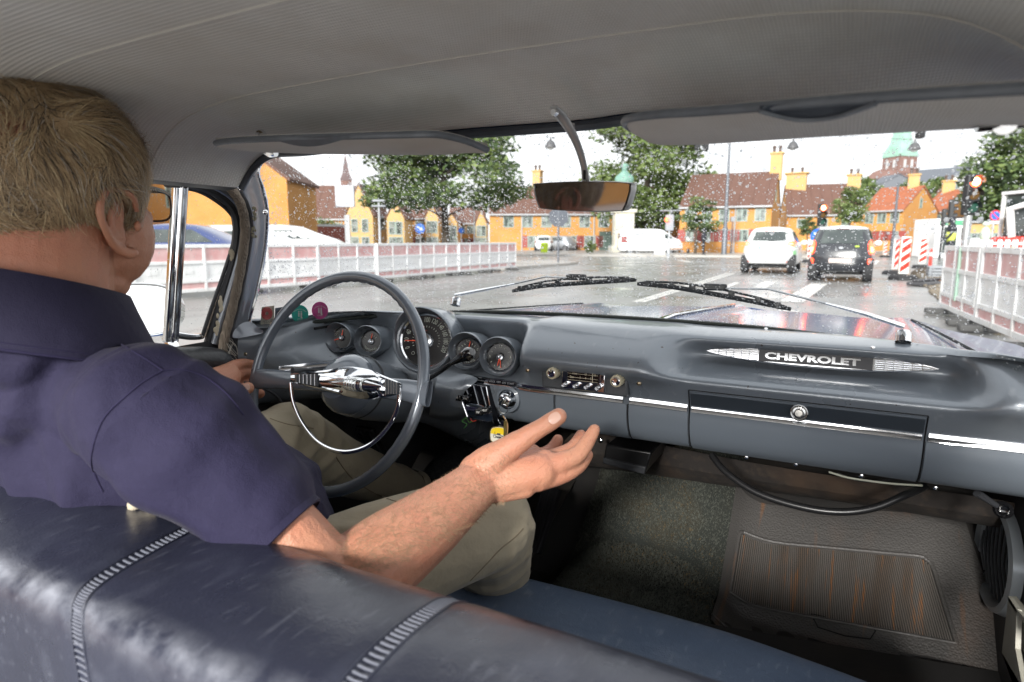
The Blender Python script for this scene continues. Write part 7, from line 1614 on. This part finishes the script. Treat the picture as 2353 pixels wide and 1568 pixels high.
# spectacles
gfm = mat('tortoise_frame', (.030, .016, .012), .18, coat=.6); gl0 = MB(); gly = .130
ge = thing_ = None
def rr(cx, cz, w, h, y, n=28): return [H(cx+w*math.copysign(abs(math.cos(2*math.pi*k/n))**.55, math.cos(2*math.pi*k/n)), y-.10*abs(cx+w*math.cos(2*math.pi*k/n))*.6, cz+h*math.copysign(abs(math.sin(2*math.pi*k/n))**.55, math.sin(2*math.pi*k/n))) for k in range(n)]
q = MB()
for s in (-1, 1): q.tube(rr(s*.038, .001, .0285, .0205, gly), .0016, 8, closed=True)
q.tube(smooth([H(-.010, gly, .010), H(0, gly+.002, .013), H(.010, gly, .010)], 4), .002, 8)
gls = q.build('glasses', gfm, body)
for s in (-1, 1):
    q = MB(); q.tube(smooth([H(s*.067, gly-.006, .017), H(s*.079, .08, .018), H(s*.088, .02, .014), H(s*.087, -.012, .006)], 5), .0019, 8, flat=1.6); q.build('temple_arm', mat('temple_dark', (.03, .03, .03), .25), gls)
    q = MB(); r_ = rr(s*.038, .001, .0275, .0195, gly); q.add(r_, [tuple(range(28))]); q.build('lens', thin_glass('lens_glass', (.93, .96, .93), 1.), gls, sm=False)
# ---- polo shirt
shirtm = mat('navy_pique', (.0105, .0085, .036), .85, sheen=.04, n=[(2.5, .4, 5, None, (.4, .65), (.014, .0115, .047)), (90, .3, 2, None, (.5, .7), (.018, .015, .052))], bump=[('vor', 900, .3), ('noise', 10, .55)])
q = MB()
q.ell((-.46, .50, .775), (.165, .135, .155)); q.ell((-.40, .565, .660), (.188, .165, .150)); q.ell((-.40, .56, .62), (.20, .16, .12)); q.ell((-.47, .425, .89), (.125, .112, .085)); q.ell((-.54, .38, .93), (.11, .09, .075)); q.ell((-.48, .372, .950), (.12, .075, .050)); q.ell((-.45, .44, .80), (.19, .105, .17)); q.ell((-.36, .46, .78), (.085, .10, .15))
q.tube([Vector((-.64, .455, .885)), Vector((-.54, .44, .915)), Vector((-.46, .415, .930)), Vector((-.37, .415, .900)), SH+Vector((-.01, 0, .01))], [.075, .066, .088, .066, .076], 18)
HEM = SH.lerp(EL, .68)
q.tube(smooth([SH+Vector((.004, 0, .004)), SH.lerp(EL, .35)+Vector((.006, .004, .006)), HEM], 5), [.080, .072, .065, .062], 22); q.ell(SH, .080)
q.tube([Vector((-.62, .46, .88)), Vector((-.70, .58, .80))], [.085, .08], 16)
q.tube([Vector((-.33, .50, .60)), Vector((-.27, .63, .60))], [.12, .10], 14)
ad = (EL-SH).normalized()
def fold(co, n):
    rel = co-SH; a = rel.dot(ad); t1 = mnoise.noise(Vector((co.x*9+co.z*5, co.y*6, co.z*3+2))); 
    w = math.sin((co.x*1.0+co.z*.42-co.y*.3)*42+3.4*mnoise.noise(co*7))*.5+.5
    w2 = math.sin((co.x*.8-co.z*.75+co.y*.5)*50+3.*mnoise.noise(co*6+Vector((3, 3, 3))))*.5+.5
    m1 = .5+.5*mnoise.noise(co*5+Vector((1, 7, 2))); m2 = .5+.5*mnoise.noise(co*5+Vector((8, 1, 5)))
    under = math.exp(-((co-Vector((-.27, .42, .80))).length/.13)**2)
    return co+n*(.013*w**2.5*m1+.011*w2**2.5*m2+.010*under*w**2-.007)
shirt = blob(q, .0038, 'polo_shirt', shirtm, body, 8, disp=fold)
# open the sleeve: cut away the faces beyond the hem so the arm comes out of a real cuff
bm = bmesh.new(); bm.from_mesh(shirt.data); bmesh.ops.bisect_plane(bm, geom=bm.verts[:]+bm.edges[:]+bm.faces[:], plane_co=HEM, plane_no=ad, clear_outer=False)
kill = [f for f in bm.faces if (f.calc_center_median()-HEM).dot(ad) > 0 and (f.calc_center_median()-HEM).length < .15 and f.calc_center_median().x > -.24 and f.calc_center_median().z < .90 and (f.calc_center_median()-(HEM+ad*.02)).length < .115]
bmesh.ops.delete(bm, geom=kill, context='FACES'); bm.to_mesh(shirt.data); bm.free()
SBV = BVHTree.FromPolygons([v.co.copy() for v in shirt.data.vertices], [tuple(p.vertices) for p in shirt.data.polygons])
def onshirt(pts, off=.0006, B=None):
    out = []
    for x, y in pts:
        p = hit(x, y, B or SBV, off)
        if p is not None: out.append(p)
    return out
# sleeve hem band
ring_ = []
ax1 = ad.cross(Vector((0, 0, 1))).normalized(); ax2 = ax1.cross(ad).normalized(); hc = HEM-ad*.004
for k in range(40):
    d = ax1*math.cos(2*math.pi*k/40)+ax2*math.sin(2*math.pi*k/40); o_ = hc+d*.16; p, n, i, dist = SBV.ray_cast(o_, -d)
    ring_.append(p if p is not None and dist < .13 else hc+d*.076)
q = MB(); q.grid([[c+(p-c)*1.012+ad*o for p in ring_] for c, o in ((hc, -.016), (hc, -.012), (hc, .006))]+[[hc+(p-hc)*.97+ad*.007 for p in ring_], [hc+(p-hc)*.95-ad*.02 for p in ring_]], False, True); q.build('sleeve_hem', shirtm, shirt, ang=60)
seam = mat('seam_navy', (.014, .011, .045), .9)
for pts in (((375, 852), (330, 878), (285, 915), (242, 957), (220, 1005), (210, 1058), (218, 1092), (236, 1130)), ((110, 704), (180, 733), (258, 780), (320, 816), (375, 852)), ((375, 852), (420, 850), (470, 866), (520, 905), (560, 955))):
    P = onshirt(smooth([Vector((x, y, 0)) for x, y in pts], 4) and [(v.x, v.y) for v in smooth([Vector((x, y, 0)) for x, y in pts], 4)], -.0002)
    if len(P) > 3: q = MB(); q.tube(P, .0011, 5); q.build('seam', seam, shirt)
# collar
q = MB(); rows = []
cc_ = Vector((-.455, .408, 1.0))
for lev, (r1, r2, dz, tw) in enumerate(((.128, .118, -.060, 0), (.112, .104, -.022, 0), (.095, .092, .012, 0), (.088, .086, .030, 0), (.082, .080, .030, 0), (.076, .075, 0, 0))):
    rows.append([cc_+Vector((math.cos(a)*r1, math.sin(a)*r2, dz-.30*math.sin(a)*r2+.05*abs(math.cos(a))*0)) for a in [2*math.pi*k/48 for k in range(48)]])
q.grid(rows, False, True); q2_ = MB(); q2_.tube([p+Vector((0, 0, .001)) for p in rows[0]], .0016, 5, closed=True); q2_.tube([p.lerp(r, .22) for p, r in zip(rows[0], rows[1])], .0008, 4, closed=True); q2_.build('collar_stitching', seam, shirt); q.build('collar', mat('navy_collar', (.010, .008, .034), .85, sheen=.05, bump=[('vor', 900, .3), ('noise', 12, .4)]), shirt, ang=70)
# ---- trousers
trm = mat('beige_chino', (.42, .36, .255), .8, sheen=.15, n=[(5, .35, 5, None, (.4, .65), (.36, .30, .205))], bump=[('noise', 500, .15), ('noise', 13, .5)])
q = MB()
RK = Vector((-.085, .825, .628)); RH = Vector((-.29, .50, .56))
q.tube(smooth([RH, RH.lerp(RK, .55)+Vector((0, 0, .012)), RK], 5), [.105, .096, .086, .078], 20); q.ell(RK, (.080, .080, .082))
q.tube(smooth([RK+Vector((0, .01, -.01)), Vector((-.13, .93, .48)), Vector((-.17, 1.02, .34))], 5), [.076, .068, .062], 18)
LK = at(662, 1012, d=1.25); LH = Vector((-.49, .52, .57)); LA = at(942, 1126, d=1.63)
q.tube(smooth([LH, LH.lerp(LK, .55)+Vector((0, 0, .03)), LK], 5), [.10, .092, .082, .076], 20); q.ell(LK, (.072, .075, .080))
q.tube(smooth([LK+Vector((0, .01, -.005)), LK.lerp(LA, .4)+Vector((0, 0, -.010)), LA], 5), [.076, .074, .066, .056, .052], 20)
q.ell((-.39, .50, .55), (.19, .13, .10))
def tfold(co, n):
    w = math.sin((co.y*1.1+co.z*.8-co.x*.6)*58+3*mnoise.noise(co*8))*.5+.5; m1 = max(0, .35+.9*mnoise.noise(co*6+Vector((2, 2, 2)))); w2 = math.sin((co.y*.7-co.z*1.3)*80+2*mnoise.noise(co*9))*.5+.5
    near = math.exp(-((co-RK-Vector((-.03, .04, -.07))).length/.08)**2)+math.exp(-((co-LK-Vector((.06, -.02, -.03))).length/.09)**2)
    return co+n*(.0075*w**4*m1+.010*near*w2**2.2-.003)
tro = blob(q, .0040, 'trousers', trm, body, 7, disp=tfold)
TB = BVHTree.FromPolygons([v.co.copy() for v in tro.data.vertices], [tuple(p.vertices) for p in tro.data.polygons])
for pts in (((760, 1030), (800, 1090), (845, 1125), (900, 1150), (945, 1158)), ((1202, 1215), (1180, 1238), (1150, 1262), (1118, 1296), (1080, 1335)), ((620, 962), (660, 975), (720, 985))):
    P = [hit(v.x, v.y, TB, .0001) for v in smooth([Vector((x, y, 0)) for x, y in pts], 5)]; P = [p for p in P if p is not None]
    if len(P) > 3: q = MB(); q.tube(P, .0012, 5); q.build('seam', mat('seam_beige', (.22, .18, .12), .9), tro)
q = MB(); la = (LA-LK).normalized(); q.lathe(LA+la*.018, la, [(.052, -.03), (.056, 0), (.052, .004), (.046, -.01)], 28); q.build('trouser_cuff', trm, tro)
# sock and shoe
q = MB(); q.tube([LA-la*.05, LA+la*.045, LA+la*.08+Vector((0, .02, -.01))], [.040, .036, .04], 16); q.build('sock', mat('navy_sock', (.012, .013, .03), .9), body)
toe = at(1070, 1040, d=1.80); heel = LA+la*.09; sd = (toe-heel).normalized(); q = MB()
q.tube(smooth([heel, heel.lerp(toe, .35)+Vector((0, -.005, .012)), heel.lerp(toe, .7), toe], 5), [.040, .046, .050, .052, .046, .030], 18); q.ell(toe, .034)
shoe = blob(q, .004, 'shoe', mat('black_knit', (.018, .018, .02), .85, bump=[('noise', 300, .7)], n=(150, .5, 3, None, (.45, .6), (.05, .05, .055))), body, 4)
q = MB(); dn = Vector((0, .35, -.94)); s_ = sd.cross(dn).normalized(); q.tube([heel+dn*.03, heel.lerp(toe, .5)+dn*.042, toe+dn*.03+sd*.01], [.036, .042, .034], 16, flat=.35, up=-dn); q.build('sole', mat('sole_rubber', (.02, .02, .02), .6), shoe)
for k in range(5): c = heel.lerp(toe, .28+.09*k)-dn*.043; q = MB(); q.tube(smooth([c-s_*.022+sd*.004, c-dn*.004, c+s_*.022-sd*.004], 4), .0028, 6); q.build('lace', mat('gloss_black', (0, 0, 0)), shoe)
